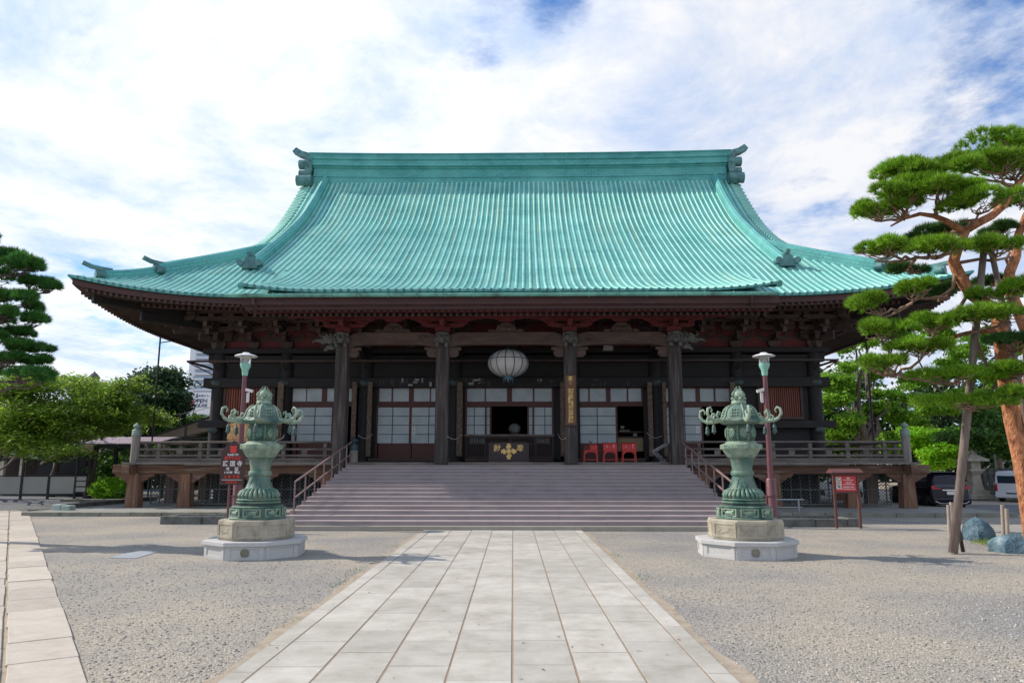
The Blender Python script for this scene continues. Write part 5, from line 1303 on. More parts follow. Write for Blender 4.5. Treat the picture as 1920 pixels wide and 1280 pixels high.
# ------------------------------------------------------------------ street lamps
def lamp(x, y, label):
    root = empty('street_lamp', label, 'street lamp', (x, y, 0), 0, 'pair of maroon street lamps by the stairs')
    b = MB(); b.lathe([(.155, GZ), (.155, 1.50), (.13, 1.54), (.12, 1.55)], 14); b.lathe([(.19, .98), (.19, 1.0)], 14); b.lathe([(.092, 1.55), (.072, 4.95)], 14); p = b.build('pole', 'pole_red', root, smooth=True, autos=40)
    b = MB(); b.box(-.19, -.155, -.05, .05, .7, 1.0); b.build('service_hatch', 'pole_red', p)
    b = MB(); b.lathe([(.085, 4.92), (.10, 5.0), (.105, 5.1), (.16, 5.22), (.175, 5.3), (.175, 5.33)], 20); b.build('lamp_socket', 'mint', root, smooth=True, autos=40)
    b = MB(); b.lathe([(.16, 5.33), (.17, 5.45), (.19, 5.575)], 20, cap=False); b.build('lamp_glass', 'glass', root, smooth=True)
    b = MB(); b.lathe([(.05, 5.3), (.06, 5.42), (.04, 5.5)], 10); b.build('bulb', 'white_paint', root, smooth=True)
    b = MB(); b.lathe([(.20, 5.60), (.36, 5.565), (.375, 5.572), (.365, 5.585), (.28, 5.625), (.14, 5.66), (.10, 5.70), (.03, 5.71)], 32); b.build('lamp_shade', 'white_paint', root, smooth=True, autos=50)
    b = MB(); b.box(.09, .17, -.02, .02, 4.02, 4.36); b.box(.165, .19, -.015, .015, 4.05, 4.44); b.M = Matrix.Translation((.2, -.06, 4.42)) @ Matrix.Rotation(R(15), 4, 'Y'); b.box(-.12, .12, -.05, .05, -.05, .05); b.M = None
    if x > 0:
        for v in b.v: v.x = -v.x
    b.build('security_camera', 'white_paint', root, bevel=.01); return root
lamp(-8.98, 24.5, 'maroon street lamp with white saucer shade left of the stairs')
lamp(8.43, 24.5, 'maroon street lamp with white saucer shade right of the stairs')

# ------------------------------------------------------------------ signboards
def sign_left():
    y = 23.0; x = at(431, 900, y).x; S = .833; Z = lambda z: 1.38 + (z - 1.12) * S
    root = empty('signboard', 'dark brown pointed signboard with Japanese lettering on a thin post by the left lamp', 'sign', (x, y, 0))
    b = MB(); b.lathe([(.04, GZ), (.04, 1.5)], 10); b.build('post', 'pole_red', root)
    x0 = .09; b = MB(); b.prism([(x0 - .44 * S, Z(1.12)), (x0 + .44 * S, Z(1.12)), (x0 + .44 * S, Z(2.36)), (x0, Z(2.74)), (x0 - .44 * S, Z(2.36))], -.10, -.05); b.build('board', 'sign_brown', root, bevel=.006)
    d = -.106
    b = MB()
    for i in range(3):
        z = 2.52 - i * .085; b.prism([(x0 - .12 * S, Z(z + .03)), (x0 - .115 * S, Z(z - .045)), (x0, Z(z - .075)), (x0 + .115 * S, Z(z - .045)), (x0 + .12 * S, Z(z + .03)), (x0, Z(z))], d - .004, d + .004)
    b.build('emblem', 'ink_red', root)
    for body_, z, s, m_, sx in (('文化財愛護', 2.205, .085, 'ink_white', 1), ('重要文化財', 2.08, .125, 'ink_red', 1), ('護 国 寺', 1.875, .22, 'ink_white', .93), ('本    堂', 1.685, .15, 'ink_white', 1), ('1697年  建立', 1.56, .105, 'ink_white', 1), ('火 気 厳 禁', 1.405, .12, 'ink_red', 1), ('HITACHI', 1.215, .10, 'ink_red', 1)):
        text('lettering', body_, s * S, m_, (x0, d, Z(z)), root, sx=sx, bold=.002)
    b = MB(); b.box(x0 - .37 * S, x0 + .37 * S, d - .004, d + .004, Z(1.295), Z(1.31)); b.build('rule_line', 'ink_white', root)
sign_left()
def sign_right():
    gl = ground(1569, 988); gr = ground(1614, 988); x = (gl.x + gr.x) / 2; y = gl.y; w = .42
    root = empty('notice_board', 'roofed notice board with red no smoking panel on two brown legs', 'sign', (x, y, 0))
    for sx in (-1, 1):
        b = MB(); b.box(*sorted((sx * w, sx * (w - .07))), -.04, .04, GZ, 1.74); b.build('leg', 'sign_brown2', root, bevel=.006)
    b = MB(); b.box(-w + .072, w - .072, -.03, .03, 1.08, 1.13); b.box(-w + .072, w - .072, -.03, .03, 1.64, 1.70); b.box(-w + .072, w - .072, -.01, .02, 1.13, 1.64); b.build('board', 'sign_brown2', root)
    b = MB(); b.prism([(-.24, 1.72), (.22, 1.72), (.22, 1.745), (.0, 1.86), (-.24, 1.745)], -.52, .50, axis='x'); b.build('sign_roof', 'sign_brown2', root, bevel=.005)
    b = MB(); b.box(-.33, .33, -.025, -.012, 1.14, 1.62); pn = b.build('red_panel', 'sign_red', root)
    for z in (1.50, 1.30):
        b = MB(); b.box(-.32, -.145, -.029, -.0255, z - .09, z + .085); q = b.build('pictogram', 'ink_white', pn)
        b = MB(); cx = -.2325
        for k in range(24):
            u = 2 * math.pi * k / 24; v = u + 2 * math.pi / 24; b.beam((cx + .07 * math.cos(u), -.031, z + .07 * math.sin(u)), (cx + .07 * math.cos(v), -.031, z + .07 * math.sin(v)), .012, .004, (0, 1, 0))
        b.beam((cx - .05, -.031, z + .05), (cx + .05, -.031, z - .05), .012, .004, (0, 1, 0))
        if z > 1.4: b.box(cx - .045, cx + .02, -.032, -.030, z - .035, z - .018)
        else: b.prism([(cx - .03, z - .04), (cx + .03, z - .04), (cx + .03, z), (cx, z + .045), (cx - .03, z)], -.032, -.030)
        b.build('ring_mark', 'ink_black', q)
    for body_, z, s in (('禁煙', 1.55, .055), ('NO SMOKING', 1.495, .050), ('火気厳禁', 1.41, .050), ('NO OPEN FLAME', 1.355, .048), ('危険物持込禁止', 1.265, .052), ('NO DANGEROUS GOODS', 1.205, .036)):
        text('lettering', body_, s, 'ink_white', (.085, -.028, z), pn, ext=.002, bold=.001)
M['sign_brown2'] = mat('sign_post_brown', [c(.11, .042, .036), c(.15, .06, .05)], 4, .6, .2, 30)
sign_right()

# ------------------------------------------------------------------ things on the porch
def world_thing(name, label, cat, x, Y, z, group=None): 
    p = tw(x, Y, z); return empty(name, label, cat, p, TROT, group)
def plaque():
    xa, zt = lx(1060, 702, PY - .31); xb, _ = lx(1079, 702, PY - .31); zb = lx(1060, 798, PY - .31)[1]; cx = PX[2]; w = .23
    root = world_thing('wooden_plaque', 'long vertical wooden plaque with gold characters hung on the third porch pillar', 'plaque', cx, PY - .29, zb)
    h = zt - zb; b = MB(); b.box(-w, w, -.05, 0, 0, h); b.build('board', 'plaque', root, bevel=.012)
    b = MB(); b.box(-w - .015, w + .015, -.062, 0, h - .05, h + .01); b.box(-w - .015, w + .015, -.062, 0, -.015, .05); b.build('end_caps', 'wood_dark', root)
    text('gold_lettering', '本\n尊\n\n如\n意\n輪\n観\n世\n音\n菩\n薩', .235, 'gold', (0, -.053, h / 2 + .02), root, space=.79, bold=.003, ext=.006, sx=1.1)
plaque()
def paper_lantern():
    x, z = lx(953, 681, 33.3); root = world_thing('hanging_lantern', 'large round white paper lantern hanging from the porch beam in the middle', 'lantern', x, 33.3, z)
    b = MB(); rx, rz_ = .92, .60
    prof = [(rx * math.sqrt(max(.0, 1 - (v * .93) ** 2)), rz_ * v) for v in [-.97 + 1.94 * k / 16 for k in range(17)]]
    b.lathe(prof, 36); s = b.build('paper_shell', 'light_lantern', root, smooth=True, autos=60)
    b = MB()
    for k in range(14):
        a = 2 * math.pi * k / 14 + .1; b.tube([((r_ + .006) * math.cos(a), (r_ + .006) * math.sin(a), z_) for r_, z_ in prof], .021, 5)
    for zz in (.17,): r_ = rx * math.sqrt(1 - (zz / rz_ * .93) ** 2) + .008; b.tube([(r_ * math.cos(2 * math.pi * k / 30), r_ * math.sin(2 * math.pi * k / 30), zz) for k in range(31)], .018, 5, cap=False)
    b.build('ribs', 'teal_metal', root)
    b = MB(); b.lathe([(.30, .56), (.34, .60), (.24, .64), (.08, .72), (.03, .8)], 20); b.tube([(0, 0, .75), (0, 0, 1.3)], .03, 6); b.build('lantern_top', 'teal_metal', root, smooth=True, autos=50)
    b = MB(); b.lathe([(.24, -.56), (.25, -.60), (.24, -.70)], 20)
    for k in range(12): a = 2 * math.pi * k / 12; b.M = Matrix.Rotation(a, 4, 'Z'); L_ = .12 if k % 2 else .2; b.prism([(-.06, -.70), (0, -.70 - L_), (.06, -.70)], .225, .24)
    b.M = None; b.build('lantern_base', 'teal_metal', root)
paper_lantern()
def offertory():
    xa, zt = lx(917, 830, 33.2); xb, _ = lx(991, 830, 33.2); zb = 2.09; cx = (xa + xb) / 2; w = xb - xa; h = zt - zb
    root = world_thing('offertory_box', 'wide black offertory box with gold crest and characters at the top of the stairs', 'offertory box', cx, 33.2, zb)
    b = MB(); b.box(-w / 2, w / 2, 0, .85, .08, h); b.box(-w / 2 - .03, w / 2 + .03, -.03, .88, 0, .085); b.box(-w / 2 - .02, -w / 2 + .09, -.018, 0, .09, h + .01); b.box(w / 2 - .09, w / 2 + .02, -.018, 0, .09, h + .01); body_ = b.build('box', 'box_dark', root, bevel=.01)
    b = MB(); [b.box(-w / 2 + .08, w / 2 - .08, .06 + i * .12, .12 + i * .12, h, h + .03) for i in range(6)]; b.build('top_grille', 'box_dark', root)
    # crest: four lobed arms round a rosette
    b = MB(); cz = h * .56; s = h * .40
    for k in range(4):
        b.M = Matrix.Translation((0, -.02, cz)) @ Matrix.Rotation(k * math.pi / 2, 4, 'Y')
        b.prism([(-.13 * s * 2, 1.0 * s), (-.08 * s * 2, .82 * s), (-.19 * s * 2, .66 * s), (-.05 * s * 2, .36 * s), (.05 * s * 2, .36 * s), (.19 * s * 2, .66 * s), (.08 * s * 2, .82 * s), (.13 * s * 2, 1.0 * s)][::-1], -.012, .0)
        b.prism([(-.16 * s, .30 * s), (-.28 * s, .55 * s), (-.42 * s, .42 * s)][::-1], -.010, .0)
    b.M = Matrix.Translation((0, -.02, cz)) @ Matrix.Rotation(R(90), 4, 'X'); b.lathe([(.33 * s, -.0), (.33 * s, .014), (.12 * s, .022)], 20); b.M = None
    b.build('gold_crest', 'gold', body_)
    text('gold_character', '献', h * .40, 'gold', (-w * .29, -.006, h * .70), body_, bold=.003, ext=.008); text('gold_character', '奉', h * .40, 'gold', (w * .29, -.006, h * .70), body_, bold=.003, ext=.008)
M['box_dark'] = mat('dark_lacquered_wood', [c(.028, .02, .022), c(.05, .034, .036)], (2, 4, 4), .6, .2, 30)
offertory()
def red_tables():
    Yt = 33.5; z0 = 2.09
    def table(px0, px1, label):
        xa = lx(px0, 845, Yt)[0]; xb = lx(px1, 845, Yt)[0]; w = xb - xa; h = lx(px0, 843.5, Yt)[1] - z0; root = world_thing('red_table', label, 'table', (xa + xb) / 2, Yt, z0, 'red lacquered stands on the porch')
        b = MB(); b.box(-w / 2, w / 2, 0, .5, h - .035, h); b.build('table_top', 'red_lacquer', root, bevel=.006)
        for sx in (-1, 1):
            for y in (.03, .44):
                b = MB(); a = w / 2 - .03; b.beam((sx * a, y, 0), (sx * (a - .03), y, h - .035), .04, .04, (0, 1, 0)); b.build('leg', 'red_lacquer', root)
        b = MB(); a = w / 2 - .06
        for y in (.02, .45): b.prism([(-a, h - .036), (-a, h - .18), (-a + .05, h - .16), (-a + .13, h - .085), (a - .13, h - .085), (a - .05, h - .16), (a, h - .18), (a, h - .036)], y, y + .02)
        for y in (.02, .45): b.box(-a, a, y, y + .02, .10, .13)
        b.build('apron', 'red_lacquer', root); return root, w, h, (xa + xb) / 2
    specs = [(1094, 1122, 'leftmost red stand holding the dark box and the small red box'), (1131, 1158, 'middle red stand under a wide red fortune box'), (1166.5, 1194, 'rightmost red stand under a wide red fortune box')]
    T = [table(*s) for s in specs]
    def box(cx, z, w, h, d, m_, name, label, cat, off, y=.08):
        root = world_thing(name, label, cat, cx + off, Yt + y, z); b = MB(); b.box(-w / 2, w / 2, 0, d, 0, h * .78); b.build('box', m_, root, bevel=.008); b = MB(); b.prism([(-.01, h * .78 + .002), (d + .01, h * .78 + .002), (d + .01, h), (d * .35, h + .01), (-.01, h * .86)], -w / 2 - .01, w / 2 + .01, axis='x'); b.build('lid', m_, root, bevel=.004); return root
    for (r_, w, h, cx), lb in zip(T[1:], ('wide red fortune box with white lettering on the middle red stand', 'wide red fortune box with white lettering on the rightmost red stand')):
        o = box(cx, z0 + h, w * .98, .33, .4, 'red_lacquer', 'fortune_box', lb, 'box', 0)
        text('lettering', 'お\nみ\nく\nじ', .052, 'ink_white', (w * .26, -.008, .18), o, ext=.003, space=.85, bold=.0015); text('lettering', '一\n回\n百\n円', .045, 'ink_white', (-w * .22, -.008, .17), o, ext=.003, space=.85)
    r_, w, h, cx = T[0]
    box(cx, z0 + h, .27, .24, .26, 'wood_red', 'coin_box', 'small dark wooden coin box on the leftmost red stand', 'box', -w * .27)
    o = box(cx, z0 + h, .33, .27, .3, 'red_lacquer', 'small_red_box', 'small red box beside the dark coin box on the left stand', 'box', w * .2)
    b = MB(); p = tw(cx + .02, Yt + .12, z0 + h + .28)
    for i in range(9): rr = random.Random(i); b.beam((rr.uniform(-.09, .09), rr.uniform(-.05, .05), 0), (rr.uniform(-.1, .12), rr.uniform(-.05, .05), rr.uniform(.08, .16)), .05, .008)
    o = b.build('paper_bundle', 'blue_plate'); o.location = p; tag(o, 'bundle of pale folded papers standing out of the small red box', 'papers')
red_tables()
def wire_rack():
    root = world_thing('umbrella_rack', 'folded silver wire rack leaning at the right end of the porch', 'rack', lx(1236, 865, 33.1)[0], 33.1, 2.09)
    b = MB()
    for k in range(4):
        o = k * .07; b.tube([(-.02 + o, .02 * k, .02), (.12 + o, .02 * k, .02), (-.28 + o, .02 * k, .42), (-.26 + o, .02 * k, .50), (.25 + o, .02 * k, .80)], .016, 6); b.tube([(-.02 + o, .02 * k, .02), (.35, .02 * k, .02)], .012, 6)
    b.build('wire_hoops', 'steel', root)
wire_rack()
def ema_rack():
    root = world_thing('votive_tablet_rack', 'rack of overlapping pale wooden votive tablets on the veranda behind the left lantern', 'rack', lx(461, 870, 34.0)[0], 34.0, 2.09)
    for sx in (-1, 1): b = MB(); b.box(*sorted((sx * .95, sx * .88)), -.03, .03, 0, 1.92); b.build('post', 'wood_dark', root)
    b = MB(); b.box(-1.0, 1.0, -.05, .05, 1.92, 1.99); b.box(-.88, .88, -.02, .02, .86, .91); b.build('cross_rail', 'wood_dark', root)
    b = MB(); rr = random.Random(8)
    for j in range(9):
        for i in range(8):
            x = -.78 + i * .215 + rr.uniform(-.03, .03); z = .93 + j * .10 + rr.uniform(-.015, .015); y = -.04 - rr.uniform(0, .035) - .004 * ((i * 3 + j) % 7); w = .12; b.M = Matrix.Translation((x, y, z)) @ Matrix.Rotation(rr.uniform(-.12, .12), 4, 'Y')
            b.prism([(-w, -.07), (w, -.07), (w, .04), (0, .085), (-w, .04)], -.004, .004)
    b.M = None; o = b.build('votive_tablets', 'ema', root); tag(o, kind='stuff')
ema_rack()
def ropes():
    for (pa, pb, ya, yb, lb) in (((672, 816), (698, 814), 33.0, 35.4, 'short white rope strung from the left bulb-capped post'), ((839, 818), (867, 815), 31.5, 35.4, 'white rope looped between the second porch pillar and an inscribed board'), ((1046, 813), (1060, 821), 35.4, 31.5, 'white rope looped beside the third porch pillar'), ((1213, 811), (1240, 817), 35.4, 33.0, 'white rope strung to the right bulb-capped post')):
        A = at(*pa, ya); B = at(*pb, yb); b = MB(); b.tube([A + (B - A) * (k / 8) - Vector((0, 0, .16 * math.sin(math.pi * k / 8))) for k in range(9)], .016, 6); tag(b.build('rope', 'rope'), lb, 'rope')
ropes()
x, z = lx(965, 812, 36.6); bw = world_thing('round_bowl', 'dull grey round bowl standing in the dark middle doorway', 'bowl', x, 36.6, 3.2)
b = MB(); b.blob((0, 0, z - 3.2 + .22), (.30, .30, .27), 16, 12, 0); b.build('bowl', 'stone_dark', bw, smooth=True); b = MB(); b.lathe([(.3, -1.1), (.28, 0), (.2, z - 3.2 + .02)], 12); b.build('stand', 'wood_dark', bw)
# curled handrail end bracket seen left of the left doors
b = MB(); P = [at(516, 826, 33.6), at(530, 821, 33.6), at(533, 815, 33.6)]; b.tube(P, .02, 6); tag(b.build('rope_hook', 'rope'), 'pale bent rope end hooked above the left balustrade', 'rope')

# ------------------------------------------------------------------ stone troughs, white barrier, loose blocks, plate
def trough(px0, px1, py, depth, label):
    a = ground(px0, py); d = ground(px1, py); w = d.x - a.x; root = empty('stone_trough', label, 'trough', ((a.x + d.x) / 2, a.y, 0), 0, 'stone gutters edging the hall'); h = .24; t = .16
    b = MB(); rr = random.Random(int(px0))
    def wall(x0, x1, y0, y1):
        b.box(x0, x1, y0, y1, GZ - .04, h + rr.uniform(-.01, .01))
    x = -w / 2
    while x < w / 2 - .01:
        e = min(x + rr.uniform(1.0, 2.2), w / 2); e = w / 2 if w / 2 - e < .3 else e; wall(x, e - .012, 0, t); wall(x, e - .012, depth, depth + t); x = e
    for x in (-w / 2, w / 2 - t): b.box(x, x + t, t + .003, depth - .003, GZ - .04, h - .02)
    b.build('trough_walls', 'stone_dark', root, bevel=.03)
    b = MB(); b.box(-w / 2 + t, w / 2 - t, t + .003, depth - .003, GZ - .04, .05); b.build('trough_floor', 'stone_dark', root)
trough(299, 442, 981, 1.25, 'dark stone trough on the gravel left of the left bronze lantern')
trough(1453, 1612, 986, 1.5, 'dark stone trough on the gravel behind the red notice board')
def barrier():
    a = ground(1448, 958, .12); d = ground(1504, 958, .12); root = empty('low_barrier', 'low pale metal barrier on the stone platform right of the stairs', 'barrier', (a.x, a.y, .125)); w = d.x - a.x
    b = MB(); b.tube([(-.5, 0, .46), (w + .1, 0, .46)], .025, 8); b.tube([(-.5, 0, .16), (w, 0, .16)], .02, 8)
    for x in (.15, w - .12, -.45): b.tube([(x, 0, 0), (x, 0, .46)], .03, 8)
    b.build('barrier_frame', 'white_paint2', root)
M['white_paint2'] = mat('grey_white_paint', [c(.36, .40, .40), c(.44, .47, .47)], 4, .6, .1, 20)
barrier()
b = MB(); p = ground(95, 962); b.M = Matrix.Translation(p); b.box(0, .38, 0, .5, GZ, .36); o = b.build('stone_block', 'green_stone', bevel=.05); tag(o, 'pale green stone block at the end of the kerb, left one of the two', 'stone')
b = MB(); b.M = Matrix.Translation(p); b.box(.42, .78, -.05, .42, GZ, .32); o = b.build('stone_block', 'green_stone', bevel=.04); tag(o, 'pale green stone block at the end of the kerb, right one of the two', 'stone')
b = MB(); p = ground(205, 1043)
pts = [ground(205, 1043), ground(256, 1044), ground(300, 1031), ground(262, 1031), ground(240, 1034)]; lo = [b.vert((q.x, q.y, GZ - .02)) for q in pts]; hi = [b.vert((q.x, q.y, GZ + .012)) for q in pts]; b.face(hi); [b.face((lo[i], lo[(i + 1) % 5], hi[(i + 1) % 5], hi[i])) for i in range(5)]
tag(b.build('ground_plate', 'blue_plate'), 'flat pale blue stone plate sunk in the gravel left of the left lantern', 'plate')
# weeds at the paving edge and a few fallen leaves
Q = []
for wx, wy, k in ((-2.95, 13.4, 60), (-3.05, 14.6, 40), (2.3, 13.9, 40), (-2.9, 10.2, 22), (2.35, 17.3, 30), (-3.0, 19.0, 30)):
    for _ in range(k):
        p = Vector((wx + random.gauss(0, .10), wy + random.gauss(0, .22), GZ)); d = Vector((random.gauss(0, .5), random.gauss(0, .5), 1)).normalized() * random.uniform(.02, .055); s = d.cross(Vector((random.random(), random.random(), .1))).normalized() * .006
        Q.append([p - s, p + s, p + d])
tag(np_quads('weeds', np.array([[list(v) for v in q] for q in Q]), 'grass'), 'sparse green weeds sprouting along the sandy edges of the approach', 'weeds', kind='stuff')
Q = []
for _ in range(260):
    y = 5 + 17 * random.random(); x = random.uniform(-.62, .62) * y
    a = random.uniform(0, 6.28); s = random.uniform(.012, .028); u = Vector((math.cos(a), math.sin(a), random.uniform(-.3, .3))) * s; w = Vector((-math.sin(a), math.cos(a), random.uniform(-.3, .3))) * s * .55; p = Vector((x, y, GZ + .03 if abs(x + .3) > 2.5 else .012)); Q.append([p - u, p - w, p + u, p + w])
M['dead_leaf'] = mat('fallen_leaf', [c(.12, .06, .03), c(.25, .12, .05)], 3, .8, 0, island=.4)
tag(np_quads('fallen_leaves', np.array([[list(v) for v in q] for q in Q]), 'dead_leaf'), 'scattered small brown fallen leaves on the gravel and paving', 'leaves', kind='stuff')
# lightning conductor rods by the side eaves
for sx, lb in ((-1, 'thin dark rod standing from the ground to the left eave'), (1, 'thin dark rod standing from the ground to the right eave')):
    b = MB(); P = Vector((sx * 19.45, 40, 0)); b.tube([P, P + Vector((0, 0, 9.1))], .045, 6); b.tube([P + Vector((0, 0, 8.6)), P + Vector((-sx * 1.6, .3, 8.9))], .03, 6); tag(b.build('conductor_rod', 'metal_black'), lb, 'rod')

# ------------------------------------------------------------------ vegetation
def rand_frames(n, tilt=1.0):
    """random orthonormal (a, b) in-plane axes for n leaves; tilt<1 keeps them flatter"""
    nrm = rng.normal(size=(n, 3)); nrm[:, 2] = np.abs(nrm[:, 2]) + (1 - tilt) * 3; nrm /= np.linalg.norm(nrm, axis=1)[:, None]
    t = rng.normal(size=(n, 3)); a = np.cross(nrm, t); a /= np.linalg.norm(a, axis=1)[:, None]; b_ = np.cross(nrm, a); return a, b_
def leaf_cloud(name, lumps, n, size, m_, parent, tilt=.9, clump=.22, shell=.55):
    """lumps: list of (centre, radii). leaves sit in clumps through each lump's volume, thicker near its surface"""
    vol = np.array([r[0] * r[1] * r[2] for _, r in lumps]) ** .75; vol /= vol.sum(); Q = []
    for (c_, r_), v in zip(lumps, vol):
        k = max(4, int(n * v)); nc = max(3, k // 16)
        d = rng.normal(size=(nc, 3)); d /= np.linalg.norm(d, axis=1)[:, None]; rad = (shell + (1.06 - shell) * rng.random(nc) ** .6)[:, None]
        ctr = np.array(c_) + d * rad * np.array(r_)
        ctr += rng.normal(size=(nc, 3)) * .10 * np.mean(r_)
        idx = rng.integers(0, nc, k); cs = clump * (.6 + .8 * rng.random(nc))[idx][:, None]
        p = ctr[idx] + rng.normal(size=(k, 3)) * cs * np.array([1, 1, .45])
        a, b_ = rand_frames(k, tilt); s = size * (.6 + .8 * rng.random(k))[:, None]
        Q.append(np.stack([p - a * s, p + b_ * s * .55, p + a * s, p - b_ * s * .55], 1))
    return np_quads(name, np.concatenate(Q), m_, parent)
def trunk_mesh(name, branches, m_, parent, n=9, wob=.12):
    b = MB()
    for pts, rad in branches: b.tube(pts, rad, n, wob=wob)
    return b.build(name, m_, parent, smooth=True)
def wiggle(p, q, k=6, amp=.06, seed=0):
    rr = random.Random(seed); p, q = Vector(p), Vector(q); L_ = (q - p).length; out = []
    for i in range(k + 1):
        t = i / k; o = Vector((rr.gauss(0, 1), rr.gauss(0, 1), rr.gauss(0, .6))) * amp * L_ * (math.sin(math.pi * t)); out.append(p + (q - p) * t + o)
    return out
def broad_tree(name, label, cat, x, y, lumps, n, size, leaf, bark='bark', tr=.22, group=None, tilt=.9, clump=.25, limbs=True, shell=.55, base=0):
    root = empty(name, label, cat, (x, y, base), 0, group); rr = random.Random(int(x * 31 + y))
    L_ = [((c_[0] - x, c_[1] - y, c_[2] - base), r_) for c_, r_ in lumps]; LL = []
    for c_, r_ in L_:                                       # break each bough into uneven sprays
        for k in range(5):
            u = rr.uniform(-.75, .75), rr.uniform(-.8, .8), rr.uniform(-.75, .75); q = rr.uniform(.28, .62)
            LL.append(((c_[0] + u[0] * r_[0], c_[1] + u[1] * r_[1], c_[2] + u[2] * r_[2]), (r_[0] * q * 1.15, r_[1] * q, r_[2] * q * .85)))
    zc = sum(l[0][2] for l in L_) / len(L_); fork = Vector((rr.uniform(-.2, .2), rr.uniform(-.2, .2), max(1.0, zc * .42)))
    br = [(wiggle((0, 0, -.1), fork, 4, .03, 1), [tr * 1.25, tr * 1.05, tr, tr * .95, tr * .9])]
    for i, (c_, r_) in enumerate(L_):
        e = Vector(c_) + Vector((0, 0, r_[2] * .2)); br.append((wiggle(fork, e, 6, .08, i), [tr * .6 * (1 - .14 * k) for k in range(7)]))
        for j in range(3):
            d = Vector((rr.uniform(-1, 1) * r_[0], rr.uniform(-1, 1) * r_[1], rr.uniform(-.3, .8) * r_[2])) * .8; br.append((wiggle(Vector(c_) - Vector((0, 0, r_[2] * .3)), Vector(c_) + d, 4, .1, i * 7 + j), [tr * .2, tr * .16, tr * .12, tr * .08, tr * .04]))
    trunk_mesh('trunk', br, bark, root, 8)
    leaf_cloud('crown', LL, n, size, leaf, root, tilt, clump, shell); return root
def L_px(px, py, Y, rx, ry, rz_):            # a lump of foliage at a real distance
    p = at(px, py, Y); return ((p.x, p.y, p.z), (rx, ry, rz_))

# black-pine style pads of upright needles
def pad(name, c_, rx, ry, rz_, parent, m_='needle', n=2600, ln=.115, seed=0):
    r2 = np.random.default_rng(seed)
    # sub-mounds make the outline uneven
    k = max(5, int(rx / .11)); mx = (r2.random(k) * 2 - 1) * .80; my = (r2.random(k) * 2 - 1) * .6
    cm = np.stack([mx * rx, my * ry, (r2.random(k) - .2) * rz_ * .35 - rz_ * .25 * mx**2], 1); rm = np.stack([rx * (.30 + .2 * r2.random(k)), ry * (.34 + .2 * r2.random(k)), rz_ * (.5 + .3 * r2.random(k))], 1)
    tufts = n // 16; i = r2.integers(0, k, tufts); d = r2.normal(size=(tufts, 3)); d[:, 2] = np.abs(d[:, 2]) * .95 - .16; d /= np.linalg.norm(d, axis=1)[:, None]
    q = cm[i] + d * rm[i] * (.62 + .38 * r2.random(tufts) ** .5)[:, None]
    j = np.repeat(np.arange(tufts), 16); m2 = len(j)
    out = d[j] * np.array([.9, .9, .7]) + np.array([0, 0, .75]) + r2.normal(size=(m2, 3)) * .55; out /= np.linalg.norm(out, axis=1)[:, None]
    s = ln * (.7 + .6 * r2.random(m2))[:, None]; side = np.cross(out, r2.normal(size=(m2, 3))); side /= np.linalg.norm(side, axis=1)[:, None]; w = .0075
    o = q[j] + r2.normal(size=(m2, 3)) * .012
    w = .0075; T = np.stack([o - side * w, o + side * w, o + out * s], 1) + np.array(c_)
    return np_quads(name, T, m_, parent)
def pad_twigs(b, c_, rx, ry, rz_, frm, seed):
    rr = random.Random(seed); c_ = Vector(c_); frm = Vector(frm)
    hub = c_ + Vector((0, 0, -rz_ * .75)) + (frm - c_).normalized() * rx * .25
    b.tube(wiggle(frm, hub, 6, .09, seed), [.045, .04, .038, .034, .03, .028, .025], 6)
    for k in range(9):
        a = rr.uniform(0, 6.28); u = rr.uniform(.35, .85); e = c_ + Vector((math.cos(a) * rx * u, math.sin(a) * ry * u, -rz_ * .12)); b.tube(wiggle(hub, e, 5, .12, seed * 13 + k), [.022, .019, .016, .013, .010, .006], 5)
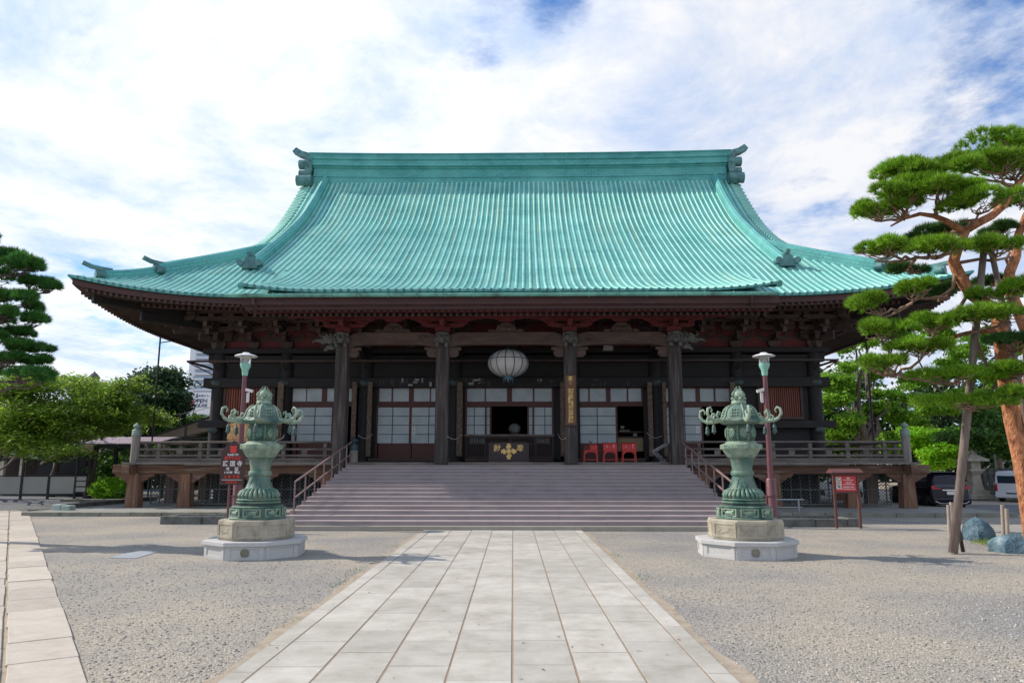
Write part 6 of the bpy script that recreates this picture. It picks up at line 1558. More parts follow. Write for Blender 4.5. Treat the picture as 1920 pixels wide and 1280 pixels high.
def pine_right():
    Y = 17.5; base = Vector((12.15, 17.7, 0)); root = empty('pine_tree', 'tall pruned pine with orange trunk and cloud shaped needle pads at the right edge', 'tree', base)
    P = lambda px, py, y=Y: at(px, py, y) - base
    b = MB()
    b.tube([Vector((.05, 0, -.15)), P(1938, 1000), P(1922, 900), P(1912, 850), P(1898, 790), P(1889, 740), P(1882, 690), P(1878, 640), P(1874, 605), P(1868, 585)], [.25, .21, .19, .18, .175, .17, .168, .165, .162, .155], 14, wob=.05)
    b.tube([P(1874, 600), P(1858, 575), P(1838, 563), P(1822, 552), P(1808, 532), P(1797, 512), P(1788, 490), P(1795, 468), P(1804, 448), P(1811, 432)], [.15, .148, .145, .142, .14, .135, .13, .12, .11, .10], 12, wob=.06)
    b.tube([P(1811, 432), P(1832, 419), P(1859, 405), P(1882, 385), P(1901, 355), P(1922, 330), P(1950, 300)], [.10, .105, .10, .09, .08, .07, .05], 10, wob=.06)
    b.tube([P(1811, 434), P(1795, 427), P(1774, 414), P(1752, 405), P(1725, 401), P(1695, 410), P(1670, 424)], [.10, .085, .075, .065, .05, .035, .02], 8, wob=.08)
    b.tube([P(1910, 800, 18.1), P(1935, 700, 18.2), P(1925, 620, 18.3), P(1893, 545, 18.4), P(1893, 510, 18.4), P(1905, 480, 18.4), P(1910, 440, 18.4), P(1925, 400, 18.4)], [.17, .16, .15, .14, .13, .12, .10, .08], 10, wob=.06)
    b.tube([P(1880, 622), P(1855, 620), P(1825, 622), P(1800, 628), P(1778, 636), P(1745, 650)], [.09, .07, .055, .05, .045, .03], 8, wob=.08)
    b.build('trunk', 'bark_pine', root, smooth=True)
    t = MB()
    t.tube([P(1830, 560), P(1812, 556), P(1802, 572), P(1793, 588), P(1775, 592), P(1762, 605), P(1752, 622), P(1745, 638)], [.05, .05, .045, .042, .04, .036, .03, .025], 7, wob=.1)
    t.tube([P(1790, 500), P(1790, 520), P(1786, 540), P(1765, 556), P(1738, 560), P(1720, 558), P(1700, 575), P(1672, 590), P(1650, 597)], [.05, .045, .042, .04, .04, .038, .035, .03, .02], 7, wob=.1)
    t.tube([P(1825, 622), P(1836, 650), P(1842, 668), P(1852, 690)], [.045, .04, .035, .03], 7, wob=.1)
    t.tube([P(1798, 470), P(1760, 480), P(1715, 484), P(1690, 490), P(1660, 491), P(1640, 490)], [.045, .04, .034, .03, .028, .02], 7, wob=.12)
    t.tube([P(1800, 492), P(1835, 486), P(1860, 489), P(1895, 482)], [.045, .04, .035, .03], 7, wob=.12)
    t.tube([P(1712, 650), P(1690, 672), P(1680, 690), P(1676, 708)], [.03, .03, .025, .02], 6, wob=.12)
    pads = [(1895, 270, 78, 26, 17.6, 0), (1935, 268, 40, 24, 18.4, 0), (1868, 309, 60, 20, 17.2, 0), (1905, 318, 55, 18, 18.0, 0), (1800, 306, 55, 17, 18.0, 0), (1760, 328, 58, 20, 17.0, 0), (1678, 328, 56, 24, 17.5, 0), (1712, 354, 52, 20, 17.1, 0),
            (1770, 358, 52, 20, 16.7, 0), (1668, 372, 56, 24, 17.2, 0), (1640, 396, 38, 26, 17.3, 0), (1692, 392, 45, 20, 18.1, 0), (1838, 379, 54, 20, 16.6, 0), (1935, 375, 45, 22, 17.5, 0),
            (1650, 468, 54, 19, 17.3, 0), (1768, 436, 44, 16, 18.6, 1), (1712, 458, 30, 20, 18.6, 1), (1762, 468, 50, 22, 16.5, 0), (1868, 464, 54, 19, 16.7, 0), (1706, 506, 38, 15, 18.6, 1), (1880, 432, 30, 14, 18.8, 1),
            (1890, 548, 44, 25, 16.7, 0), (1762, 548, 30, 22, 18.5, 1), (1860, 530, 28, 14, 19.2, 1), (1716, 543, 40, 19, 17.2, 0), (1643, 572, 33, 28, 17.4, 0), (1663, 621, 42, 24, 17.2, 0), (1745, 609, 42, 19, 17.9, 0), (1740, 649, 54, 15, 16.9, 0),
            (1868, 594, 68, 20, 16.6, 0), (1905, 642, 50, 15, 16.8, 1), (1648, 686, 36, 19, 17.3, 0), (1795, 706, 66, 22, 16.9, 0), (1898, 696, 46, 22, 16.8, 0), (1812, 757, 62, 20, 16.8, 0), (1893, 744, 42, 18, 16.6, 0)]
    hubs = [P(1901, 355), P(1859, 405), P(1811, 432), P(1752, 405), P(1695, 410), P(1788, 490), P(1715, 484), P(1860, 489), P(1765, 556), P(1700, 575), P(1752, 622), P(1800, 628), P(1878, 620), P(1880, 680), P(1850, 690), P(1889, 740), P(1676, 705), P(1893, 510, 18.4)]
    for i, (px, py, w, h, y, dk) in enumerate(pads):
        c_ = P(px, py, y); k = .0122; rx, rz_ = w * k * 1.16, h * k * .95; ry = min(rx, .75)
        f = min(hubs, key=lambda q: (q - c_).length + .5 * max(0, q.z - c_.z))
        pad_twigs(t, c_, rx, ry, rz_, f, i + 3)
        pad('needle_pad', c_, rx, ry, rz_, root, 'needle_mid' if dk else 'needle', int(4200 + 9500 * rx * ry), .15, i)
    t.build('branches', 'bark_twig', root, smooth=True)
    # wooden props holding the pine up
    def prop(name_, pa, pb, ya, yb, r0, label):
        A, B = at(*pa, ya), at(*pb, yb); A.z = max(A.z, GZ - .1) if pa[1] > 1000 else A.z
        q = MB(); q.tube([A, A + (B - A) * .5, B], [r0, r0 * .92, r0 * .75], 10, wob=.05); tag(q.build('support_pole', 'pole_wood', smooth=True), label, 'pole', 'wooden poles propping the pine')
    prop('a', (1787, 1036), (1848, 436), 17.5, 17.3, .10, 'long slanting wooden pole propping the pine, nearest the approach')
    prop('b', (1962, 960), (1852, 438), 17.9, 17.4, .085, 'slanting wooden pole rising right from the fork of the pine')
M['needle_mid'] = leafmat('pine_needles_shaded', c(.03, .09, .022), c(.05, .15, .03), c(.09, .22, .045), .2)  # shade put into the needle colour of the darker, mostly rear pads
pine_right()
def pine_left():
    base = Vector((-16.6, 20.5, 0)); root = empty('pine_tree', 'dark pruned pine with stacked needle pads at the left edge', 'tree', base); P = lambda px, py, y=20: at(px, py, y) - base
    b = MB(); b.tube([Vector((0, 0, -.1)), Vector((.15, 0, 2.2)), Vector((.0, .1, 4.2)), Vector((-.2, 0, 6.4)), Vector((-.3, 0, 8.2))], [.27, .23, .19, .14, .08], 12, wob=.06); b.build('trunk', 'bark', root, smooth=True)
    t = MB(); pads = [(-48, 446, 42, 24, 20), (2, 482, 32, 24, 20), (38, 500, 46, 24, 19.6), (-20, 520, 50, 26, 20.6), (70, 532, 34, 20, 20), (92, 540, 14, 12, 20), (30, 562, 44, 22, 19.6), (60, 578, 24, 16, 20.4), (8, 592, 36, 18, 19.4), (62, 602, 28, 17, 20), (-30, 600, 40, 24, 20),
                      (40, 626, 28, 14, 20), (-8, 636, 20, 12, 19.4), (-60, 640, 44, 22, 20.5), (55, 656, 56, 14, 20), (28, 672, 26, 11, 19.6), (62, 680, 28, 13, 19.8), (5, 680, 26, 16, 20.2), (50, 703, 40, 19, 19.4), (80, 712, 14, 10, 19.5), (-50, 700, 50, 24, 20), (-90, 560, 50, 26, 20.5), (-90, 480, 46, 26, 20), (-170, 600, 50, 26, 20), (-160, 520, 50, 26, 20.5), (-175, 670, 50, 24, 19.8), (-130, 440, 40, 24, 20.4)]
    for i, (px, py, w, h, y) in enumerate(pads):
        c_ = P(px, py, y); k = .0143; rx, rz_ = w * k * 1.0, h * k * .88; ry = min(rx, .85); trunk_pt = Vector((-.1, 0, max(2.0, c_.z - .5)))
        t.tube(wiggle(trunk_pt, c_ - Vector((0, 0, rz_ * .6)), 7, .05, i), [.07, .062, .055, .048, .04, .034, .028, .022], 6); pad_twigs(t, c_, rx, ry, rz_, c_ - Vector((rx * .8, 0, rz_ * .8)), i + 50)
        pad('needle_pad', c_, rx, ry, rz_, root, 'needle_dark', int(4500 + 9000 * rx * ry), .15, 100 + i)
    t.build('branches', 'bark', root, smooth=True)
pine_left()

# ------------------------------------------------------------------ trees on the left
broad_tree('maple_tree', 'low spreading light green maple behind the white panelled fence at far left', 'tree', -33.5, 46,
    [L_px(-10, 745, 36, 2.4, 2, 1.0), L_px(40, 790, 36, 2.2, 2, 1.0), L_px(95, 735, 37, 1.9, 1.6, .8), L_px(100, 790, 36, 2.0, 1.8, 1.0), L_px(10, 835, 35, 2.2, 1.6, .6), L_px(80, 840, 35, 2.0, 1.4, .5), L_px(120, 815, 35, 1.5, 1.3, .5), L_px(130, 765, 37, 1.8, 1.5, .7), L_px(60, 715, 38, 1.4, 1.2, .45)], 36000, .085, 'leaf_maple', tr=.2, tilt=.55, group='maples left of the hall')
broad_tree('maple_tree', 'light green maple whose feathery branch points up right before the round dark tree', 'tree', -29.5, 48,
    [L_px(170, 775, 40, 2.2, 2, 1.0), L_px(205, 740, 40, 1.5, 1.2, .6), L_px(240, 725, 40, .9, .7, .28), L_px(180, 735, 41, 1.5, 1.2, .6), L_px(210, 780, 40, 1.8, 1.6, .7), L_px(140, 800, 39, 1.6, 1.5, .5), L_px(262, 712, 40, .5, .4, .15), L_px(262, 788, 42, 1.2, 1.1, .5), L_px(165, 720, 41, .8, .7, .25), L_px(120, 712, 40, .8, .6, .2)], 30000, .085, 'leaf_maple', tr=.2, tilt=.55, group='maples left of the hall')
broad_tree('evergreen_tree', 'round dense dark green tree left of the high-rise tower', 'tree', -27, 53,
    [L_px(250, 742, 53, 1.8, 2, 1.5), L_px(285, 735, 53, 2.0, 2, 1.7), L_px(308, 765, 53, 1.4, 1.6, 1.2), L_px(275, 772, 53, 2.4, 2, 1.6), L_px(240, 778, 53, 1.6, 1.6, 1.3), L_px(320, 752, 53, .8, 1, .7)], 26000, .13, 'leaf_dark', tr=.3, clump=.3)
broad_tree('leafy_tree', 'mid green tree seen through the gap beneath the mauve roofed shelter', 'tree', -24.5, 48,
    [L_px(200, 860, 48, 2.2, 1.5, 1.3), L_px(240, 850, 48, 2.0, 1.5, 1.3), L_px(215, 895, 47, 1.8, 1.2, .9), L_px(330, 815, 56, 3.0, 2, 1.2), L_px(380, 800, 56, 1.6, 1.5, .7)], 14000, .11, 'leaf_mid', tr=.18)
def bush():
    p = ground(205, 935); root = empty('round_bush', 'bright yellow-green clipped bush left of the veranda corner', 'bush', p); b = MB(); b.tube([(0, 0, 0), (.05, 0, .5)], [.08, .05], 6); b.build('stems', 'bark', root)
    leaf_cloud('foliage', [((0, 0, .62), (.95, .8, .62)), ((-.45, 0, .5), (.6, .6, .45)), ((.5, .1, .6), (.6, .6, .5))], 7000, .05, 'leaf_bush', root, clump=.08, shell=.8)
bush()

# ------------------------------------------------------------------ trees on the right
K = 1.5
def far(l, Yo=0): return [L_px(px, py, 74 + (i % 3) * 1.6 + Yo, a * K, a * K, b_ * K) for i, (px, py, a, b_) in enumerate(l)]
broad_tree('ginkgo_tree', 'tall tree with dark mossy trunk and loose pale green foliage just right of the hall', 'tree', 35.2, 74,
    far([(1568, 700, 1.1, .9), (1600, 645, 1.0, .6), (1650, 622, 1.1, .6), (1556, 765, 1.2, .8), (1600, 735, 1.0, .6), (1650, 690, 1.1, .7), (1590, 800, 1.2, .7), (1645, 775, 1.2, .7), (1548, 830, 1.1, .7), (1680, 740, 1.0, .6), (1610, 845, 1.2, .6), (1660, 830, 1.1, .6), (1620, 600, .8, .4)]), 52000, .15, 'leaf_green', tr=.55, group='trees right of the hall', clump=.30, shell=.35)
broad_tree('leafy_tree', 'tall fresh green tree standing behind the pine, between its two props', 'tree', 47, 76,
    far([(1720, 640, 1.3, .7), (1780, 612, 1.3, .7), (1840, 630, 1.4, .8), (1735, 705, 1.3, .8), (1800, 670, 1.5, .8), (1860, 700, 1.6, 1.0), (1905, 640, 1.4, 1.0), (1760, 755, 1.4, .8), (1820, 750, 1.4, .8), (1700, 790, 1.2, .7), (1890, 765, 1.5, .8)], 2), 56000, .15, 'leaf_green', tr=.4, group='trees right of the hall', clump=.30, shell=.35)
broad_tree('maple_tree', 'bright yellow-green maple above the dark minivan', 'tree', 42, 69,
    [L_px(px, py, 68, a * K, a * K, b_ * K) for px, py, a, b_ in ((1740, 838, 1.1, .6), (1785, 852, 1.2, .6), (1770, 812, 1.2, .45), (1815, 835, 1.0, .6), (1715, 812, 1.0, .4), (1755, 870, 1.0, .4))], 22000, .12, 'leaf_bush', tr=.2, group='trees right of the hall', tilt=.6)
broad_tree('shade_tree', 'dark leafy tree hanging over the stone fence behind the white van', 'tree', 34.5, 46,
    [L_px(1845, 815, 45, 2.0, 1.5, .9), L_px(1895, 795, 45, 2.0, 1.5, 1.0), L_px(1890, 835, 44.5, 1.5, 1.2, .5), L_px(1930, 845, 44.5, 1.6, 1.4, .9), L_px(1870, 805, 44, 1.6, 1.2, .7)], 16000, .11, 'leaf_mid', tr=.4, group='trees right of the hall')
def wood(name, label, x0, x1, y, h, n, m_='leaf_dark', sz=.34):
    rr = random.Random(int(x0)); lumps = []; x = x0
    while x < x1:
        hh = h * rr.uniform(.75, 1.1); lumps.append(((x, y + rr.uniform(-2, 2), hh * .62), (rr.uniform(2.4, 3.6), 2.2, hh * .42))); lumps.append(((x + 1, y + rr.uniform(-2, 1), hh * .25), (3, 2, hh * .28))); x += rr.uniform(2.0, 3.2)
    o = leaf_cloud(name, lumps, n, sz, m_, None, clump=.6); tag(o, label, 'woodland', kind='stuff')
wood('distant_wood', 'mass of dark green woodland closing the view right of the hall', 30, 90, 92, 13.5, 60000)
wood('distant_wood', 'low dark green tree line closing the view left of the hall', -80, -24, 66, 5.6, 26000)
wood('distant_wood', 'dim tree line seen past the underside of the hall', -24, 24, 84, 6.5, 9000)

# ------------------------------------------------------------------ left background: fence, shelter, stalls, tower
def fence_left():
    a = ground(-65, 934); d = ground(139, 933); a.z = d.z = 0; L_ = (d - a).length; ang = math.atan2(d.y - a.y, d.x - a.x); root = empty('panelled_fence', 'dark framed fence of blank white panels along the left road', 'fence', a, ang); n = 4
    b = MB(); b.box(0, L_, -.04, .04, 1.28, 1.34); b.box(0, L_, -.04, .04, .16, .24); b.box(0, L_, -.05, .05, 2.70, 2.82); b.build('rails', 'metal_black', root)
    for i in range(n + 1):
        x = L_ * i / n; b = MB(); b.box(x - .06, x + .06, -.06, .06, GZ - .06, 2.75 if i % 2 == 0 else 1.3); b.build('post', 'metal_black', root)
        if i < n: b = MB(); b.box(x + .07, x + L_ / n - .07, -.015, .015, .26, 1.26); b.build('panel', 'panel_white', root)
fence_left()
def letter_frame():
    p = ground(149, 936); p.z = 0; root = empty('panel_stand', 'narrow dark frame holding three stacked blank panels beside the shelter', 'frame', p); b = MB()
    for x in (-.32, .32): b.box(x - .03, x + .03, -.03, .03, GZ - .06, 1.35)
    for z in (.40, .72, 1.04, 1.32): b.box(-.29, .29, -.03, .03, z - .02, z + .02)
    b.build('frame', 'metal_black', root); b = MB(); [b.box(-.28, .28, -.01, .01, z + .025, z + .275) for z in (.42, .74, 1.05)]; b.build('blank_panel', 'panel_white', root)
letter_frame()
def shelter():
    Y = 44; A = at(148, 831, Y); B = at(285, 833, Y); w = B.x - A.x; root = empty('open_shelter', 'open shelter with mauve corrugated roof on dark posts left of the veranda', 'shelter', (A.x, Y, 0)); zt = A.z
    b = MB(); b.M = Matrix.Translation((0, 0, 0)); n = 46
    for i in range(n):                                              # standing corrugations
        x0, x1 = w * i / n, w * (i + 1) / n; b.beam((x0 + (x1 - x0) * .5 + .35 * 0, 0, zt - .02), (x0 + (x1 - x0) * .5 + .35, 2.6, zt + .46), (x1 - x0) * .96, .04)
    b.build('shelter_roof', 'roof_mauve', root)
    b = MB(); b.box(0, w, .05, .15, zt - .28, zt - .06); b.build('roof_beam', 'wood_black', root); b = MB(); b.box(.2, w, 2.5, 2.6, zt + .1, zt + .36); b.build('roof_beam', 'wood_black', root)
    for x, y in ((.75, .1), (w - .5, .1), (.9, 2.55), (w - .4, 2.55)): b = MB(); b.box(x - .09, x + .09, y - .09, y + .09, GZ - .06, zt - .07); b.build('post', 'wood_black', root)
    C = at(162, 840, Y - .4); b = MB(); b.box(C.x - A.x - .33, C.x - A.x + .33, -.35, -.15, C.z - .2, C.z + .2); b.build('fascia_box', 'tan', root, bevel=.03)
    # leaning dark trunk-like strut
    b = MB(); P, Q = at(163, 934, 44), at(182, 832, 44.5); b.tube([P, Q], [.24, .17], 8); tag(b.build('leaning_trunk', 'bark', smooth=True), 'dark leaning bare trunk standing in front of the open shelter', 'tree trunk')
shelter()
def canopy():
    Y = 50; A = at(262, 826, Y); B = at(392, 783, Y); root = empty('canvas_awning', 'long sloping dark edged awning with beige underside against the left side of the hall', 'awning', (A.x, Y, 0)); o = Vector((A.x, Y, 0)); a = A - o; d = B - o
    b = MB(); b.prism([(a.x, a.z), (d.x, d.z), (d.x, d.z + .10), (a.x, a.z + .10)], 0, 7); b.build('awning_roof', 'wood_black', root)
    b = MB(); b.prism([(a.x + .2, a.z + .05), (d.x, d.z - .02), (d.x, d.z - .04), (a.x + .2, a.z + .03)], .1, 6.9); b.build('canvas_underside', 'canvas', root)
    b = MB(); b.prism([(a.x + .2, a.z), (d.x, a.z - .15), (d.x, d.z - .06), ], 6.8, 6.85); b.build('canvas_back', 'canvas', root)
    for t in (.05, .66): x = a.x + (d.x - a.x) * t; b = MB(); b.box(x - .06, x + .06, .02, .14, 0, a.z + (d.z - a.z) * t); b.build('pole', 'metal_black', root)
    b = MB(); b.beam((a.x, .08, a.z - .05), (d.x, .08, a.z + .2), .1, .12); b.beam((a.x + 2.6, .1, a.z + .2), (d.x, .1, d.z - .9), .06, .06); b.build('tie_bar', 'metal_black', root)
canopy()
def kiosk():
    Y = 51; A = at(-20, 852, Y); B = at(100, 860, Y); root = empty('garden_kiosk', 'small kiosk with pale blue sheet roof and beige posts behind the white fence', 'kiosk', (A.x, Y, 0)); w = B.x - A.x; z = B.z
    b = MB(); b.prism([(-1.2, z + .9), (1.4, z + 1.02), (w, z), (w, z - .06), (1.2, z + .5), (-1.2, z + .4)], -1.2, 2.5); b.build('kiosk_roof', 'roof_pale', root)
    for px in (5, 42, -14): x = at(px, 880, Y).x - A.x; b = MB(); b.box(x - .13, x + .13, -.13, .13, 0, z + .4); b.build('post', 'canvas', root)
    b = MB(); b.box(-2, w - .5, 2.3, 2.4, 0, z); b.box(-2, w - .6, .2, 1.2, 0, 1.0); b.build('back_wall', 'wood_dark', root)
    X0 = at(70, 880, 49).x; X1 = at(160, 880, 49).x; zr = at(100, 838, 49).z
    b = MB(); b.M = Matrix.Translation((X0, 49, 0)); W = X1 - X0; b.box(0, W, 0, 3, 0, zr - .4); b.M = None; s = empty('dark_shed', 'dark plank shed half hidden by maple branches behind the white fence', 'shed', (0, 0, 0)); b.build('shed_wall', 'wood_black', s)
    b = MB(); b.M = Matrix.Translation((X0, 49, 0)); b.prism([(-.5, zr - .45), (W / 2, zr + .5), (W + .5, zr - .45), (W + .5, zr - .35), (W / 2, zr + .6), (-.5, zr - .35)], -.6, 3.4); b.M = None; b.build('shed_roof', 'roof_mauve', s)
kiosk()
def pavilion():
    Y = 62; C = at(175, 722, Y); root = empty('small_pavilion', 'small dark hall whose jewel finial pokes above the maples', 'pavilion', (C.x, Y, 0)); z = C.z
    b = MB(); w = 3.2; b.lathe([(w * 1.4, z - 3.0), (w * 1.1, z - 2.5), (w * .5, z - 1.2), (.35, z - .25), (.3, z)], 4, rot=R(45)); b.build('pavilion_roof', 'stone_dark', root); b = MB(); b.box(-2.4, 2.4, -2.4, 2.4, 0, z - 2.9); b.build('pavilion_walls', 'wood_black', root)
    b = MB(); b.lathe([(.55, z), (.6, z + .12), (.3, z + .2), (.2, z + .3), (.42, z + .5), (.46, z + .68), (.3, z + .9), (.08, z + 1.1), (.02, z + 1.2)], 16); b.build('jewel_finial', 'stone_dark', root, smooth=True)
pavilion()
def tower():
    Y = 420; A = at(352, 790, Y); T = at(364, 640, Y); x0 = A.x; w = 34; H = T.z + 12; root = empty('high_rise_tower', 'pale blue high-rise tower with banded balconies behind the left eave', 'building', (x0, Y, 0))
    b = MB(); b.box(0, 22, 0, 20, 0, H); b.build('tower_core', 'tower', root)
    b = MB(); z = 6
    while z < H - 2: b.box(2.4, 13, -1.6, -.01, z, z + 1.1); b.box(17, 30, .6, 2.1, z, z + 1.1); z += 3.1
    b.build('balcony_bands', 'tower_light', root)
    b = MB(); z = 4.4
    while z < H - 2: b.box(2.6, 12.8, -.06, -.004, z, z + 1.5); b.box(14.4, 16.4, -.06, -.004, z, z + 1.9); z += 3.1
    b.build('window_bands', 'tower_band', root)
    b = MB(); b.box(22.01, 32, 2.2, 20, 0, H - 6); b.box(-1.2, 2.2, -.5, 6, 0, H); b.box(13.01, 14.2, -1.2, -.01, 0, H); b.build('side_wing', 'tower', root)
M['tower_light'] = mat('tower_balcony_front', [c(.55, .60, .66), c(.62, .66, .71)], .1, .6, 0)
tower()
def billboard():
    Y = 260; A = at(352, 776, Y); B = at(391, 735, Y); x0, w, zb, zt = A.x, B.x - A.x, A.z, B.z; root = empty('advertising_billboard', 'white rooftop billboard reading OPEN HOUSE in front of the high-rise', 'billboard', (x0, Y, 0)); h = zt - zb
    b = MB(); b.box(0, w + 4, 0, .6, zb, zt); b.build('board', 'white_paint3', root)
    b = MB(); b.box(0, w + 4, .1, 8, 0, zb - .05); b.build('support_building', 'tower', root)
    b = MB(); b.box(w * .08, w * .26, -.12, -.01, zb + h * .40, zb + h * .66); b.box(w * .19, w * .235, -.14, -.121, zb + h * .30, zb + h * .42); b.build('red_mark', 'ink_red', root)
    b = MB(); b.box(w * .265, w * .30, -.12, -.01, zb + h * .40, zb + h * .66); b.box(w * .08, w * .185, -.12, -.01, zb + h * .34, zb + h * .385); b.build('grey_mark', 'wood_grey', root)
    text('lettering', 'OPEN', h * .24, 'ink_navy', (w * .57, -.1, zb + h * .60), root, ext=.05, sx=1.15, bold=.03); text('lettering', 'HOUSE', h * .20, 'ink_navy', (w * .57, -.1, zb + h * .38), root, ext=.05, sx=1.15, bold=.03); text('lettering', '東京に、家を持とう。', h * .115, 'ink_navy', (w * .5, -.1, zb + h * .83), root, ext=.05, sx=1.0)
M['white_paint3'] = mat('billboard_white', [c(.70, .72, .76)], 1, .6, 0, rrange=0); M['ink_navy'] = mat('navy_lettering', [c(.06, .09, .20)], 1, .6, 0, rrange=0)
billboard()
def far_house():
    Y = 150; A = at(355, 792, Y); w = 5.2; root = empty('white_house', 'small white gabled house roof below the billboard', 'house', (A.x, Y, 0)); z = A.z - 1; b = MB(); b.box(0, w, 0, 6, 0, z); b.build('house_wall', 'white_paint3', root); b = MB(); b.prism([(-.3, z), (w * .42, z + 2.4), (w + .3, z)], -.4, 6.4); b.build('house_roof', 'tower', root)
far_house()
for (x1, y1, x2, y2, lb) in ((170, 796, 400, 762, 'thin overhead cable crossing behind the dark round tree'),):
    b = MB(); A = at(x1, y1, 50); B = at(x2, y2, 50); b.tube([A + (B - A) * (k / 10) - Vector((0, 0, .25 * math.sin(math.pi * k / 10))) for k in range(11)], .02, 5); tag(b.build('cable', 'wood_grey'), lb, 'cable')
# low walls left of the platform
b = MB(); A = ground(120, 958); B = ground(232, 944); b.beam(Vector((A.x, A.y, .12)), Vector((B.x + 1, B.y + 1.2, .12)), .3, .36); tag(b.build('low_wall', 'stone_dark', bevel=.02), 'low grey stone edging left of the veranda corner post', 'low wall')
b = MB(); b.box(-25.0, -17.8, 41.5, 41.9, GZ - .06, .10); tag(b.build('low_wall', 'kerb', bevel=.02), 'low pale stone edging in front of the bright bush', 'low wall')

# ------------------------------------------------------------------ right side: vehicles, stones, fence
def extrude_profile(b, prof, x0, x1, tuck=.0): b.prism(prof, x0, x1, axis='x')
def car_shell(name, st, mats, parent):
    """st: stations along y: (y, half width at belt, z sill, z belt, z roof, half width at roof); closed smooth shell"""
    b = MB(); rings = []
    for y, wb, zs, zb, zr, wr in st:
        pr = [(-wb * .93, zs), (-wb, zs + .15), (-wb, zb), (-wb * .985, zb + .03), (-wr, zr - .09), (-wr * .90, zr - .015), (0, zr + .012), (wr * .90, zr - .015), (wr, zr - .09), (wb * .985, zb + .03), (wb, zb), (wb, zs + .15), (wb * .93, zs)]
        rings.append([b.vert((x, y, z)) for x, z in pr])
    n = 13
    for i, (A, B) in enumerate(zip(rings, rings[1:])):
        for k in range(n): b.face((A[k], A[(k + 1) % n], B[(k + 1) % n], B[k]))
    b.face(rings[0][::-1]); b.face(rings[-1]); return b.build(name, mats, parent, smooth=True, autos=32)
def wheel(parent, x, y, r=.31, w=.2):
    b = MB(); b.M = Matrix.Translation((x, y, r)) @ Matrix.Rotation(R(90), 4, 'Y'); b.lathe([(r * .6, -w / 2), (r * .94, -w / 2), (r, -w * .35), (r, w * .35), (r * .94, w / 2), (r * .6, w / 2)], 24); o = b.build('wheel', 'rubber', parent, smooth=True, autos=40)
    b = MB(); b.M = Matrix.Translation((x, y, r)) @ Matrix.Rotation(R(90), 4, 'Y'); b.lathe([(r * .6, -w * .4), (r * .6, w * .4)], 20)
    for k in range(5): a = k * 1.2566; b.box(-.03, .03, 0, r * .58, -w * .5, w * .5) if False else b.beam((0, 0, 0), (r * .58 * math.cos(a), r * .58 * math.sin(a), 0), .05, w * .98)
    b.build('rim', 'chrome', o)
def minivan():
    p = Vector((19.75, 33.9, GZ)); root = empty('minivan', 'dark blue-black minivan seen from behind on the right road', 'car', p, R(-3))
    W = .85
    st = [(0, W * .93, .28, .92, 1.30, W * .78), (.06, W * .99, .24, .98, 1.50, W * .80), (.32, W, .22, 1.0, 1.66, W * .80), (.9, W, .2, 1.0, 1.70, W * .82), (2.2, W, .2, 1.0, 1.70, W * .82), (3.1, W, .2, .98, 1.58, W * .78), (3.7, W, .2, .96, 1.12, W * .76), (4.3, W * .96, .2, .84, .92, W * .72), (4.55, W * .8, .28, .7, .74, W * .6)]
    car_shell('body', st, 'carpaint', root)
    b = MB(); P = lambda x, z, off=.012: (x, .0, z)
    def on_rear(b, poly, off=.012):                                  # follow the sloping tailgate
        pts = []
        for x, z in poly:
            y = 0 if z <= .92 else (.06 * (z - 1.30) / .2 if z > 1.3 else 0) ; y = .02 + max(0, (z - 1.25)) * .42 if z > 1.25 else .0
            pts.append((x, y - off, z))
        A = [b.vert(q) for q in pts]; B = [b.vert((q[0], q[1] + .03, q[2])) for q in pts]; b.face(A); n = len(A); [b.face((A[i], B[i], B[(i + 1) % n], A[(i + 1) % n])) for i in range(n)]
    on_rear(b, [(-.66, 1.02), (.66, 1.02), (.60, 1.27), (.55, 1.50), (-.55, 1.50), (-.60, 1.27)]); b.build('rear_window', 'carglass', root)
    for sx in (-1, 1):
        b = MB(); on_rear(b, [(sx * x, z) for x, z in ((.42, .92), (.82, .92), (.84, 1.06), (.70, 1.10), (.66, 1.0), (.42, .98))][::sx], .03); b.build('tail_light', 'carlight', root)
    b = MB(); on_rear(b, [(-.36, .86), (.36, .86), (.36, .905), (-.36, .905)], .045); b.build('chrome_strip', 'chrome', root)
    b = MB(); on_rear(b, [(-.17, .68), (.17, .68), (.17, .83), (-.17, .83)], .03); b.build('number_plate', 'ink_white', root)
    b = MB(); b.prism([(-.10, .26), (-.12, .50), (-.06, .56), (.1, .56), (.1, .26)], -.84, .84, axis='x'); b.build('rear_bumper', 'carpaint', root, bevel=.04)
    b = MB(); b.beam((-.82, -.08, .44), (-.55, -.135, .30), .03, .03); b.beam((.82, -.08, .44), (.55, -.135, .30), .03, .03); b.box(-.55, .55, -.14, -.125, .29, .31); b.build('bumper_trim', 'chrome', root)
    b = MB(); b.box(-.6, .6, .18, .46, 1.655, 1.69); b.build('spoiler', 'carpaint', root, bevel=.02)
    for sx in (-1, 1):
        b = MB()
        for y0, y1 in ((.45, 1.3), (1.38, 2.15), (2.22, 3.2)):
            q = [(y0, 1.05), (y1, 1.05), (y1 - .06, 1.50), (y0 + .02, 1.52)]
            A = [b.vert((sx * (W * 1.004 - (z - 1.03) * .27), y, z)) for y, z in q]; b.face(A if sx < 0 else A[::-1])
        b.build('side_window', 'carglass', root)
        for y in (.75, 3.6): wheel(root, sx * .78, y, .32)
    b = MB(); b.beam((-.865, .35, .985), (-.865, 3.2, .975), .01, .02); b.build('belt_trim', 'chrome', root)
minivan()
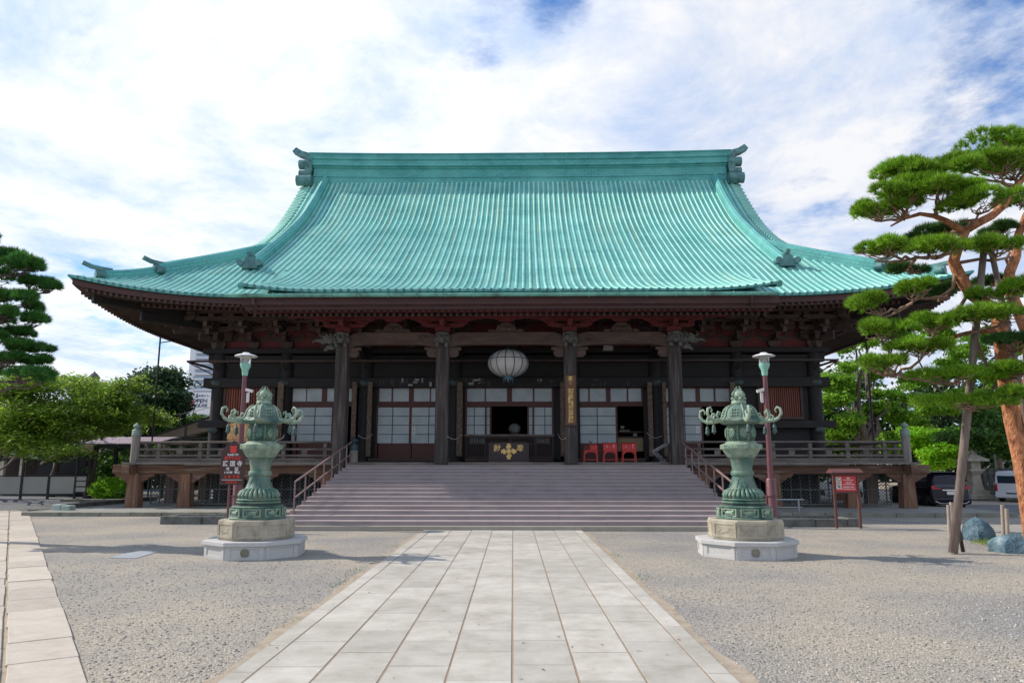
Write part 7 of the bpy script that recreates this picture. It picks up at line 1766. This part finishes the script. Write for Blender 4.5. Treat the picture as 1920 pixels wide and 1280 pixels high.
def white_van():
    p = Vector((27.35, 41.2, GZ - .02)); root = empty('white_van', 'white van seen from behind, cut by the right edge', 'van', p, R(-52)); W = .80
    st = [(0, W * .96, .26, .95, 1.58, W * .86), (.05, W, .22, .98, 1.66, W * .88), (.4, W, .2, .98, 1.70, W * .90), (3.2, W, .2, .98, 1.70, W * .90), (3.7, W, .2, .96, 1.50, W * .84), (4.1, W * .98, .2, .9, 1.05, W * .8), (4.3, W * .9, .3, .8, .85, W * .7)]
    car_shell('body', st, 'car_white', root)
    b = MB(); b.box(-.62, .62, -.012, .02, 1.02, 1.42); b.build('rear_window', 'carglass', root)
    for sx in (-1, 1): b = MB(); b.box(*sorted((sx * .66, sx * .78)), -.02, .02, .58, .98); b.build('tail_light', 'carlight', root, bevel=.01)
    b = MB(); b.box(-.16, .16, -.02, .01, .52, .66); b.build('number_plate', 'ink_white', root); b = MB(); b.box(-.78, .78, -.09, .02, .24, .42); b.build('rear_bumper', 'car_white', root, bevel=.03); b = MB(); b.box(-.25, .25, -.015, .01, .44, .50); b.build('step_recess', 'rubber', root)
    for sx in (-1, 1):
        b = MB(); 
        for y0, y1 in ((.3, 1.4), (1.5, 2.6), (2.7, 3.5)):
            A = [b.vert((sx * (W * 1.006 - (z - 1.0) * .13), y, z)) for y, z in ((y0, 1.04), (y1, 1.04), (y1, 1.42), (y0, 1.42))]; b.face(A if sx < 0 else A[::-1])
        b.build('side_window', 'carglass', root)
        for y in (.7, 3.5): wheel(root, sx * .72, y, .30)
white_van()
def small_car(px, Y, label, m_):
    A = ground(px, 940); p = Vector((at(px, 900, Y).x, Y, GZ - .02)); root = empty('parked_car', label, 'car', p, R(70)); W = .75
    st = [(0, W * .9, .25, .7, .78, W * .7), (.1, W, .2, .75, .9, W * .78), (.7, W, .2, .8, 1.32, W * .78), (1.8, W, .2, .8, 1.36, W * .78), (2.5, W, .2, .8, .95, W * .78), (3.3, W * .9, .22, .7, .72, W * .7)]
    car_shell('body', st, m_, root)
    for sx in (-1, 1):
        b = MB(); A = [b.vert((sx * (W * 1.004 - (z - .8) * .30), y, z)) for y, z in ((.5, .86), (2.3, .86), (1.8, 1.24), (.75, 1.24))]; b.face(A if sx < 0 else A[::-1]); b.build('side_window', 'carglass', root)
        for y in (.6, 2.7): wheel(root, sx * .68, y, .27)
small_car(1625, 46, 'pale parked car glimpsed through the lattice at the right corner of the hall', 'car_white')
def rock(px0, px1, pyb, h, depth, label, seed, name='blue_rock'):
    a, d = ground(px0, pyb), ground(px1, pyb); w = d.x - a.x; b = MB(); rr = random.Random(seed); n, m_ = 18, 10; cx, cy = (a.x + d.x) / 2, a.y + depth * .5
    ph = [rr.uniform(0, 6.3) for _ in range(8)]; rows = []
    for i in range(m_ + 1):
        v = i / m_; row = []
        for k in range(n):
            u = 2 * math.pi * k / n; q = (1 - v ** 3.6) ** .5 if v < 1 else 0.02; f = 1 + .07 * math.sin(3 * u + ph[0]) + .07 * math.sin(5 * u + ph[1] + 3 * v) + .05 * math.sin(9 * u + ph[2] - 5 * v)
            z = h * v * (1 + .18 * math.sin(u + ph[3])) ; row.append(b.vert((cx + w / 2 * q * f * math.cos(u) * 1.02, cy + depth / 2 * q * f * math.sin(u), GZ - .05 + z)))
        rows.append(row)
    for A, B in zip(rows, rows[1:]):
        for k in range(n): b.face((A[k], A[(k + 1) % n], B[(k + 1) % n], B[k]))
    b.face(rows[-1]); o = b.build('garden_rock', 'blue_rock', smooth=True, autos=28); tag(o, label, 'rock')
rock(1824, 1880, 1012, .58, .8, 'blunt blue garden rock standing in the grass', 3)
rock(1884, 2000, 1036, .42, .9, 'long low pale blue garden rock cut by the right edge', 8)
def grass():
    pts = [ground(1815, 1016), ground(1900, 1030), ground(1990, 1020), ground(1990, 1000), ground(1850, 1004)]; Q = []
    x0 = min(p.x for p in pts); x1 = max(p.x for p in pts); n = 5200
    x = 11.9 + rng.random(n) * 3.6; y = 18.2 + rng.random(n) * 3.0; keep = ((x - 13.6) / 1.9) ** 2 + ((y - 19.3) / 1.25) ** 2 < .8 + .3 * rng.random(n); x, y = x[keep], y[keep]; n = len(x)
    o = np.stack([x, y, np.full(n, GZ)], 1); d = rng.normal(size=(n, 3)) * .45; d[:, 2] = 1; s = (.05 + .09 * rng.random(n))[:, None]; sd = np.cross(d, rng.normal(size=(n, 3))); sd /= np.linalg.norm(sd, axis=1)[:, None]
    T = np.stack([o - sd * .006, o + sd * .006, o + d * s], 1); g_ = np_quads('grass', T, 'grass'); tag(g_, 'patch of short green grass around the blue rocks', 'grass', kind='stuff')
    b = MB(); A = [b.vert((13.6 + 1.75 * math.cos(u), 19.3 + 1.15 * math.sin(u), GZ + .006)) for u in (2 * math.pi * k / 24 for k in range(24))]; b.face(A); tag(b.build('garden_soil', 'soil'), kind='structure')
grass()
for px, pt, pb, lb in ((1781, 946, 1008, 'bamboo stake left of the long pine prop, outer one'), (1786, 941, 1000, 'bamboo stake left of the long pine prop, inner one'), (1882, 946, 1010, 'bamboo stake right of the blunt blue rock, left one'), (1890, 953, 1012, 'bamboo stake right of the blunt blue rock, right one')):
    p = ground(px, pb); t = at(px - 3, pt, p.y); b = MB(); b.tube([p, (p + t) / 2, t], [.05, .048, .046], 10); b.tube([p + (t - p) * .72 + Vector((0, 0, -.012)), p + (t - p) * .72 + Vector((0, 0, .012))], .055, 10); tag(b.build('stake', 'pole_pale', smooth=True, autos=40), lb, 'stake', 'bamboo stakes by the pine')
p = ground(1806, 1034); b = MB(); q = at(1796, 983, p.y); b.tube([p, q], [.045, .04], 8); b.tube([at(1788, 991, p.y), at(1800, 993, p.y - .05)], .03, 6); tag(b.build('brace_stake', 'wood_dark', smooth=True), 'short dark stake tied to the foot of the long pine prop', 'stake')
def stone_lantern():
    Y = 44; A = at(1830, 928, Y); root = empty('stone_lantern', 'beige stone lantern on a tall plinth behind the dark minivan', 'lantern', (A.x, Y, 0)); H = at(1830, 850, Y).z
    b = MB(); b.lathe([(.95, 0), (.95, .25), (.75, .26), (.75, .5)], 4, rot=R(45)); b.lathe([(.48, .5), (.40, .8), (.34, H - 1.25), (.5, H - 1.1), (.62, H - 1.0), (.62, H - .9)], 4, rot=R(45)); b.build('pillar', 'beige_stone', root, bevel=.02)
    b = MB(); b.lathe([(.40, H - .9), (.40, H - .45)], 4, rot=R(45)); b.build('light_box', 'beige_stone', root, bevel=.02)
    b = MB(); b.lathe([(.85, H - .45), (.88, H - .36), (.45, H - .15), (.16, H)], 4, rot=R(45)); b.lathe([(.10, H), (.14, H + .1), (.02, H + .25)], 10); b.build('cap_stone', 'beige_stone', root, bevel=.01)
stone_lantern()
def stone_fence():
    Y = 45.5; A = at(1848, 900, Y); B = at(1990, 900, Y); w = B.x - A.x; root = empty('stone_fence', 'grey stone post fence behind the parked vehicles', 'fence', (A.x, Y, 0)); b = MB(); b.box(-1, w, -.2, .2, 0, .75); b.build('base_wall', 'stone_dark', root, bevel=.02)
    b = MB(); x = -.9; 
    while x < w: b.box(x, x + .24, -.1, .1, .751, 1.78); x += .36
    o = b.build('stone_posts', 'stone_dark', root, bevel=.02); tag(o, kind='stuff'); b = MB(); b.box(-1, w, -.13, -.101, 1.45, 1.55); b.build('rail', 'stone_dark', root)
stone_fence()
def torii():
    Y = 47.5; A = at(1876, 890, Y); root = empty('stone_gate', 'pale pinkish stone torii gate post rising behind the white van', 'gate', (A.x, Y, 0)); H = at(1868, 815, Y).z
    for x in (0, 3.4): b = MB(); b.tube([(x, 0, 0), (x, 0, H)], [.26, .22], 14); b.build('gate_post', 'beige_stone', root, smooth=True, autos=40)
    b = MB(); b.box(-.9, 4.3, -.16, .16, H - .75, H - .45); b.box(-1.2, 4.6, -.25, .25, H, H + .35); b.build('crossbeam', 'beige_stone', root, bevel=.02)
torii()
